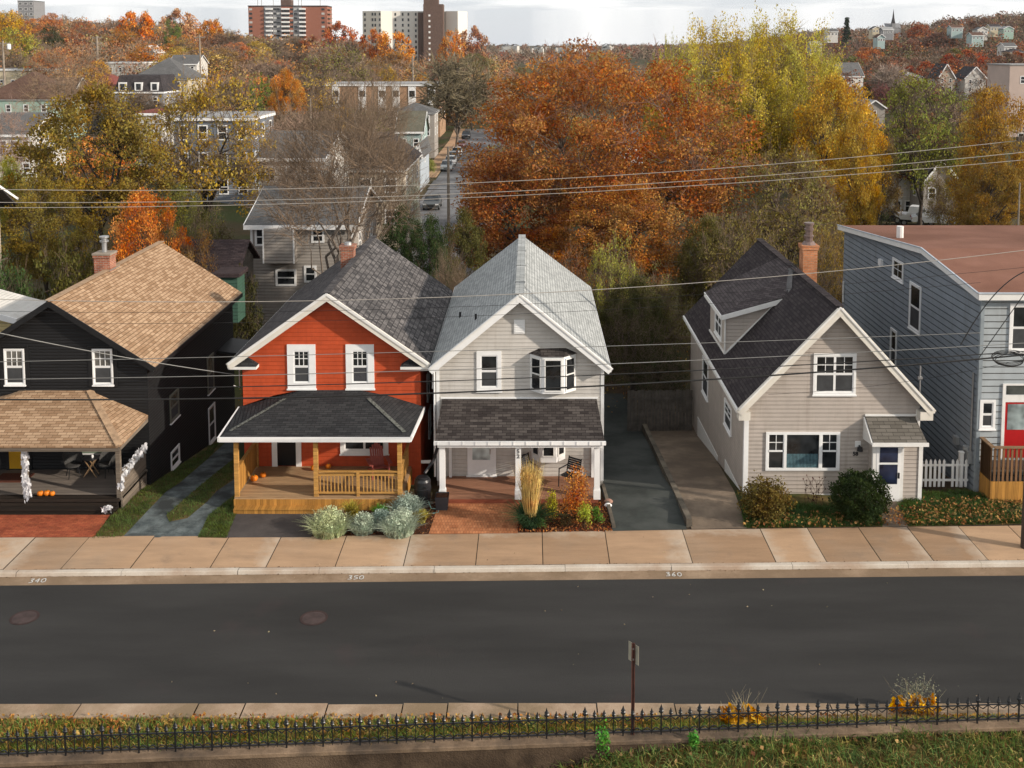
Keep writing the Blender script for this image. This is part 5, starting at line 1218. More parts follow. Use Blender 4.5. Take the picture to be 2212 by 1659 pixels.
# ================================================================ distant houses kit
SH_G = shingle('far_grey_shingle', (.12, .12, .12), (.17, .17, .17)); SH_D = shingle('far_dark_shingle', (.05, .045, .048), (.085, .075, .078)); SH_B = shingle('far_brown_shingle', (.11, .065, .05), (.16, .095, .07)); SH_R = shingle('far_red_shingle', (.20, .06, .05), (.27, .09, .07))
SH_O = shingle('far_olive_shingle', (.13, .125, .095), (.18, .17, .13)); FLATR = paint('flat_grey_roof', (.32, .32, .32), .9, .2)
_wcache = {}
def far_window(par, x, y, z, w, h, face='f', tm=None):
    """small window: frame with one pane as its child; copies share mesh data"""
    key = (round(w, 2), round(h, 2), tm.name if tm else '')
    if key not in _wcache:
        m = M(); t = .13
        m.box(0, w, -.05, 0, 0, t); m.box(0, w, -.05, 0, h-t, h); m.box(0, t, -.05, 0, t, h-t); m.box(w-t, w, -.05, 0, t, h-t); m.box(t, w-t, -.04, 0, h*.5-.04, h*.5+.04)
        a = m.build('window', tm or VINYL, par); m = M(); m.box(t*.5, w-t*.5, -.018, -.002, t*.5, h-t*.5); b = m.build('pane', GLASS, a); _wcache[key] = (a.data, b.data)
    else:
        a = bpy.data.objects.new('window', _wcache[key][0]); b = bpy.data.objects.new('pane', _wcache[key][1])
        COL.objects.link(a); COL.objects.link(b); a.parent = par; b.parent = a
    a.location = (x, y, z)
    if face == 'r': a.rotation_euler = (0, 0, R(90))
    if face == 'l': a.rotation_euler = (0, 0, R(-90)); 
    return a
def bg_house(label, vxl, vxr, veave, Y, h, d, roof, wallm, roofm, rise=2.2, rz=0, floors=2, nw=3, wsz=(.9, 1.3), side=2, name='house', cat='house', skirt=3, over=.35, trim=True, dormers=0, ch=False, wm=None):
    xl, _, z = atY(vxl, veave, Y); xr = atY(vxr, veave, Y)[0]; w = xr-xl; cx = (xl+xr)/2
    t = thing(name, label, cat, (cx, Y, z-h), rz=R(rz), world=False); a, b = -w/2, w/2
    if roof == 'gy': m = gable_body(a, b, 0, d, -skirt, h, 0, h+rise-.1)
    elif roof == 'gx': m = M(); m.slab([(a, 0, -skirt), (a, 0, h), (a, d/2, h+rise-.1), (a, d, h), (a, d, -skirt)], w, (1, 0, 0))
    else: m = M(); m.box(a, b, 0, d, -skirt, h)
    wl = m.build('wall', wallm, t)
    o = over
    if roof == 'gy': rf = gable_roof(a-o, b+o, -o, d+o, h-o*rise/(w/2)+.1, 0, h+rise+.1)
    elif roof == 'gx':
        rf = M(); e = h-o*rise/(d/2)+.1
        for y0, y1, s in ((-o, d/2, 1), (d+o, d/2, -1)):
            P = [(a-o, y0, e), (b+o, y0, e), (b+o, y1, h+rise+.1), (a-o, y1, h+rise+.1)]
            if s < 0: P = P[::-1]
            rf.slab(P, .12)
    elif roof == 'hip': rf = hip_roof(a-o, b+o, -o, d+o, h, h+rise)
    elif roof == 'hipr':
        rf = M(); A, B, C_, D = (a-o, -o, h), (b+o, -o, h), (b+o, d+o, h), (a-o, d+o, h); r0, r1 = (a-o, d/2, h+rise), (b-2.0, d/2, h+rise)
        for f in ((A, B, r1, r0), (B, C_, r1), (C_, D, r0, r1), (D, A, r0)): rf.poly(f)
        rf.poly([D, C_, B, A])
    elif roof == 'mansard':
        rf = M(); i = .7; c0 = [(a-.2, -.2, h), (b+.2, -.2, h), (b+.2, d+.2, h), (a-.2, d+.2, h)]; c1 = [(a+i, i, h+rise), (b-i, i, h+rise), (b-i, d-i, h+rise), (a+i, d-i, h+rise)]
        for k in range(4): rf.poly([c0[k], c0[(k+1) % 4], c1[(k+1) % 4], c1[k]])
        rf.poly([(p[0], p[1], p[2]+.0) for p in c1]); rf.poly(c0[::-1])
    else:
        rf = M(); rf.box(a-o*.5, b+o*.5, -o*.5, d+o*.5, h, h+.22)
    rfo = rf.build('roof', roofm, t)
    if trim:
        m = M()
        if roof == 'gx': m.box(a-o, b+o, -o-.05, -o, h-.3, h-.02); m.box(a-.02, a+.12, -.03, 0, -skirt, h-.05); m.box(b-.12, b+.02, -.03, 0, -skirt, h-.05)
        elif roof == 'gy':
            for s, e in ((a-o, -1), (b+o, 1)): m.bar((s, -o-.03, h-o*rise/(w/2)), (0, -o-.03, h+rise), .05, .28)
        else: m.box(a-o*.6, b+o*.6, -o*.6-.06, -o*.6+.0, h-.25, h+.05); m.box(b+o*.6, b+o*.6+.05, -o*.6, d, h-.25, h+.05)
        if roof == 'gx':
            for s in (a-o, b+o): m.bar((s, -o, h-.06), (s, d/2, h+rise+.0), .05, .15); m.bar((s, d+o, h-.06), (s, d/2, h+rise+.0), .05, .15)
        m.build('trim', VINYL, t)
    fh = (h-.3)/floors; ww, wh = wsz
    for f in range(floors):
        for k in range(nw):
            x = a+(w)*(k+.5)/nw-ww/2; far_window(t, x, -.0, f*fh+fh*.5-wh/2+.25, ww, wh, 'f', wm)
        for k in range(side):
            yq = d*(k+.5)/side
            far_window(t, b, yq-ww/2, f*fh+fh*.5-wh/2+.25, ww, wh, 'r', wm)
            if cx > 0: far_window(t, a, yq+ww/2, f*fh+fh*.5-wh/2+.25, ww, wh, 'l', wm)
    if roof == 'mansard' or dormers:
        for k in range(dormers or 3):
            x = a+w*(k+.5)/(dormers or 3); m = M()
            m.box(x-.7, x+.7, -.12 if roof == 'mansard' else .4, 1.4, h+.1, h+1.75); dd = m.build('dormer', VINYL, t)
            m = M(); m.box(x-.42, x+.42, (-.14 if roof == 'mansard' else .38), (-.125 if roof == 'mansard' else .395), h+.4, h+1.5); m.build('pane', GLASS, dd)
    if ch: m = M(); m.box(w*.2, w*.2+.6, d*.5, d*.5+.6, h+rise*.4, h+rise+1.1); m.build('chimney', BRK, t)
    return t
def sd(name, col): return siding('far_'+name, col, .2, .02, .06)
W_TAUPE = sd('taupe_siding', (.34, .31, .28)); W_WHITE = sd('white_siding', (.62, .60, .56)); W_CREAM = sd('cream_siding', (.58, .50, .36)); W_BEIGE = sd('beige_siding', (.44, .38, .30)); W_MINT = sd('mint_siding', (.34, .47, .40)); W_SLATE = sd('slate_siding', (.17, .19, .22)); W_YEL = sd('yellow_siding', (.62, .50, .25)); W_TEAL = sd('pale_teal_siding', (.36, .47, .46)); W_GREYD = sd('grey_siding', (.25, .25, .26))
BRKW = brick('tan_brick_wall', (.38, .22, .13), (.46, .28, .17), (.36, .28, .2)); BRKR = brick('red_brick_wall', (.32, .12, .08), (.38, .15, .10), (.3, .18, .13)); BRKD = brick('dark_brick_wall', (.13, .085, .07), (.17, .11, .09), (.13, .1, .08))
# ================================================================ houses behind
BLACKW = sd('dark_shed_wall', (.03, .028, .026)); SH_P = shingle('purplish_shed_shingle', (.055, .04, .042), (.08, .06, .06))
bg_house('cream yellow house with white fascia cut by the left edge behind the black house', -300, 22, 680, 50, 4.0, 2.2, 'gy', W_YEL, W_WHITE, rise=1.0, nw=3, side=1, floors=1, over=.6)
bh2 = bg_house('brown-roofed house with an upper porch deck at the left edge', -260, -66, 450, 62, 4.6, 3.5, 'gx', W_BEIGE, SH_D, rise=1.2, nw=4, side=1, floors=1, wsz=(1.1, 1.3), over=.8)
m = M(); m.box(1.5, 4.8, -2.2, 0, .5, .65); dk = m.build('deck', GREYW, bh2)
m = M(); m.box(1.5, 4.8, -2.22, -2.16, 1.55, 1.63); m.box(4.76, 4.82, -2.2, 0, 1.55, 1.63)
for k in range(17): m.box(1.55+k*.2, 1.6+k*.2, -2.21, -2.17, .65, 1.55)
m.build('deck_railing', GREYW, dk)
m = M()
for x in (1.6, 4.7): m.box(x-.08, x+.08, -2.2, -2.05, -3, .5)
m.build('deck_post', GREYW, bh2)
tp_ = bg_house('taupe two-storey house with white corner boards and grey roof behind the red house', 541, 762, 484, 66, 6.2, 10, 'gx', W_TAUPE, SH_G, rise=1.7, nw=0, side=2, floors=2)
w0 = -(atY(762, 484, 66)[0]-atY(541, 484, 66)[0])/2; px = (atY(612, 484, 66)[0]-atY(512, 484, 66)[0])/100
def tz(vy): return 6.2-(vy-484)*px
for (v0, v1, y0, y1) in ((550, 572, 492, 532), (593, 638, 583, 620), (672, 700, 493, 525), (655, 682, 575, 612)): far_window(tp_, w0+(v0-541)*px, 0, tz(y1), (v1-v0)*px, (y1-y0)*px)
m = M(); bz = tz(565); m.box(w0+33*px, w0+99*px, -.8, 0, bz, 6.0); m.build('bay_wall', W_TAUPE, tp_); m = M(); m.box(w0+32*px, w0+35*px, -.83, -.78, bz, 6.0); m.box(w0+97*px, w0+100*px, -.83, -.78, bz, 6.0); m.build('bay_trim', VINYL, tp_)
bg_house('beige house with a dark grey hipped roof beside the far side street', 706, 871, 366, 98, 6.2, 14.5, 'hipr', W_BEIGE, SH_D, rise=3.0, nw=3, side=3, floors=2, wsz=(1.2, 1.4), over=.3)
bg_house('white house with a long low grey roof behind the big bare tree', 560, 697, 340, 84, 5.5, 12, 'gx', W_WHITE, SH_G, rise=1.6, nw=3, side=1)
bg_house('tall slate-blue flat-roofed house behind the yellow-leaved tree', 374, 543, 256, 116, 9.4, 10, 'flat', W_SLATE, FLATR, nw=4, floors=3, side=3, wsz=(1.1, 1.7))
bg_house('white-porched house with low grey hip roof up the side street', 845, 938, 243, 172, 4.5, 7, 'hip', W_TAUPE, SH_G, rise=1.5, nw=3, side=2)
bg_house('pale teal cottage with an olive grey gable roof up the side street', 858, 912, 284, 158, 3.6, 8, 'gx', W_TEAL, SH_O, rise=2.8, nw=2, side=1, floors=1)
bg_house('small pale blue shed beside the side street sidewalk', 900, 908, 325, 140, 3.4, 12, 'gy', sd('pale_blue', (.42, .47, .52)), SH_G, rise=.8, nw=0, side=1, floors=1, name='shed', cat='shed')
ap = bg_house('low tan brick apartment block with white window bays', 700, 950, 183, 210, 7.5, 14, 'flat', BRKW, FLATR, nw=0, floors=2, side=2)
wA = (atY(950, 183, 210)[0]-atY(700, 183, 210)[0])
for fx in (.1, .33, .5, .62, .76, .93):
    x = -wA/2+wA*fx; m = M(); m.box(x-.75, x+.75, -.12, 0, .6, 7.2); b_ = m.build('window_bay', VINYL, ap)
    m = M()
    for z in (1.0, 4.4): m.box(x-.55, x+.55, -.15, -.125, z+.7, z+1.9)
    m.build('pane', GLASS, b_)
bg_house('mint green house with a brown pyramid roof at the left', -40, 113, 213, 172, 6.5, 13, 'hip', W_MINT, SH_B, rise=4.3, nw=4, side=3)
bg_house('low house with a plain brown roof between the mint and red-roofed houses', 60, 150, 214, 185, 5, 10, 'gx', W_CREAM, SH_B, rise=3.6, nw=3, side=1)
bg_house('white house under a dark red hipped roof', 155, 250, 192, 196, 5.5, 11, 'hip', W_WHITE, SH_R, rise=3.0, nw=3, side=2)
bg_house('grey mansard-roofed house with white dormers', 248, 352, 199, 188, 6, 9, 'mansard', W_GREYD, SH_D, rise=3.0, nw=3, side=2)
bg_house('pale yellow house with a broad blue-grey hip roof behind the mansard house', 285, 405, 170, 212, 5, 12, 'hip', W_CREAM, SH_G, rise=4.2, nw=3, side=2)
bg_house('cream flat-roofed house near the left edge on the hillside', -10, 88, 150, 232, 6, 10, 'flat', W_CREAM, FLATR, nw=4, floors=1, side=2)
bg_house('white two-storey flat-roofed house on the left hillside', 228, 312, 135, 285, 8, 12, 'flat', W_WHITE, FLATR, nw=4, side=3)
bg_house('small pale house among bare trees on the left hillside', 366, 425, 138, 270, 5, 9, 'gx', W_WHITE, SH_G, rise=2.2, nw=3, side=1)
bg_house('plain white block wall house with a dark red roof edge behind the left maple', 297, 346, 245, 130, 7, 8, 'flat', W_WHITE, SH_R, nw=0, side=2)
bg_house('white house half hidden at the left edge behind bare twigs', -30, 66, 290, 122, 5.5, 9, 'gx', W_WHITE, SH_G, rise=2.2, nw=4, side=2)
bg_house('small white gabled roof peeking between orange trees at upper left', 305, 335, 112, 330, 4, 8, 'gy', W_WHITE, W_WHITE, rise=2, nw=1, side=0, floors=1)
bg_house('dark brown low shed roof behind the black house', 380, 508, 582, 60, 2.0, 4, 'gx', BLACKW, SH_P, rise=1.3, nw=0, side=0, floors=1, trim=False, name='shed', cat='shed')
bg_house('green-walled shed behind the black house', 468, 512, 598, 57, 1.6, 1.5, 'flat', sd('green_wall', (.05, .11, .08)), SH_P, nw=0, side=0, floors=1, name='shed', cat='shed', skirt=1, trim=False)
# right-hand side
bg_house('white house with a grey roof and two skylights on the right slope', 1817, 1866, 165, 345, 7, 9, 'gx', W_WHITE, SH_G, rise=4.4, nw=3, side=2, rz=8)
bg_house('white bungalow with a pale hip roof on the right slope', 1938, 1995, 166, 352, 4.6, 10, 'hip', W_WHITE, FLATR, rise=1.8, nw=4, side=2, floors=1)
bg_house('small garage with a white low gable below the white bungalow', 1868, 1912, 232, 240, 3, 8, 'gy', W_TAUPE, FLATR, rise=1.6, nw=1, side=1, floors=1, name='garage', cat='garage')
bg_house('dark gabled cottage left of the tall green-topped tree crown at right', 2028, 2062, 166, 330, 5, 9, 'gy', W_BEIGE, SH_D, rise=4, nw=2, side=1)
bg_house('brown and white gabled house nearer the pinkish block', 2085, 2130, 168, 330, 5, 9, 'gy', W_WHITE, SH_D, rise=3.4, nw=2, side=1)
bg_house('pinkish rendered block building at the right edge', 2182, 2360, 141, 205, 17, 10, 'flat', paint('pink_render', (.48, .38, .33), .9, .08, .3), FLATR, nw=3, floors=3, side=0, wsz=(1.2, 1.5), trim=False, name='block_building', cat='building')
bg_house('white house showing behind the trunk of the green-topped tree', 1905, 1978, 340, 116, 7.5, 10, 'gx', W_WHITE, SH_D, rise=2.5, nw=3, side=2)
bg_house('pale grey house right of the green-topped tree trunk', 1996, 2068, 388, 112, 6, 10, 'gy', W_TAUPE, SH_G, rise=2.2, nw=2, side=2)
bg_house('small white house glimpsed through the big rust oak', 1340, 1400, 320, 130, 5, 8, 'gx', W_WHITE, SH_G, rise=2, nw=2, side=1)
farh = [(1788, 1810, 68, 560, 'gx', 'white house high on the right hillside nearest the yellow poplars'), (1885, 1905, 62, 620, 'gy', 'left of the pair of white houses mid-ridge at right'), (1908, 1930, 64, 610, 'gx', 'right of the pair of white houses mid-ridge at right'),
        (2056, 2080, 60, 600, 'gx', 'leftmost house of the pale row on the right ridge'), (2112, 2134, 64, 590, 'gy', 'second house of the pale row on the right ridge'), (2140, 2162, 58, 620, 'gx', 'third house of the pale row on the right ridge'), (2168, 2190, 62, 610, 'gy', 'mint house near the right end of the ridge'),
        (2100, 2125, 76, 540, 'gx', 'grey-roofed house just below the pale row on the right ridge'), (2170, 2195, 100, 450, 'gx', 'grey-white house below the ridge at the right edge'), (2180, 2215, 112, 430, 'hip', 'lower of the two houses below the ridge at the right edge'), 
        (1752, 1775, 96, 500, 'gx', 'small white roof beside the poplar crown edge'), (1896, 1912, 80, 540, 'gy', 'tiny cream house in the middle of the right hillside')]
for i, (a, b, v, Y, rf, lab) in enumerate(farh):
    bg_house(lab, a, b, v, Y, 3.0, 7, rf, (W_WHITE, W_CREAM, W_GREYD, W_TEAL)[i % 4] if 'mint' not in lab else W_MINT, (SH_G, SH_D, FLATR, SH_B)[i % 4], rise=1.5, nw=3, side=1, floors=1, wsz=(1.1, 1.2), skirt=3)
sp = thing('church', 'dark church with a thin spire on the right-hand skyline', 'church', (0, 0, 0), world=False); X, Y, Z = atY(1930, 52, 860); sp.location = (X, Y, Z-6); sp.scale = (.7, .7, .75)
m = M(); m.box(-9, 9, 0, 12, -6, 4); m.slab([(-9, 0, 4), (9, 0, 4), (9, 6, 9), (-9, 6, 9)], .3); m.build('nave', W_GREYD, sp); m = M(); m.box(-2, 2, -1, 3, -6, 9); m.build('tower', W_GREYD, sp); m = M(); m.lathe([(2.6, 0), (1.2, 6), (.1, 15)], (0, 1, 9), 8); m.build('spire', SH_D, sp)
rr = random.Random(5)
proto = None
for k in range(26):
    v = rr.uniform(1072, 1330); X, Y, Z = atY(v, rr.uniform(104, 113), rr.uniform(1300, 1700)); s = rr.uniform(.5, .9)
    if proto is None:
        proto = thing('house', 'tiny pale house on the far ridge under the horizon', 'house', (X, Y, Z), group='tiny pale houses on the far ridge', world=False)
        m = M(); m.box(-7, 7, 0, 9, -8, 5); m.build('wall', W_WHITE, proto); m = gable_roof(-7.5, 7.5, -.5, 9.5, 5, 0, 8); m.build('roof', SH_G, proto)
    else: dup(proto, (X, Y, Z), rz=rr.uniform(-.5, .5), scale=s)
# ---------------------------------------------------------------- towers
def px_at(Y): return (atY(1000, 50, Y)[0]-atY(900, 50, Y)[0])/100
t = thing('apartment_tower', 'wide red brick apartment tower with white balconies on the skyline', 'apartment tower', (0, 0, 0), world=False)
Y = 640; x0, _, zt = atY(536, 14, Y); x1 = atY(706, 14, Y)[0]; w = x1-x0; t.location = ((x0+x1)/2, Y, zt-42); a, b = -w/2, w/2; fh = 2.62; H = 42
m = M(); m.box(a, b, 0, 16, -10, H); m.build('wall', BRKR, t)
m = M(); m.box(a-.2, b+.2, -.3, 16, H, H+.6); m.build('roof', SH_D, t)
m = M(); m.box(a+w*.2, a+w*.3, -.2, 0, 0, H); m.box(a+w*.3, a+w*.42, -.1, 0, 0, H); m.box(a+w*.57, a+w*.68, -.1, 0, 0, H); m.build('facade_strip', W_GREYD, t)
nf = 15
for c0, c1 in ((.225, .31), (.425, .525), (.65, .73)):
    for f in range(nf): m = M(); z = H-1.4-f*fh; m.box(a+w*c0, a+w*c1, -1.5, 0, z-.6, z+.35); m.build('balcony', VINYL, t)
    for f in range(nf): m = M(); z = H-1.4-f*fh; m.box(a+w*c0+.1, a+w*c1-.1, -.15, -.05, z-2.0, z-.8); m.build('pane', GLASS, t)
for cc in (.03, .34, .38, .55, .60, .95):
    for f in range(nf): m = M(); z = H-1.4-f*fh; m.box(a+w*cc-.9, a+w*cc+.9, -.14, 0, z-.9, z+.3); m.build('pane', GLASS if (f+int(cc*100)) % 3 else paint('pale_blind', (.5, .5, .48)), t)
for f in range(nf): m = M(); z = H-1.4-f*fh; m.box(b, b+1.6, 1, 9, z-.5, z-.1); m.build('side_balcony', KERBW, t)
m = M(); m.box(a+w*.40, a+w*.53, 3, 10, H+.6, H+4.2); m.build('penthouse', BRKD, t)
m = M(); m.box(a+w*.44, a+w*.49, 4, 8, H+4.2, H+6.5)
for q in (.1, .15, .3, .62, .66, .9): m.box(a+w*q-.1, a+w*q+.1, 4, 4.2, H+.6, H+rr.uniform(5, 9))
m.build('antenna', KERBW, t)
t = thing('apartment_tower', 'white apartment tower with rows of small dark windows on the skyline', 'apartment tower', (0, 0, 0), world=False)
Y = 560; x0, _, zt = atY(783, 24, Y); t.location = (x0, Y, zt-34); H = 34; s_ = px_at(Y); WT = paint('white_tower_render', (.74, .71, .64), .8, .05, .05); WTS = paint('cream_tower_render', (.52, .50, .44), .8, .05, .05)
def facade(x0, x1, y0, y1, mat, wx, nm='wall'):
    m = M(); U = Vector((x1-x0, y1-y0, 0)); L = U.length; U.normalize(); N = Vector((U.y, -U.x, 0)); m.slab([(x0, y0, -10), (x1, y1, -10), (x1, y1, H), (x0, y0, H)], 12, tuple(-N)); m.build(nm, mat, t)
    for f in range(12):
        for u in wx: m = M(); lb(m, (x0, y0, H-2.4-f*2.9), U, N, u*L-.45, u*L+.45, .0, .06, 0, 1.5); m.build('pane', GLASS, t)
facade(0, 41*s_, 0, -3, WTS, (.13, .55, .7, .95)); facade(41*s_, 64*s_, -3, 0, WT, ()); facade(64*s_, 120*s_, 0, 1, WT, (.12, .4, .62, .9)); 
facade(120*s_, 206*s_, 1.5, 1.5, WTS, (.1, .2)); facade(180*s_, 206*s_, 1.0, -1.5, WT, ())
t2 = thing('lift_tower', 'dark brown brick lift tower standing against the white apartment tower', 'tower', (x0, Y-4, zt-34), world=False)
m = M(); m.box(121*s_, 134*s_, 0, 6, -10, H-1); m.box(134*s_, 176*s_, -3, 6, -10, H+3.4); m.build('wall', BRKD, t2); m = M(); m.box(134*s_, 165*s_, -1, 6, H+3.4, H+9); m.build('lift_room', BRKD, t2)
for f in range(9): m = M(); z = H-3-f*2.9; m.box(145*s_, 149*s_, -3.08, -3, z, z+1); m.build('window', VINYL, t2)
bg_house('grey balconied apartment tower cut by the top left corner', 38, 72, 2, 600, 30, 14, 'flat', W_GREYD, SH_D, nw=3, floors=10, side=0, wsz=(2.0, 1.4), trim=False, name='apartment_tower', cat='apartment tower', skirt=12)
# ---------------------------------------------------------------- back gardens: fences
def board_fence(label, pts, h, mat, z0=-1.7, step=.16):
    t = thing('board_fence', label, 'fence', (pts[0][0], pts[0][1], z0)); m = M()
    for p, q in zip(pts[:-1], pts[1:]):
        L = math.hypot(q[0]-p[0], q[1]-p[1]); n = int(L/step)
        for k in range(n):
            a = k/n; b = (k+.9)/n; P = lambda t_: (p[0]+(q[0]-p[0])*t_, p[1]+(q[1]-p[1])*t_); A, B = P(a), P(b); hh = h+.03*math.sin(k*2.3)
            m.slab([(A[0], A[1], z0), (B[0], B[1], z0), (B[0], B[1], z0+hh), (A[0], A[1], z0+hh)], .02, (0, 1, 0))
    m.build('boards', mat, t); m = M()
    for p, q in zip(pts[:-1], pts[1:]): m.bar((p[0], p[1]+.04, z0+h*.8), (q[0], q[1]+.04, z0+h*.8), .05, .09); m.bar((p[0], p[1]+.04, z0+.25), (q[0], q[1]+.04, z0+.25), .05, .09)
    m.build('rail', mat, t)
a = atG(486, 672); b = atG(625, 668); board_fence('black board fence behind the black and red houses', [(a[0], a[1]), (b[0]+3, b[1])], 1.75, paint('blackened_boards', (.018, .015, .014), .8, .4))
a = atZ(1395, 905, 0); board_fence('grey weathered board gate closing the concrete drive', [(4.6, 48.3), (7.7, 48.4)], 2.0, paint('grey_boards', (.12, .105, .09), .9, .3))
a = atZ(1560, 640, 0); board_fence('brown board fence in the garden behind the beige cottage', [(9, 58), (16, 60)], 1.6, paint('brown_boards', (.13, .085, .06), .9, .3))
# small dark lean-to behind the black house
t = thing('lean_to', 'small black lean-to canopy at the back corner of the black house', 'lean-to', (-13.9, 48, 0)); m = M(); m.slab([(-14.3, 47, 2.6), (-13.1, 47, 2.45), (-13.1, 49.2, 2.45), (-14.3, 49.2, 2.6)], .1); m.build('roof', BTRIM, t); m = M(); m.box(-13.2, -13.1, 47, 47.1, -1.8, 2.4); m.box(-13.2, -13.1, 49.1, 49.2, -1.8, 2.4); m.build('post', BTRIM, t)
# ---------------------------------------------------------------- side street and cars
def ground_strip(m, pts, w0, w1, dz):
    for (p, q) in zip(pts[:-1], pts[1:]):
        n = 6
        for k in range(n):
            A = [p[0]+(q[0]-p[0])*k/n, p[1]+(q[1]-p[1])*k/n]; B = [p[0]+(q[0]-p[0])*(k+1)/n, p[1]+(q[1]-p[1])*(k+1)/n]
            z = lambda X, Y: terr(X, Y)+dz
            m.poly([(A[0]+w0, A[1], z(*A)), (A[0]+w1, A[1], z(*A)), (B[0]+w1, B[1], z(*B)), (B[0]+w0, B[1], z(*B))])
c1 = [(-9.6, 74), (-10, 110), (-10, 156), (-10.4, 220), (-11.5, 250)]
m = M(); ground_strip(m, c1, -3.9, 5, .12); struct('side_street', m, rough2('worn_asphalt', (.13, .13, .135), (.22, .22, .225), .15, bump=.01, c3=(.09, .09, .095), sc3=.08))
m = M(); ground_strip(m, c1[2:], -6.6, -4.0, .2); struct('side_street_sidewalk', m, rough2('far_sidewalk', (.38, .24, .14), (.46, .31, .2), .2))
m = M(); ground_strip(m, [(-25, 122), (25, 122)], 0, 0, 0); 
m = M()
for X in np.arange(-14, 30, 4): m.poly([(X, 142, terr(X, 142)+.17), (X+4, 142, terr(X+4, 142)+.17), (X+4, 152, terr(X+4, 152)+.17), (X, 152, terr(X, 152)+.17)])
struct('cross_street', m, MATS['worn_asphalt'])
CARP = objcol('car_paint', .25, .05, 1, .5); TYRE = paint('tyre', (.02, .02, .02), .9); LAMPG = glass('headlight_glass', (.5, .5, .5), .1); CGL = glass('car_glass', (.02, .025, .03), .05)
def make_car(L=4.4, W=1.8, H=1.5, kind='car'):
    t = thing('parked_car', '', 'car', (0, 0, 0), world=False); h = W/2
    # side profile (y forward = -Y), lofted with tumblehome
    if kind == 'pickup': body = [(-L/2, .45), (-L/2, .95), (-L*.22, 1.05), (-L*.12, H*.64), (L*.14, H*.64), (L*.14, .98), (L/2, .98), (L/2, .45)]; cab = [(-L*.2, 1.0), (-L*.1, H), (L*.1, H), (L*.13, 1.0)]
    else: body = [(-L/2, .35), (-L/2+.03, .72), (-L*.28, .95), (L*.40, .98), (L/2-.05, .85), (L/2, .4)]; cab = [(-L*.27, .93), (-L*.13, H-.04), (L*.2, H), (L*.40, .96)]
    m = M(); m.slab([(-h, y, z) for y, z in body], W, (1, 0, 0)); 
    m.slab([(-h*.96, y, z-.03) for y, z in cab][:1]+[(-h*.8, y, z-.02) for y, z in cab][1:3]+[(-h*.96, y, z-.03) for y, z in cab][3:], .02, (1, 0, 0))
    R_ = [(-h*.93, cab[0][0], cab[0][1]-.02), (-h*.76, cab[1][0], cab[1][1]), (-h*.76, cab[2][0], cab[2][1]), (-h*.93, cab[3][0], cab[3][1]-.02)]; R2 = [(-p[0], p[1], p[2]) for p in R_]
    m.raw([R_[1], R_[2], R2[2], R2[1], (R_[1][0], R_[1][1]+.02, R_[1][2]-.05), (R_[2][0], R_[2][1], R_[2][2]-.05), (R2[2][0], R2[2][1], R2[2][2]-.05), (R2[1][0], R2[1][1]+.02, R2[1][2]-.05)], [(0, 3, 2, 1), (0, 1, 5, 4), (1, 2, 6, 5), (2, 3, 7, 6), (3, 0, 4, 7)])
    m.build('body', CARP, t)
    for nm, q in (('windscreen', (R_[0], R_[1], R2[1], R2[0])), ('rear_window', (R_[3], R_[2], R2[2], R2[3])), ('side_window', tuple(R_)), ('side_window', tuple(R2))): m = M(); m.poly(q); m.build(nm, CGL, t)
    for s in (-1, 1):
        for y in (-L*.31, L*.31):
            m = M(); m.tube([(s*(h-.16), y, .33), (s*(h+.02), y, .33)], .33, 16); wq = m.build('wheel', TYRE, t); m = M(); m.tube([(s*(h+.02), y, .33), (s*(h+.03), y, .33)], .2, 10); m.build('rim', STEEL, wq)
        m = M(); m.box(s*h*.55, s*h*.95, -L/2-.01, -L/2+.06, .62, .76); m.build('headlight', LAMPG, t)
        m = M(); m.box(s*h*.7, s*h*.96, L/2-.05, L/2+.012, .65, .82); m.build('tail_light', paint('tail_lamp_red', (.3, .02, .02), .3), t)
    m = M(); m.box(-h*.4, h*.4, -L/2-.012, -L/2+.03, .45, .62); m.build('grille', BLACKM, t)
    return t
car0 = make_car(); car_used = [False]
def car(label, vx, Y, col, rz=0, sc=1, group=None, src=None):
    X, _, Z = at_ground(vx, Y, .13)
    if src is None and not car_used[0]: c = car0; car_used[0] = True; c.location = (X, Y, Z); c.rotation_euler = (0, 0, rz); c['label'] = label; c.scale = (sc,)*3
    elif src is not None: c = src; c.location = (X, Y, Z); c.rotation_euler = (0, 0, rz); c['label'] = label; c.scale = (sc,)*3
    else: c = dup(car0, (X, Y, Z), rz, label, scale=sc)
    if group: c['group'] = group
    for ch in c.children:
        if ch.name.startswith('body'): ch.color = c4(col)
    return c
gcar = 'cars parked along the far side street'
car('dark grey car facing us at the near end of the far side street', 933, 125, (.05, .055, .055), 0, 1.08, gcar)
car('grey car at the near end of the row parked up the side street', 965, 166, (.22, .24, .26), R(1), 1, gcar)
car('silver car second in the row up the side street', 973, 173.5, (.45, .46, .47), R(1), 1, gcar)
car('dark car third in the row up the side street', 980, 181, (.10, .11, .12), R(1), 1, gcar)
car('white car fourth in the row up the side street', 987, 189, (.65, .65, .65), R(1), 1, gcar)
car('dark red car farther up the side street than the white one', 996, 204, (.12, .03, .03), R(1), 1, gcar)
car('black car at the far end of the row where the trees close over the street', 1007, 226, (.02, .02, .025), R(1), 1, gcar)
car('white car under the left edge of the rust oak', 1028, 108, (.6, .6, .6), R(70), 1, gcar)
pk = make_car(5.3, 1.95, 1.8, 'pickup'); pk.name = 'parked_pickup'; pk['category'] = 'pickup truck'
car('white pickup truck behind the brown roof of the blue house', 1984, 106, (.7, .7, .7), R(60), 1, None, pk)
car('silver car beside the white pickup behind the brown roof', 2024, 104, (.4, .42, .44), R(75), 1)
car('dark car in shadow left of the white pickup', 1925, 107, (.02, .02, .025), R(80), 1)
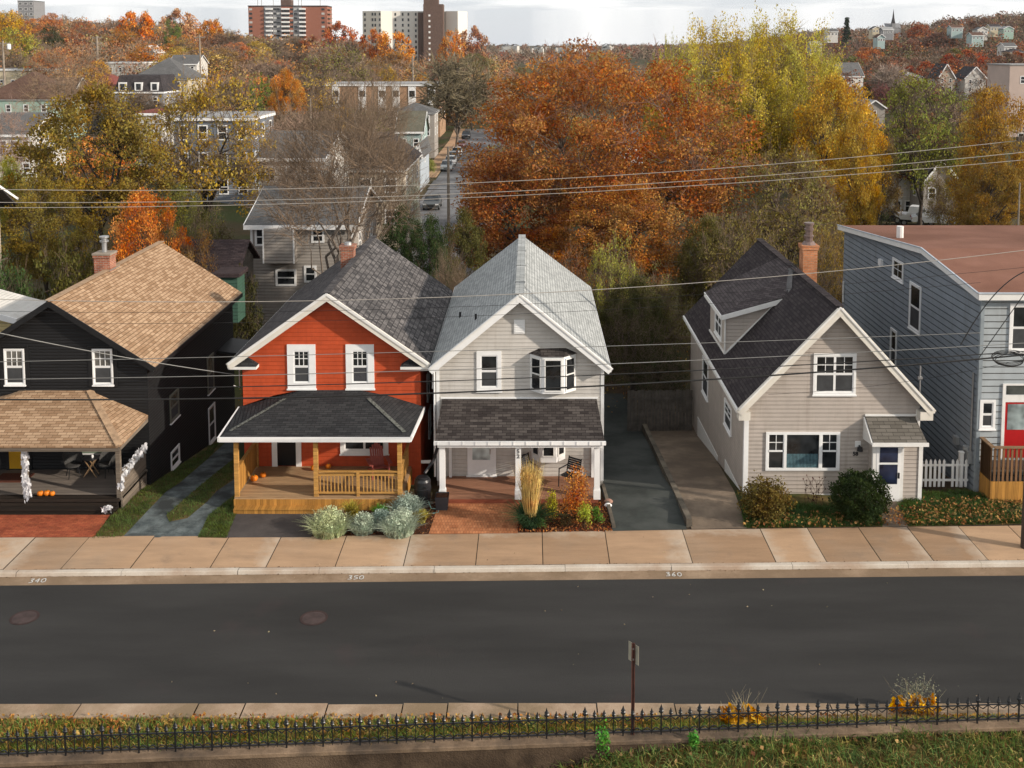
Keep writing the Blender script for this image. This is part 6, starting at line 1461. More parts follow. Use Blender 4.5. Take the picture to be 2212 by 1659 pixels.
# ================================================================ named trees behind the houses
vtree('oak', 'huge rust-orange oak filling the middle behind the pale grey house', 1320, 92, 640, 76, (.31, .10, .026), twc=TWR)
vtree('maple', 'rust-orange tree filling in below the left edge of the huge oak', 1120, 330, 300, 70, (.27, .08, .024), twc=TWR, base=-1.5)
vtree('maple', 'orange-leaved tree below the middle of the huge oak', 1330, 400, 300, 64, (.30, .11, .026), twc=TWR, base=-1)
vtree('broom', 'broad yellow poplar with feathery upright top rising just right of the rust oak', 1560, 48, 330, 94, (.45, .32, .045), twc=(.3, .25, .15))
vtree('poplar', 'slim yellow-green poplar left of the broad yellow ones', 1448, 66, 110, 102, (.33, .28, .05), twc=(.3, .25, .15))
vtree('broom', 'broad yellow poplar filling the right half of the yellow crowns', 1690, 34, 290, 96, (.42, .325, .05), twc=(.3, .25, .15))
vtree('maple', 'golden-yellow round tree right of the yellow poplars', 1815, 165, 210, 88, (.44, .24, .028))
vtree('maple', 'golden tree low down beside the golden-yellow round tree', 1852, 240, 110, 80, (.38, .21, .025))
vtree('sparse', 'olive-brown thin-leaved tree right of the yellow poplars above the beige roof', 1700, 320, 260, 70, (.22, .17, .05), twc=TWG)
vtree('sparse', 'tall dark-limbed tree with a yellow-green top at right', 2000, 160, 235, 98, (.22, .225, .045), twc=(.1, .08, .06))
vtree('maple', 'orange-brown dense tree at the right edge', 2160, 190, 190, 84, (.33, .165, .026))
vtree('maple', 'dark amber tree low at the right edge behind the brown roof', 2150, 330, 160, 76, (.22, .12, .025), base=-1)
vtree('maple', 'big green and orange maple behind the black house', 190, 186, 320, 76, (.20, .125, .024), twc=(.1, .08, .06))
vtree('maple', 'amber-green maple crown left of the big maple behind the black house', 95, 380, 190, 68, (.2, .135, .026))
vtree('maple', 'vivid orange-red small maple just behind the chimney of the black house', 320, 412, 175, 60, (.50, .13, .02))
vtree('sparse', 'yellow thin-leaved tree left of centre behind the tan roof', 450, 155, 280, 82, (.36, .22, .035), twc=(.2, .16, .12))
vtree('bare_upright', 'large bare pale-limbed tree rising behind the red house', 735, 112, 330, 60, OLIV, twc=(.20, .155, .115))
vtree('bare', 'bare brown tree left of the large bare one behind the red house', 610, 280, 150, 78, OLIV, twc=TWG)
vtree('bare_upright', 'slender bare upright tree in front of the brick apartment block', 800, 150, 170, 95, OLIV, twc=TWP)
vtree('bare', 'bare grey tree against the white gable-ended house', 660, 330, 170, 70, OLIV, twc=TWG, base=-1)
vtree('shrubby', 'low thicket tree left of the taupe house', 400, 470, 140, 60, BRONZ, twc=TWG)
vtree('maple', 'dark green tree right of the taupe house', 868, 445, 110, 62, (.045, .07, .022), base=-1.7)
vtree('maple', 'dark green tree in front of the side street end', 925, 468, 110, 58, (.04, .06, .02), base=-1.7)
vtree('maple', 'dark olive tree between the side street and the rust oak', 1000, 455, 120, 60, (.09, .08, .025), base=-1.7)
vtree('shrubby', 'yellow-tipped tall shrub behind the ridge of the pale grey house', 1325, 490, 120, 56, (.34, .32, .06), twc=TWG, base=-1.7)
vtree('shrubby', 'brown tangled thicket behind the driveway', 1400, 560, 210, 56, (.14, .115, .04), twc=TWG, base=-1.65)
vtree('shrubby', 'brown-olive thicket directly behind the beige cottage', 1590, 440, 260, 62, (.17, .13, .04), twc=TWG, base=-1.7)
vtree('shrubby', 'amber thicket between the beige cottage and the blue house', 1790, 470, 150, 60, (.24, .15, .035), twc=TWG, base=-1.7)
vtree('shrubby', 'dark shrub mass right of the pale grey house beside the driveway', 1370, 640, 150, 51, (.07, .065, .025), twc=TWG, base=-1.65)
vtree('shrubby', 'dark green shrub at the end of the driveway', 1425, 730, 120, 50, (.045, .055, .02), twc=TWG, base=-1.65)
vtree('maple', 'dark leafy tree overhanging the end of the asphalt driveway', 1365, 600, 150, 53, (.075, .07, .025), base=-1.65)
vtree('shrubby', 'reddish shrub beside the rust oak above the pale grey roof', 1215, 520, 150, 58, (.26, .09, .03), twc=TWG, base=-1.65)
vtree('bare_upright', 'thin bare sapling between the red and pale grey roofs', 975, 512, 70, 53.5, OLIV, twc=TWP, base=-1.65)
vtree('bush', 'dark green bush at the left edge beside the cream yellow house', 12, 560, 110, 58, (.06, .09, .03), base=-1.65)
vtree('bush', 'dark leafy bush behind the black house chimney', 140, 520, 150, 60, (.09, .08, .022), base=-1.65)
vtree('bush', 'dark bush behind the black board fence', 520, 585, 90, 60, (.06, .055, .02), base=-1.65)
vtree('bare', 'spreading bare tree against the left rooftops', 135, 92, 190, 150, OLIV, twc=(.32, .24, .17))
vtree('sparse', 'gold and brown tree behind the mansard house', 205, 128, 90, 190, (.5, .24, .03))
vtree('bare', 'grey bare tree at the left edge in front of white walls', 12, 215, 120, 96, OLIV, twc=(.38, .28, .24))
vtree('maple', 'lime and orange tree at the left edge below the white walls', 10, 340, 90, 84, (.28, .26, .04))
vtree('midup', 'narrow green tree left of the orange one near the centre left', 560, 145, 60, 175, (.14, .17, .035))
vtree('maple', 'bright orange rounded tree near the centre left', 618, 150, 85, 165, (.42, .15, .025))
vtree('midsparse0', 'olive tree above the brick apartment block at left', 718, 95, 150, 235, (.22, .20, .05), twc=TWP)
vtree('mid1', 'dark gold round tree above the brick apartment block', 838, 143, 60, 240, (.36, .2, .025))
vtree('mid0', 'small orange tree above the right end of the brick apartment block', 912, 156, 42, 250, (.5, .2, .02))
vtree('midbare1', 'grey-green bare tree right of the brick apartment block', 985, 118, 175, 190, OLIV, twc=(.2, .18, .12))
vtree('midsparse1', 'olive-brown tree overhanging the side street from the left', 950, 180, 150, 270, (.16, .14, .05), twc=TWG)
vtree('mid2', 'bronze tree at the left side of the side street', 955, 225, 50, 245, (.28, .13, .03))
vtree('mid0', 'small gold tree glowing beside the side street shed', 742, 232, 60, 125, (.5, .25, .03))
vtree('bush', 'yellow-green bush on the bank beside the side street', 925, 340, 34, 158, (.28, .28, .07))
vtree('bush', 'white-flecked bush at the corner of the side street', 888, 378, 44, 93, (.36, .38, .32))
vtree('bush', 'low green hedge bush behind the white pickup', 1900, 455, 60, 96, (.05, .06, .02))
vtree('mid1', 'bright yellow small tree beside the pale blue-grey house at right', 2075, 330, 60, 98, (.6, .5, .05))
vtree('midsparse0', 'reddish-brown tree behind the green-topped tree at right', 1945, 250, 110, 115, (.25, .13, .04), twc=TWG)
vtree('midbare0', 'wine-brown bare tree beside the white bungalow', 1905, 185, 50, 260, OLIV, twc=(.22, .1, .1))
vtree('midbare1', 'grey leafless tree in front of the right slope', 1925, 140, 80, 300, OLIV, twc=(.33, .28, .25))
vtree('conifer', 'small dark conifer below the skylit white house', 1877, 188, 22, 260, (.03, .035, .025), name='conifer')
vtree('mid1', 'small gold tree below the skylit white house', 1888, 196, 36, 262, (.42, .28, .05))
vtree('conifer', 'dark spruce on the right skyline left of the church', 1830, 38, 30, 700, (.03, .045, .025), name='conifer')
for i, (vx, vt, vw, Y, col, lab) in enumerate([(294, 20, 75, 430, (.55, .15, .02), 'dome-shaped bright orange tree on the left skyline'), (388, 18, 80, 460, (.45, .22, .12), 'thin reddish domed tree on the left skyline'), (372, 42, 50, 400, (.13, .17, .04), 'dark green round tree just below the left skyline'),
        (455, 38, 60, 440, (.48, .17, .03), 'orange tree between the domed trees and the red brick tower'), (20, 22, 90, 300, (.5, .26, .02), 'yellow-orange tree at the top left corner'), (30, 60, 110, 270, (.3, .26, .04), 'olive tree at the top left under the yellow-orange one'), (108, 58, 60, 330, (.05, .06, .03), 'dark evergreen clump on the upper left slope'), (735, 45, 75, 500, (.42, .10, .04), 'red tree beside the red brick tower'),
        (805, 60, 60, 480, (.45, .12, .03), 'rust tree at the foot of the white tower'), (850, 64, 80, 470, (.6, .22, .03), 'bright orange tree at the foot of the white tower'), (1020, 55, 70, 480, (.34, .14, .08), 'thin red-brown tree right of the white tower'), (975, 62, 60, 470, (.5, .18, .04), 'orange tree under the right end of the white tower'), (1240, 112, 60, 330, (.42, .12, .03), 'rust tree peeking left above the huge oak'), (1300, 108, 90, 350, (.38, .24, .06), 'golden brown tree on the valley floor behind the oak')]):
    vtree(('mid%d' % (i % 3)) if Y < 420 else 'far%d' % (i % 3), lab, vx, vt, vw, Y, col)
vtree('shrubby', 'olive thicket in the gap left of the taupe house', 445, 425, 120, 68, (.13, .12, .035), twc=TWG)
vtree('maple', 'dark green-gold tree under the yellow thin-leaved one', 395, 400, 120, 72, (.14, .13, .03))
vtree('shrubby', 'brown thicket between the left maple and the orange-red small maple', 250, 470, 120, 66, (.16, .11, .035), twc=TWG)
vtree('shrubby', 'brown-gold thicket screening the pale grey house at right', 2055, 345, 110, 92, (.2, .14, .04), twc=TWG)
vtree('sparse', 'thin brown tree left of the trunk of the green-topped tree', 1895, 290, 120, 90, (.2, .13, .04), twc=TWG)
vtree('shrubby', 'amber thicket right of the rust oak below the golden trees', 1760, 400, 150, 78, (.26, .17, .04), twc=TWG)
vtree('maple', 'dark olive tree between the beige roof and the rust oak', 1520, 470, 120, 62, (.12, .10, .03))
# ---------------------------------------------------------------- fill: grouped look-alikes per slope and colour
rf_ = random.Random(17)
KEEP = [  # picture boxes (v units) that trees nearer than Y must not cover
 (0, 125, 172, 242, 165), (150, 360, 160, 245, 180), (225, 320, 120, 168, 278), (850, 960, 225, 305, 150), (815, 905, 285, 420, 97), (740, 955, 175, 225, 205), (905, 1020, 290, 470, 330),
 (1812, 1872, 140, 195, 335), (1932, 2000, 152, 185, 340), (2150, 2212, 138, 230, 200), (0, 95, 120, 182, 231), (55, 155, 170, 222, 184), (150, 255, 155, 212, 195), (300, 420, 125, 155, 268), (290, 350, 238, 290, 129), (0, 70, 275, 335, 120), (540, 700, 0, 72, 620), (783, 990, 0, 68, 540), (1865, 1915, 210, 240, 235), (2025, 2135, 148, 185, 320), (1060, 1400, 0, 100, 1200),
 (285, 410, 140, 180, 205), (541, 815, 470, 640, 64), (600, 745, 290, 380, 82), (370, 545, 250, 420, 112), (1890, 1990, 330, 480, 100)]
PAL = {'rust-red': (.32, .07, .03), 'orange': (.50, .17, .03), 'golden': (.44, .25, .04), 'olive': (.16, .14, .045), 'russet-brown': (.26, .12, .05), 'bare grey-brown': None, 'dark green': (.05, .07, .03), 'mauve-brown': (.20, .11, .08), 'brick-orange': (.40, .12, .04)}
def okay(X, Y, Z, H, W):
    d = Y*math.cos(PT)+(HC-Z)*math.sin(PT)
    def pr(x, z):
        h = HC-z; dd = Y*math.cos(PT)+h*math.sin(PT); return (CX+F*x/dd)/S, (CY+F*(h*math.cos(PT)-Y*math.sin(PT))/dd)/S
    x0_, t_ = pr(X-W/2, Z+H); x1_, b_ = pr(X+W/2, Z)
    for (a, b, t, bo, Yk) in KEEP:
        if Y < Yk and x1_ > a+4 and x0_ < b-4 and t_ < bo-3 and b_ > t: return False
    return True
def zone(where, u0, u1, Y0, Y1, n, pal, H=(8, 12), far=False, sky=None, cat='tree', wf=(.85, 1.15)):
    cnt = {}
    pts = []
    for _ in range(n*30):
        if len(pts) >= n: break
        u = rf_.uniform(u0, u1); Y = Y0*(Y1/Y0)**rf_.random(); X = u*Y
        if any(abs(X-p[0]) < p[2]*.5 and abs(Y-p[1]) < p[2]*.9 for p in pts): continue
        h = rf_.uniform(*H); Z = terr(X, Y); W = h*rf_.uniform(*wf)
        if -.16 < u < -.03 and abs(X+10.5) < 9 and Y < 240: continue
        if sky:
            d = Y*math.cos(PT); vt = (CY+F*((HC-Z-h)*math.cos(PT)-Y*math.sin(PT))/d)/S
            if vt < sky: h = max(5, h*.6)
        if not okay(X, Y, Z, h, W): continue
        pts.append((X, Y, W)); c = rf_.choice(pal); col = PAL[c]
        j = rf_.uniform(.8, 1.2)
        if c == 'bare grey-brown': key = rf_.choice(['midbare0', 'midbare1']); cl = OLIV; tw = tuple(x*j for x in rf_.choice([TWG, TWP, (.27, .20, .16)]))
        else:
            key = rf_.choice(['far0', 'far1', 'far2'] if far else ['mid0', 'mid1', 'mid2', 'mid0', 'mid1', 'midsparse0', 'midsparse1']); cl = tuple(x*j*rf_.uniform(.92, 1.08) for x in col); tw = TWG
        if c == 'dark green' and rf_.random() < .5: key = 'conifer'; W = h*.5
        cat_ = 'tree'; put_tree(key, '%s tree %s' % (c, where), X, Y, Z, h, W, cl, tw, group='%s trees %s' % (c, where))
near_l = ['orange', 'golden', 'bare grey-brown', 'bare grey-brown', 'olive', 'russet-brown']
zone('among the rooftops of the lower left slope', -.52, -.24, 88, 200, 9, near_l, (7, 11))
zone('on the middle of the left hillside', -.53, -.2, 200, 340, 28, ['orange', 'bare grey-brown', 'bare grey-brown', 'russet-brown', 'golden', 'rust-red', 'brick-orange'], (9, 14))
zone('near the top of the left hillside', -.54, -.24, 330, 520, 28, ['orange', 'rust-red', 'russet-brown', 'bare grey-brown', 'golden', 'brick-orange', 'mauve-brown'], (10, 15))
zone('on the bare wooded rise below the two towers', -.3, -.04, 230, 520, 40, ['bare grey-brown', 'bare grey-brown', 'bare grey-brown', 'bare grey-brown', 'russet-brown', 'olive', 'rust-red'], (10, 15), sky=58)
zone('around the side street behind the taupe house', -.24, -.1, 95, 230, 8, ['bare grey-brown', 'olive', 'bare grey-brown', 'golden'], (8, 11))
zone('in the valley behind the huge oak', -.04, .16, 150, 600, 18, ['russet-brown', 'bare grey-brown', 'golden', 'rust-red', 'olive'], (7, 10), sky=100)
zone('on the flat ground at the foot of the right slope', .26, .6, 110, 330, 24, ['russet-brown', 'bare grey-brown', 'golden', 'olive', 'rust-red', 'mauve-brown'], (7, 11))
zone('on the lower part of the right hillside', .22, .58, 330, 520, 28, ['russet-brown', 'rust-red', 'bare grey-brown', 'golden', 'olive', 'brick-orange', 'mauve-brown'], (9, 14), far=True, wf=(1, 1.4))
zone('on the upper part of the right hillside', .22, .58, 520, 850, 16, ['rust-red', 'russet-brown', 'mauve-brown', 'mauve-brown', 'brick-orange', 'russet-brown', 'dark green'], (10, 15), far=True, wf=(1.1, 1.5))
# far woods: one mass of crowns beyond the countable trees
def woods(name, label, u0, u1, Y0, Y1, n, seed, cols, barec, hr=(9, 14)):
    rg = np.random.default_rng(seed); V = []; Cc = []
    for k in range(n):
        u = rg.uniform(u0, u1); Y = Y0*(Y1/Y0)**rg.random(); X = u*Y; Z = terr(X, Y); h = rg.uniform(*hr); w = h*rg.uniform(.42, .62)
        if not okay(X, Y, Z, h*.95, w*1.8): continue
        s = max(.38, Y*.0019); m_ = int(min(300, max(40, 2.6*(w/s)**2))); bare = rg.random() < .45
        v = rg.normal(size=(m_, 3)); v /= np.linalg.norm(v, axis=1)[:, None]; L = rg.normal(size=(7, 3)); L /= np.linalg.norm(L, axis=1)[:, None]; v = v*.5*rg.uniform(.5, 1, (m_, 1))+L[rg.integers(0, 7, m_)]*.5
        P = np.array([X, Y, Z+h*.5])+v*np.array([w, w, h*.55])
        A, _ = leaf_arrays(P, s*(3.2 if bare else 1), rg, .09 if bare else .75, up=1.0 if bare else 0); V.append(A)
        c = np.array((barec if bare else cols)[int(rg.integers(len(barec if bare else cols)))])*rg.uniform(.75, 1.25); Cc.append(np.tile([*c, 1], (len(A), 1))*np.repeat(rg.uniform(.75, 1.25, m_), 4)[:, None])
    T = NT(name+'_mat'); at = T.n('Attribute', attribute_name='tint'); d = T.n('BsdfDiffuse', {'Color': at.outputs['Color']}); T.link(d.outputs[0], T.out.inputs[0])
    VV = np.concatenate(V); me = fast_mesh(name, VV, np.arange(len(VV)).reshape(-1, 4), T.m); ca = me.color_attributes.new('tint', 'FLOAT_COLOR', 'POINT'); ca.data.foreach_set('color', np.concatenate(Cc).astype(np.float32).ravel())
    o = bpy.data.objects.new(name, me); COL.objects.link(o); tag(o, label, 'woods'); o['kind'] = 'stuff'
WB = [(.24, .18, .125), (.29, .22, .155), (.20, .15, .105), (.27, .18, .13)]
woods('far_woods', 'distant brown and red woods on the far ridges along the horizon', -.55, .6, 850, 2600, 3000, 5, [(.22, .10, .06), (.16, .10, .075), (.26, .09, .05), (.14, .12, .07), (.19, .13, .10)], WB)
woods('left_hill_woods', 'orange, russet and bare woods filling the left hillside', -.56, -.02, 210, 850, 1500, 6, [(.40, .20, .08), (.32, .18, .09), (.46, .22, .06), (.26, .22, .09), (.42, .29, .10), (.36, .15, .07)], WB, (7, 13))
woods('right_hill_woods', 'rust, mauve-brown and bare woods filling the right hillside', .2, .6, 260, 850, 1500, 8, [(.30, .10, .045), (.26, .12, .08), (.36, .15, .05), (.20, .13, .09), (.28, .11, .06), (.16, .14, .06)], [(.17, .12, .09), (.21, .14, .10), (.15, .10, .08)], (7, 13))
woods('valley_scrub', 'olive and brown scrub in the valley behind the big trees', -.24, .3, 130, 700, 500, 9, [(.20, .14, .06), (.16, .13, .05), (.26, .14, .05)], WB, (5, 8))
# ================================================================ front-yard plants
def blades_arrays(B, h, w, lean, rg, droop=.25):
    n = len(B); a = rg.uniform(0, 6.283, n); L = rg.uniform(.55, 1.1, n)*h; d = np.stack([np.cos(a), np.sin(a), np.zeros(n)], 1); l = lean*rg.random(n)**.7
    s = np.stack([-np.sin(a), np.cos(a), np.zeros(n)], 1)*w/2; mid = B+d*(l*L*.45)[:, None]; mid[:, 2] += L*.6; tip = B+d*(l*L*(1+droop))[:, None]; tip[:, 2] += L*(1-droop*l*.8)
    V = np.stack([B-s, B+s, mid+s*.8, mid-s*.8, tip+s*.15, tip-s*.15], 1).reshape(-1, 3)
    q = np.arange(n)[:, None]*6; return V, np.concatenate([q+np.array([0, 1, 2, 3]), q+np.array([3, 2, 4, 5])])
def cat_arrays(parts):
    V = []; F_ = []; n = 0
    for v, f in parts: V.append(v); F_.append(np.asarray(f)+n); n += len(v)
    return np.concatenate(V), np.concatenate(F_)
GRASSM = leafmat('grass_blades', .3, .9, 1.5, .2)
def plant(name, label, cat, base, parts, group=None, single_mesh=False):
    """parts: (child name, V, F, colour); world coordinates"""
    if len(parts) == 1:
        nm, V, F_, col = parts[0]; me = fast_mesh(name, V-np.array(base), F_, GRASSM); o = bpy.data.objects.new(name, me); COL.objects.link(o); o.location = base; o.color = c4(col); return tag(o, label, cat, group)
    t = thing(name, label, cat, base, group=group)
    for nm, V, F_, col in parts: me = fast_mesh(nm, V-np.array(base), F_, GRASSM); o = bpy.data.objects.new(nm, me); COL.objects.link(o); o.parent = t; o.color = c4(col)
    return t
def mound(c, r, h, n, w, seed, lean=.9, fill=.35):
    rg = np.random.default_rng(seed); a = rg.uniform(0, 6.283, n); q = rg.random(n)**.5*r*fill; B = np.stack([c[0]+q*np.cos(a), c[1]+q*np.sin(a), np.full(n, c[2])], 1)
    V, F_ = blades_arrays(B, h, w, lean, rg, .3); return V, F_
def leafball(c, rx, rz, n, s, seed, ry=None, lump=9, fill=.35):
    rg = np.random.default_rng(seed); L = rg.normal(size=(lump, 3)); L /= np.linalg.norm(L, axis=1)[:, None]; L[:, 2] = np.abs(L[:, 2])*1.1-.25; idx = rg.integers(0, lump, n)
    v = rg.normal(size=(n, 3)); v /= np.linalg.norm(v, axis=1)[:, None]; P = (L[idx]*.55+v*(rg.random(n)**fill)[:, None]*.55)*np.array([rx, ry or rx, rz])+np.array([c[0], c[1], c[2]+rz*.62])
    P[:, 2] = np.maximum(P[:, 2], c[2]+.02); return leaf_arrays(P, s, rg)
SILV = (.50, .56, .43)
def g0(vx, vy, z=.13): return atZ(vx, vy, z)
for i, (vx, vy, r, h, col, lab) in enumerate([(712, 1150, .78, .8, (.55, .58, .34), 'biggest silvery-green feathery shrub at the left end of the flower bed by the cedar porch'), (785, 1148, .5, .58, SILV, 'smallest silvery shrub in the middle of the flower bed by the cedar porch'),
        (862, 1150, .7, .78, SILV, 'silvery shrub at the front right of the flower bed by the cedar porch'), (880, 1112, .6, .72, (.38, .46, .38), 'grey-green shrub behind the front right silvery shrub'), (826, 1138, .45, .58, (.33, .42, .35), 'dusty green shrub squeezed between the two right-hand silvery shrubs')]):
    b = g0(vx, vy); V, F_ = mound(b, r*.9, h*.72, 1300, .024, 100+i, 1.0, .8); A = leafball(b, r*.8, h*.72, 1900, .06, 130+i, lump=16, fill=.3)
    plant('silver_shrub', lab, 'shrub', b, [('foliage', *cat_arrays([(V, F_), A]), col)], 'silvery shrubs in the bed by the cedar porch')
for i, (vx, vy, r, h, col, lab) in enumerate([(760, 1118, .28, .55, (.42, .33, .06), 'yellowing spiky plant behind the silvery shrubs on the left'), (822, 1118, .3, .42, (.14, .30, .04), 'bright green leafy plant in the middle of the flower bed'), (835, 1095, .3, .5, (.34, .36, .07), 'yellow-green spiky plant against the cedar skirt'), (912, 1128, .24, .4, (.45, .36, .08), 'pale yellow plant at the right end of the flower bed by the hose'),
        (722, 1090, .25, .4, (.30, .24, .06), 'low brownish plant beside the cedar steps'), (790, 1165-28, .15, .3, (.16, .34, .05), 'tiny green sprig between silvery shrubs')]):
    b = g0(vx, vy); plant('garden_plant', lab, 'plant', b, [('foliage', *cat_arrays([mound(b, r, h, 260, .03, 200+i, .8, .4), leafball(b, r, h*.7, 420, .055, 220+i)]), col)])
b = g0(1146, 1137)
rg = np.random.default_rng(7); n = 900; a = rg.uniform(0, 6.283, n); q = rg.random(n)**.5*.17; Bp = np.stack([b[0]+q*np.cos(a), b[1]+q*np.sin(a), np.full(n, b[2])], 1); Vt, Ft = blades_arrays(Bp, 2.1, .018, .30, rg, .0)
n = 1600; zz = rg.uniform(.9, 2.0, n); a = rg.uniform(0, 6.283, n); q = rg.random(n)**.6*(.10+.30*zz/2); P = np.stack([b[0]+q*np.cos(a), b[1]+q*np.sin(a), b[2]+zz], 1); A = leaf_arrays(P, .13, rg, .2, up=2.5)
plant('ornamental_grass', 'tall tan feather reed grass with a dark green skirt beside the middle white post', 'ornamental grass', b, [('plume', *cat_arrays([(Vt, Ft), A]), (.66, .43, .17)), ('base_leaves', *mound(b, .45, .8, 900, .02, 9, 1.25, .6), (.06, .11, .05))])
for i, (vx, vy, rx, rz, n, s, col, lab) in enumerate([(1243, 1118, .62, 1.3, 2000, .07, (.50, .15, .035), 'orange-red leafy shrub in front of the slatted porch chair'), (1193, 1122, .28, .75, 700, .06, (.50, .44, .04), 'bright yellow small shrub right of the tall tan grass'), (1262, 1141, .3, .62, 800, .06, (.42, .44, .05), 'yellow-green shrub at the front of the bed below the orange-red one'), (1290, 1130, .25, .4, 450, .06, (.14, .26, .04), 'small green shrub near the right white post'),
        (1222, 1138, .3, .35, 500, .06, (.07, .05, .025), 'dark brown withered shrub between the yellow ones'), (1166, 1143, .25, .3, 450, .06, (.10, .16, .04), 'low green shrub at the foot of the tall tan grass')]):
    b = g0(vx, vy); V1, F1 = leafball(b, rx, rz, n, s, 300+i, fill=.6, lump=12); rg = np.random.default_rng(i); st = []
    for k in range(16): e = np.array(b)+rg.normal(size=3)*[rx*.4, rx*.4, 0]+[0, 0, rz*rg.uniform(.6, 1.35)]; st.append([*b, *e, .012, .005])
    Vs, Fs = seg_arrays(st, 3); plant('garden_shrub', lab, 'shrub', b, [('foliage', V1, F1, col), ('stems', Vs, Fs, (.12, .07, .04))])
def roundbush(c, rx, ry, rz, n, s, seed, rough=.1, p=.22):
    rg = np.random.default_rng(seed); v = rg.normal(size=(n, 3)); v /= np.linalg.norm(v, axis=1)[:, None]
    k = 1+rough*(np.sin(v[:, 0]*5+seed)*np.cos(v[:, 2]*6)+np.sin(v[:, 1]*7+v[:, 0]*4)+.6*np.sin(v[:, 2]*11+v[:, 0]*9)); q = (rg.random(n)**p)*k*rg.normal(1, .035, n)
    P = v*q[:, None]*np.array([rx, ry, rz*.52])+np.array([c[0], c[1], c[2]+rz*.5]); P[:, 2] = np.maximum(P[:, 2], c[2]+.02); return leaf_arrays(P, s, rg)
for i, (vx, vy, rx, ry, rz, n, s, col, lab, rgh) in enumerate([(1653, 1122, .88, .8, 1.45, 6500, .085, (.16, .105, .03), 'loose orange-tinged bush at the left corner of the beige cottage', .16), (1856, 1120, .98, .85, 1.62, 15000, .075, (.045, .062, .02), 'dense dark green rounded bush below the big window of the beige cottage', .1)]):
    b = g0(vx, vy); V1, F1 = roundbush(b, rx, ry, rz, n, s, 400+i, rgh, .5 if i == 0 else .16); rg = np.random.default_rng(i); st = []
    for k in range(22): a_ = np.array(b)+rg.normal(size=3)*[.15, .15, 0]; e = np.array(b)+rg.normal(size=3)*[rx*.35, ry*.35, 0]+[0, 0, rz*rg.uniform(.6, .95)]; st.append([*a_, *e, .02, .006])
    Vs, Fs = seg_arrays(st, 3); plant('bush', lab, 'bush', b, [('foliage', V1, F1, col), ('stems', Vs, Fs, (.1, .06, .04))])
b = g0(1756, 1090); rg = np.random.default_rng(4); st = []; lp = []
for k in range(12):
    p = np.array(b)+rg.normal(size=3)*[.15, .05, 0]
    for j in range(4): e = p+np.array([rg.normal()*.1, rg.normal()*.03, rg.uniform(.15, .3)]); st.append([*p, *e, .008, .005]); p = e; lp.append(e)
Vs, Fs = seg_arrays(st, 3); plant('rose_canes', 'thin dark leafless canes against the beige siding between the two bushes', 'plant', b, [('stems', Vs, Fs, (.09, .035, .035)), ('leaves', *leaf_arrays(np.repeat(np.array(lp), 2, 0), .08, rg), (.09, .03, .03))])
# leaf-covered clumps by the iron fence
for i, (vx, vy, w_, lab) in enumerate([(1600, 1562, 1.0, 'bright yellow-orange leafy clump behind the iron fence right of the sign post'), (1975, 1538, 1.15, 'yellow-orange hosta clump with dried grey stalks behind the right part of the iron fence')]):
    b = atZ(vx, vy, .12); rg = np.random.default_rng(50+i); c = np.array(b); n = 130; a = rg.uniform(0, 6.283, n); q = rg.random(n)**.5; P = np.stack([b[0]+q*w_*.55*np.cos(a), b[1]+q*.25*np.sin(a), b[2]+.08+.2*rg.random(n)], 1)
    A = leaf_arrays(P, .26, rg, .6, up=.0); st = []
    for k in range(26): e = c+np.array([rg.normal()*.32*w_, rg.normal()*.1, rg.uniform(.35, .95)]); s0 = c+np.array([rg.normal()*.25*w_, rg.normal()*.1, 0]); st.append([*s0, *e, .008, .003])
    ps = [('foliage', *A, (.72, .34, .012)), ('stalks', *seg_arrays(st, 3), (.42, .36, .26))]
    if i: P2 = c+rg.normal(size=(420, 3))*[.26, .1, .13]+[0.05, 0, .62]; ps.append(('seed_heads', *leaf_arrays(P2, .05, rg), (.24, .24, .17)))
    plant('fence_plant', lab, 'plant', b, ps)
for i, (vx, vy, h, lab) in enumerate([(1302, 1648, .62, 'bright green upright weed below the retaining wall left of the sign post'), (1497, 1620, .3, 'small bright green weed below the wall right of the sign post')]):
    x, y, z = atZ(vx, vy, -.3 if i == 0 else 0); z = Zl(x, y); b = (x, y, z); plant('weed', lab, 'plant', b, [('foliage', *leafball(b, .2 if i == 0 else .14, h, 380, .07, 60+i, lump=7), (.13, .33, .05))])
# grass and fallen leaves: uncountable
def inpoly(pts, poly):
    x, y = pts[:, 0], pts[:, 1]; ins = np.zeros(len(pts), bool); n = len(poly); j = n-1
    for i in range(n):
        xi, yi, xj, yj = poly[i][0], poly[i][1], poly[j][0], poly[j][1]
        c = ((yi > y) != (yj > y)) & (x < (xj-xi)*(y-yi)/(yj-yi+1e-12)+xi); ins ^= c; j = i
    return ins
def scatter_poly(pv, n, rg):
    P = np.array([atG(a, b)[:2] for a, b in pv]); lo, hi = P.min(0), P.max(0); out = []
    while sum(len(o) for o in out) < n:
        q = rg.uniform(lo, hi, (n*2, 2)); out.append(q[inpoly(q, P)])
    return np.concatenate(out)[:n]
def stuff(name, label, cat, V, F_, col, mat=None):
    me = fast_mesh(name, V, F_, mat or GRASSM); o = bpy.data.objects.new(name, me); COL.objects.link(o); o.color = c4(col); tag(o, label, cat); o['kind'] = 'stuff'; return o
rg = np.random.default_rng(77)
def clumpy(X, Y, rg, s=1.0): return .5+.5*np.sin(X*2.1*s+np.sin(Y*3.3)*1.3)*np.sin(Y*2.7*s+1+np.sin(X*1.9))
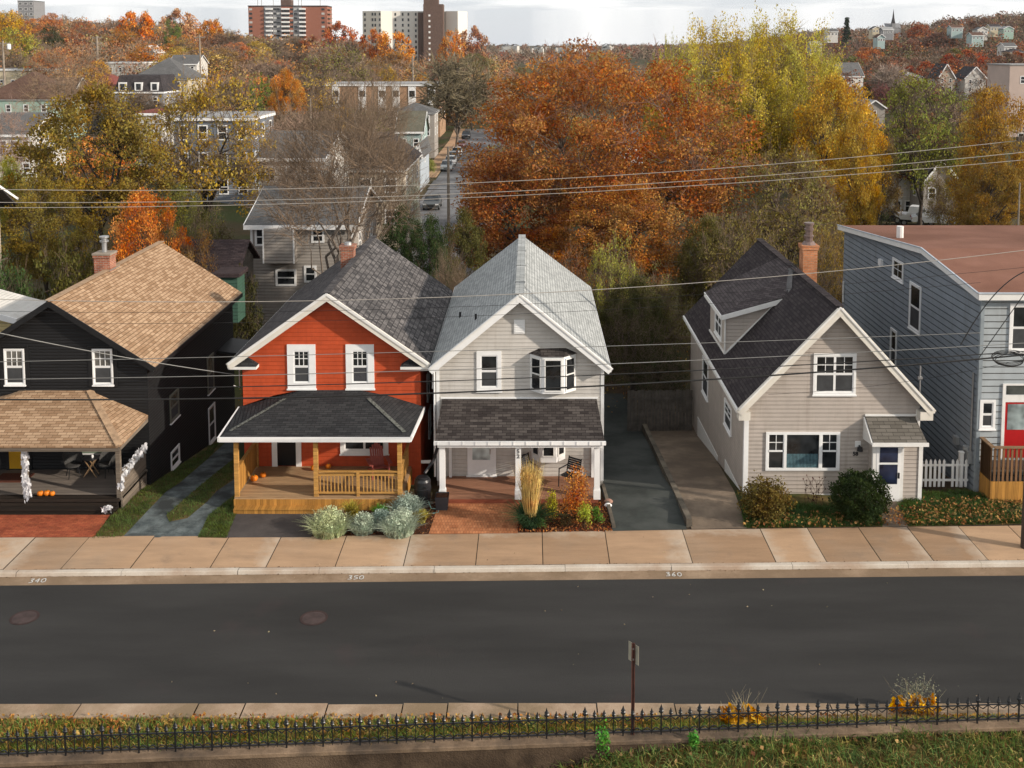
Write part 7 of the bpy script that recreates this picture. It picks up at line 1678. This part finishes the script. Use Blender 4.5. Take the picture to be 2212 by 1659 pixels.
# verge grass behind the iron fence
n = 26000; X = rg.uniform(-13.5, 13.5, n); t_ = rg.random(n); Yb = np.array([Yf(x)+.12 for x in X]); Yv = Yb+(24.16-Yb)*t_; k = rg.random(n) < .35+.65*clumpy(X, Yv, rg); B = np.stack([X, Yv, .15-.06*t_], 1)[k]
half = rg.random(len(B)) < .5
stuff('verge_grass', 'green grass tufts on the verge behind the iron fence', 'grass', *blades_arrays(B[half], .2, .018, .9, rg, .3), (.14, .20, .04))
stuff('verge_dry_grass', 'dry tan grass mixed into the verge behind the iron fence', 'grass', *blades_arrays(B[~half], .17, .018, 1.1, rg, .3), (.40, .24, .07))
n = 58000; X = rg.uniform(-13, 13.5, n); Yl = np.array([Yf(x)-.2 for x in X])-rg.random(n)**1.1*5.2; Zz = np.array([Zl(x, y) for x, y in zip(X, Yl)]); k = rg.random(n) < .3+.7*clumpy(X, Yl, rg, 1.4); B = np.stack([X, Yl, Zz-.01], 1)[k]; half = rg.random(len(B)) < .62
stuff('lawn_grass', 'rough green grass of the lower lawn at the bottom', 'grass', *blades_arrays(B[half], .3, .022, 1.0, rg, .4), (.105, .15, .038))
stuff('lawn_dry_grass', 'dry tan blades in the lower lawn at the bottom', 'grass', *blades_arrays(B[~half], .24, .02, 1.2, rg, .4), (.34, .26, .09))
def litter(name, label, XYZ, s, col): stuff(name, label, 'fallen leaves', *leaf_arrays(XYZ, s, rg, .75, up=.0), col)
n = 2600; X = rg.uniform(-13.5, 13.5, n); Yb = np.array([Yf(x)+.15 for x in X]); Yv = Yb+(24.35-Yb)*rg.random(n)**.7; litter('verge_leaves', 'fallen brown and orange leaves on the verge', np.stack([X, Yv, np.full(n, .19)], 1), .1, (.42, .18, .06))
n = 700; X = rg.uniform(-4, 13.5, n); Yl = np.array([Yf(x)-.25 for x in X])-rg.random(n)**1.5*5; litter('lawn_leaves', 'fallen tan leaves on the lower lawn', np.stack([X, Yl, [Zl(x, y)+.12 for x, y in zip(X, Yl)]], 1), .11, (.45, .24, .12))
LP = [[(198, 1164), (265, 1160), (323, 1099), (386, 1045), (449, 991), (480, 950), (300, 1065), (236, 1118)], [(359, 1113), (366, 1127), (405, 1119), (448, 1083), (503, 1036), (503, 995), (467, 1021), (418, 1061)], [(427, 1161), (490, 1162), (510, 1112), (508, 1070), (452, 1112)]]
B = np.concatenate([scatter_poly(p, k, rg) for p, k in zip(LP, (5200, 2600, 2400))]); stuff('yard_grass', 'green grass strips beside the blue-grey gravel drive', 'grass', *blades_arrays(np.concatenate([B, np.array([[zyd(y)-.002] for x, y in B])], 1), .09, .014, 1.0, rg, .3), (.10, .135, .035))
LQ = [[(1608, 1141), (1906, 1137), (1900, 1100), (1600, 1085)], [(1960, 1137), (2212, 1131), (2212, 1095), (2085, 1062), (1985, 1068), (1940, 1090)]]
B = np.concatenate([scatter_poly(p, k, rg) for p, k in zip(LQ, (6500, 7500))]); stuff('cottage_grass', 'shaggy green grass in front of the beige cottage', 'grass', *blades_arrays(np.concatenate([B, np.array([[zyd(y)-.005] for x, y in B])], 1), .2, .018, 1.1, rg, .4), (.075, .115, .03))
B = np.concatenate([scatter_poly([(1600, 1143), (2212, 1133), (2212, 1085), (2060, 1095), (1620, 1118)], 1300, rg), scatter_poly([(1960, 1137), (2212, 1131), (2212, 1075), (1985, 1080)], 800, rg)]); litter('cottage_leaves', 'brown fallen leaves along the sidewalk edge by the beige cottage', np.concatenate([B, rg.uniform(.15, .3, (len(B), 1))], 1), .1, (.36, .17, .07))
B = scatter_poly([(1118, 1151), (1322, 1148), (1306, 1085), (1118, 1090)], 1500, rg); litter('bed_leaves', 'red-brown fallen leaves in the bed of the pale grey house', np.concatenate([B, np.full((len(B), 1), .15)], 1), .08, (.38, .13, .05))
B = scatter_poly([(690, 1158), (925, 1153), (955, 1090), (700, 1105)], 700, rg); litter('bed_leaves', 'brown fallen leaves in the bed by the cedar porch', np.concatenate([B, np.full((len(B), 1), .14)], 1), .07, (.25, .1, .05))
n = 2500; B = np.stack([rg.uniform(-30, 30, n), rg.uniform(50.5, 62, n)], 1); litter('garden_leaves', 'orange fallen leaves in the back gardens', np.concatenate([B, np.array([[terr(x, y)+.06] for x, y in B])], 1), .14, (.40, .19, .06))
n = 520; Xg = rg.uniform(-17, 18, n); Yg = np.array([Yr(x) for x in Xg])+np.where(rg.random(n) < .45, rg.normal(.46, .03, n), rg.normal(.735, .012, n)); litter('gutter_debris', 'dark leaf crumbs gathered along the kerb and gutter', np.stack([Xg, Yg, np.where(Yg > [Yr(x)+.6 for x in Xg], .142, .03)], 1), .035, (.10, .06, .035))
n = 60; B = np.stack([rg.uniform(-13, 15, n), rg.uniform(25, 34, n)], 1); litter('street_leaves', 'a few pale leaves scattered on the road and sidewalk', np.concatenate([B, np.full((n, 1), .14)*(B[:, 1:] > 31.8)+.015], 1), .05, (.4, .3, .2))
# ================================================================ light, sky, camera
SUN_EL, SUN_AZ = R(21.5), R(112.4)     # azimuth of the sun measured clockwise from +Y (ahead)
sun = bpy.data.lights.new('sun', 'SUN'); sun.energy = 3.8; sun.angle = R(1.2); sun.color = (1, .89, .76)
so = bpy.data.objects.new('sun', sun); COL.objects.link(so)
sd_ = Vector((math.sin(SUN_AZ)*math.cos(SUN_EL), math.cos(SUN_AZ)*math.cos(SUN_EL), math.sin(SUN_EL)))
so.rotation_euler = sd_.to_track_quat('Z', 'Y').to_euler(); so.location = (60, -20, 60)
w = bpy.data.worlds.new('World'); SC.world = w; w.use_nodes = True; nt = w.node_tree; nt.nodes.clear()
def wn(t, **k):
    n = nt.nodes.new('ShaderNode'+t)
    for a, b in k.items(): setattr(n, a, b)
    return n
out = wn('OutputWorld'); bg = wn('Background'); sky = wn('TexSky', sky_type='NISHITA', sun_disc=False, sun_elevation=SUN_EL, sun_rotation=SUN_AZ, air_density=1.0, dust_density=1.5, ozone_density=1.0)
tc = wn('TexCoord'); sep = wn('SeparateXYZ'); nt.links.new(tc.outputs['Generated'], sep.inputs[0])
# cloud deck: project the view direction on a flat layer
mz = wn('Math', operation='MAXIMUM'); mz.inputs[1].default_value = .035; nt.links.new(sep.outputs[2], mz.inputs[0])
ad = wn('Math', operation='ADD'); ad.inputs[1].default_value = .06; nt.links.new(mz.outputs[0], ad.inputs[0])
dx = wn('Math', operation='DIVIDE'); dy = wn('Math', operation='DIVIDE'); nt.links.new(sep.outputs[0], dx.inputs[0]); nt.links.new(ad.outputs[0], dx.inputs[1]); nt.links.new(sep.outputs[1], dy.inputs[0]); nt.links.new(ad.outputs[0], dy.inputs[1])
cb = wn('CombineXYZ'); nt.links.new(dx.outputs[0], cb.inputs[0]); nt.links.new(dy.outputs[0], cb.inputs[1])
nz = wn('TexNoise'); nz.inputs['Scale'].default_value = .8; nz.inputs['Detail'].default_value = 7; nz.inputs['Roughness'].default_value = .55; nt.links.new(cb.outputs[0], nz.inputs['Vector'])
mr = wn('MapRange'); nt.links.new(nz.outputs['Fac'], mr.inputs[0]); mr.inputs[1].default_value = .36; mr.inputs[2].default_value = .64; mr.inputs[3].default_value = 0; mr.inputs[4].default_value = 1
cc = wn('Mix', data_type='RGBA'); nt.links.new(mr.outputs[0], cc.inputs[0]); cc.inputs[6].default_value = (6.3, 6.6, 7.0, 1); cc.inputs[7].default_value = (9.8, 9.75, 9.7, 1)
mx = wn('Mix', data_type='RGBA'); mx.inputs[0].default_value = .86; nt.links.new(sky.outputs[0], mx.inputs[6]); nt.links.new(cc.outputs[2], mx.inputs[7])
gz = wn('MapRange'); nt.links.new(sep.outputs[2], gz.inputs[0]); gz.inputs[1].default_value = .05; gz.inputs[2].default_value = .5; gz.inputs[3].default_value = 1.0; gz.inputs[4].default_value = .82
sc_ = wn('VectorMath', operation='SCALE'); nt.links.new(mx.outputs[2], sc_.inputs[0]); nt.links.new(gz.outputs[0], sc_.inputs['Scale']); nt.links.new(sc_.outputs[0], bg.inputs[0]); bg.inputs[1].default_value = .1; nt.links.new(bg.outputs[0], out.inputs[0])
cam = bpy.data.cameras.new('camera'); co = bpy.data.objects.new('camera', cam); COL.objects.link(co); SC.camera = co
co.location = (0, 0, HC); co.rotation_euler = (R(90)-PT, 0, 0); cam.sensor_width = 36; cam.lens = F/1024*36
cam.shift_x = -(CX-512)/1024; cam.shift_y = -(384-CY)/1024; cam.clip_start = .5; cam.clip_end = 9000
SC.view_settings.view_transform = 'Standard'; SC.view_settings.look = 'None'; SC.view_settings.exposure = 0.38; SC.view_settings.gamma = 1
hz = M(); hz.box(-3000, 3000, -80, 4300, -60, 120); T = NT('pale_haze'); pv = T.n('VolumePrincipled', {'Color': (.86, .88, .92, 1), 'Density': .00005, 'Anisotropy': .2}); T.link(pv.outputs[0], T.out.inputs['Volume'])
ho = hz.build('haze', T.m, kind='stuff'); tag(ho, 'thin pale autumn haze over the distant hills', 'haze'); ho.display_type = 'WIRE'
SC.render.engine = 'CYCLES'; SC.cycles.max_bounces = 6; SC.cycles.diffuse_bounces = 3; SC.cycles.glossy_bounces = 2; SC.cycles.transmission_bounces = 4; SC.cycles.volume_bounces = 0; SC.cycles.caustics_reflective = False; SC.cycles.caustics_refractive = False
SC.render.resolution_x = 1024; SC.render.resolution_y = 768
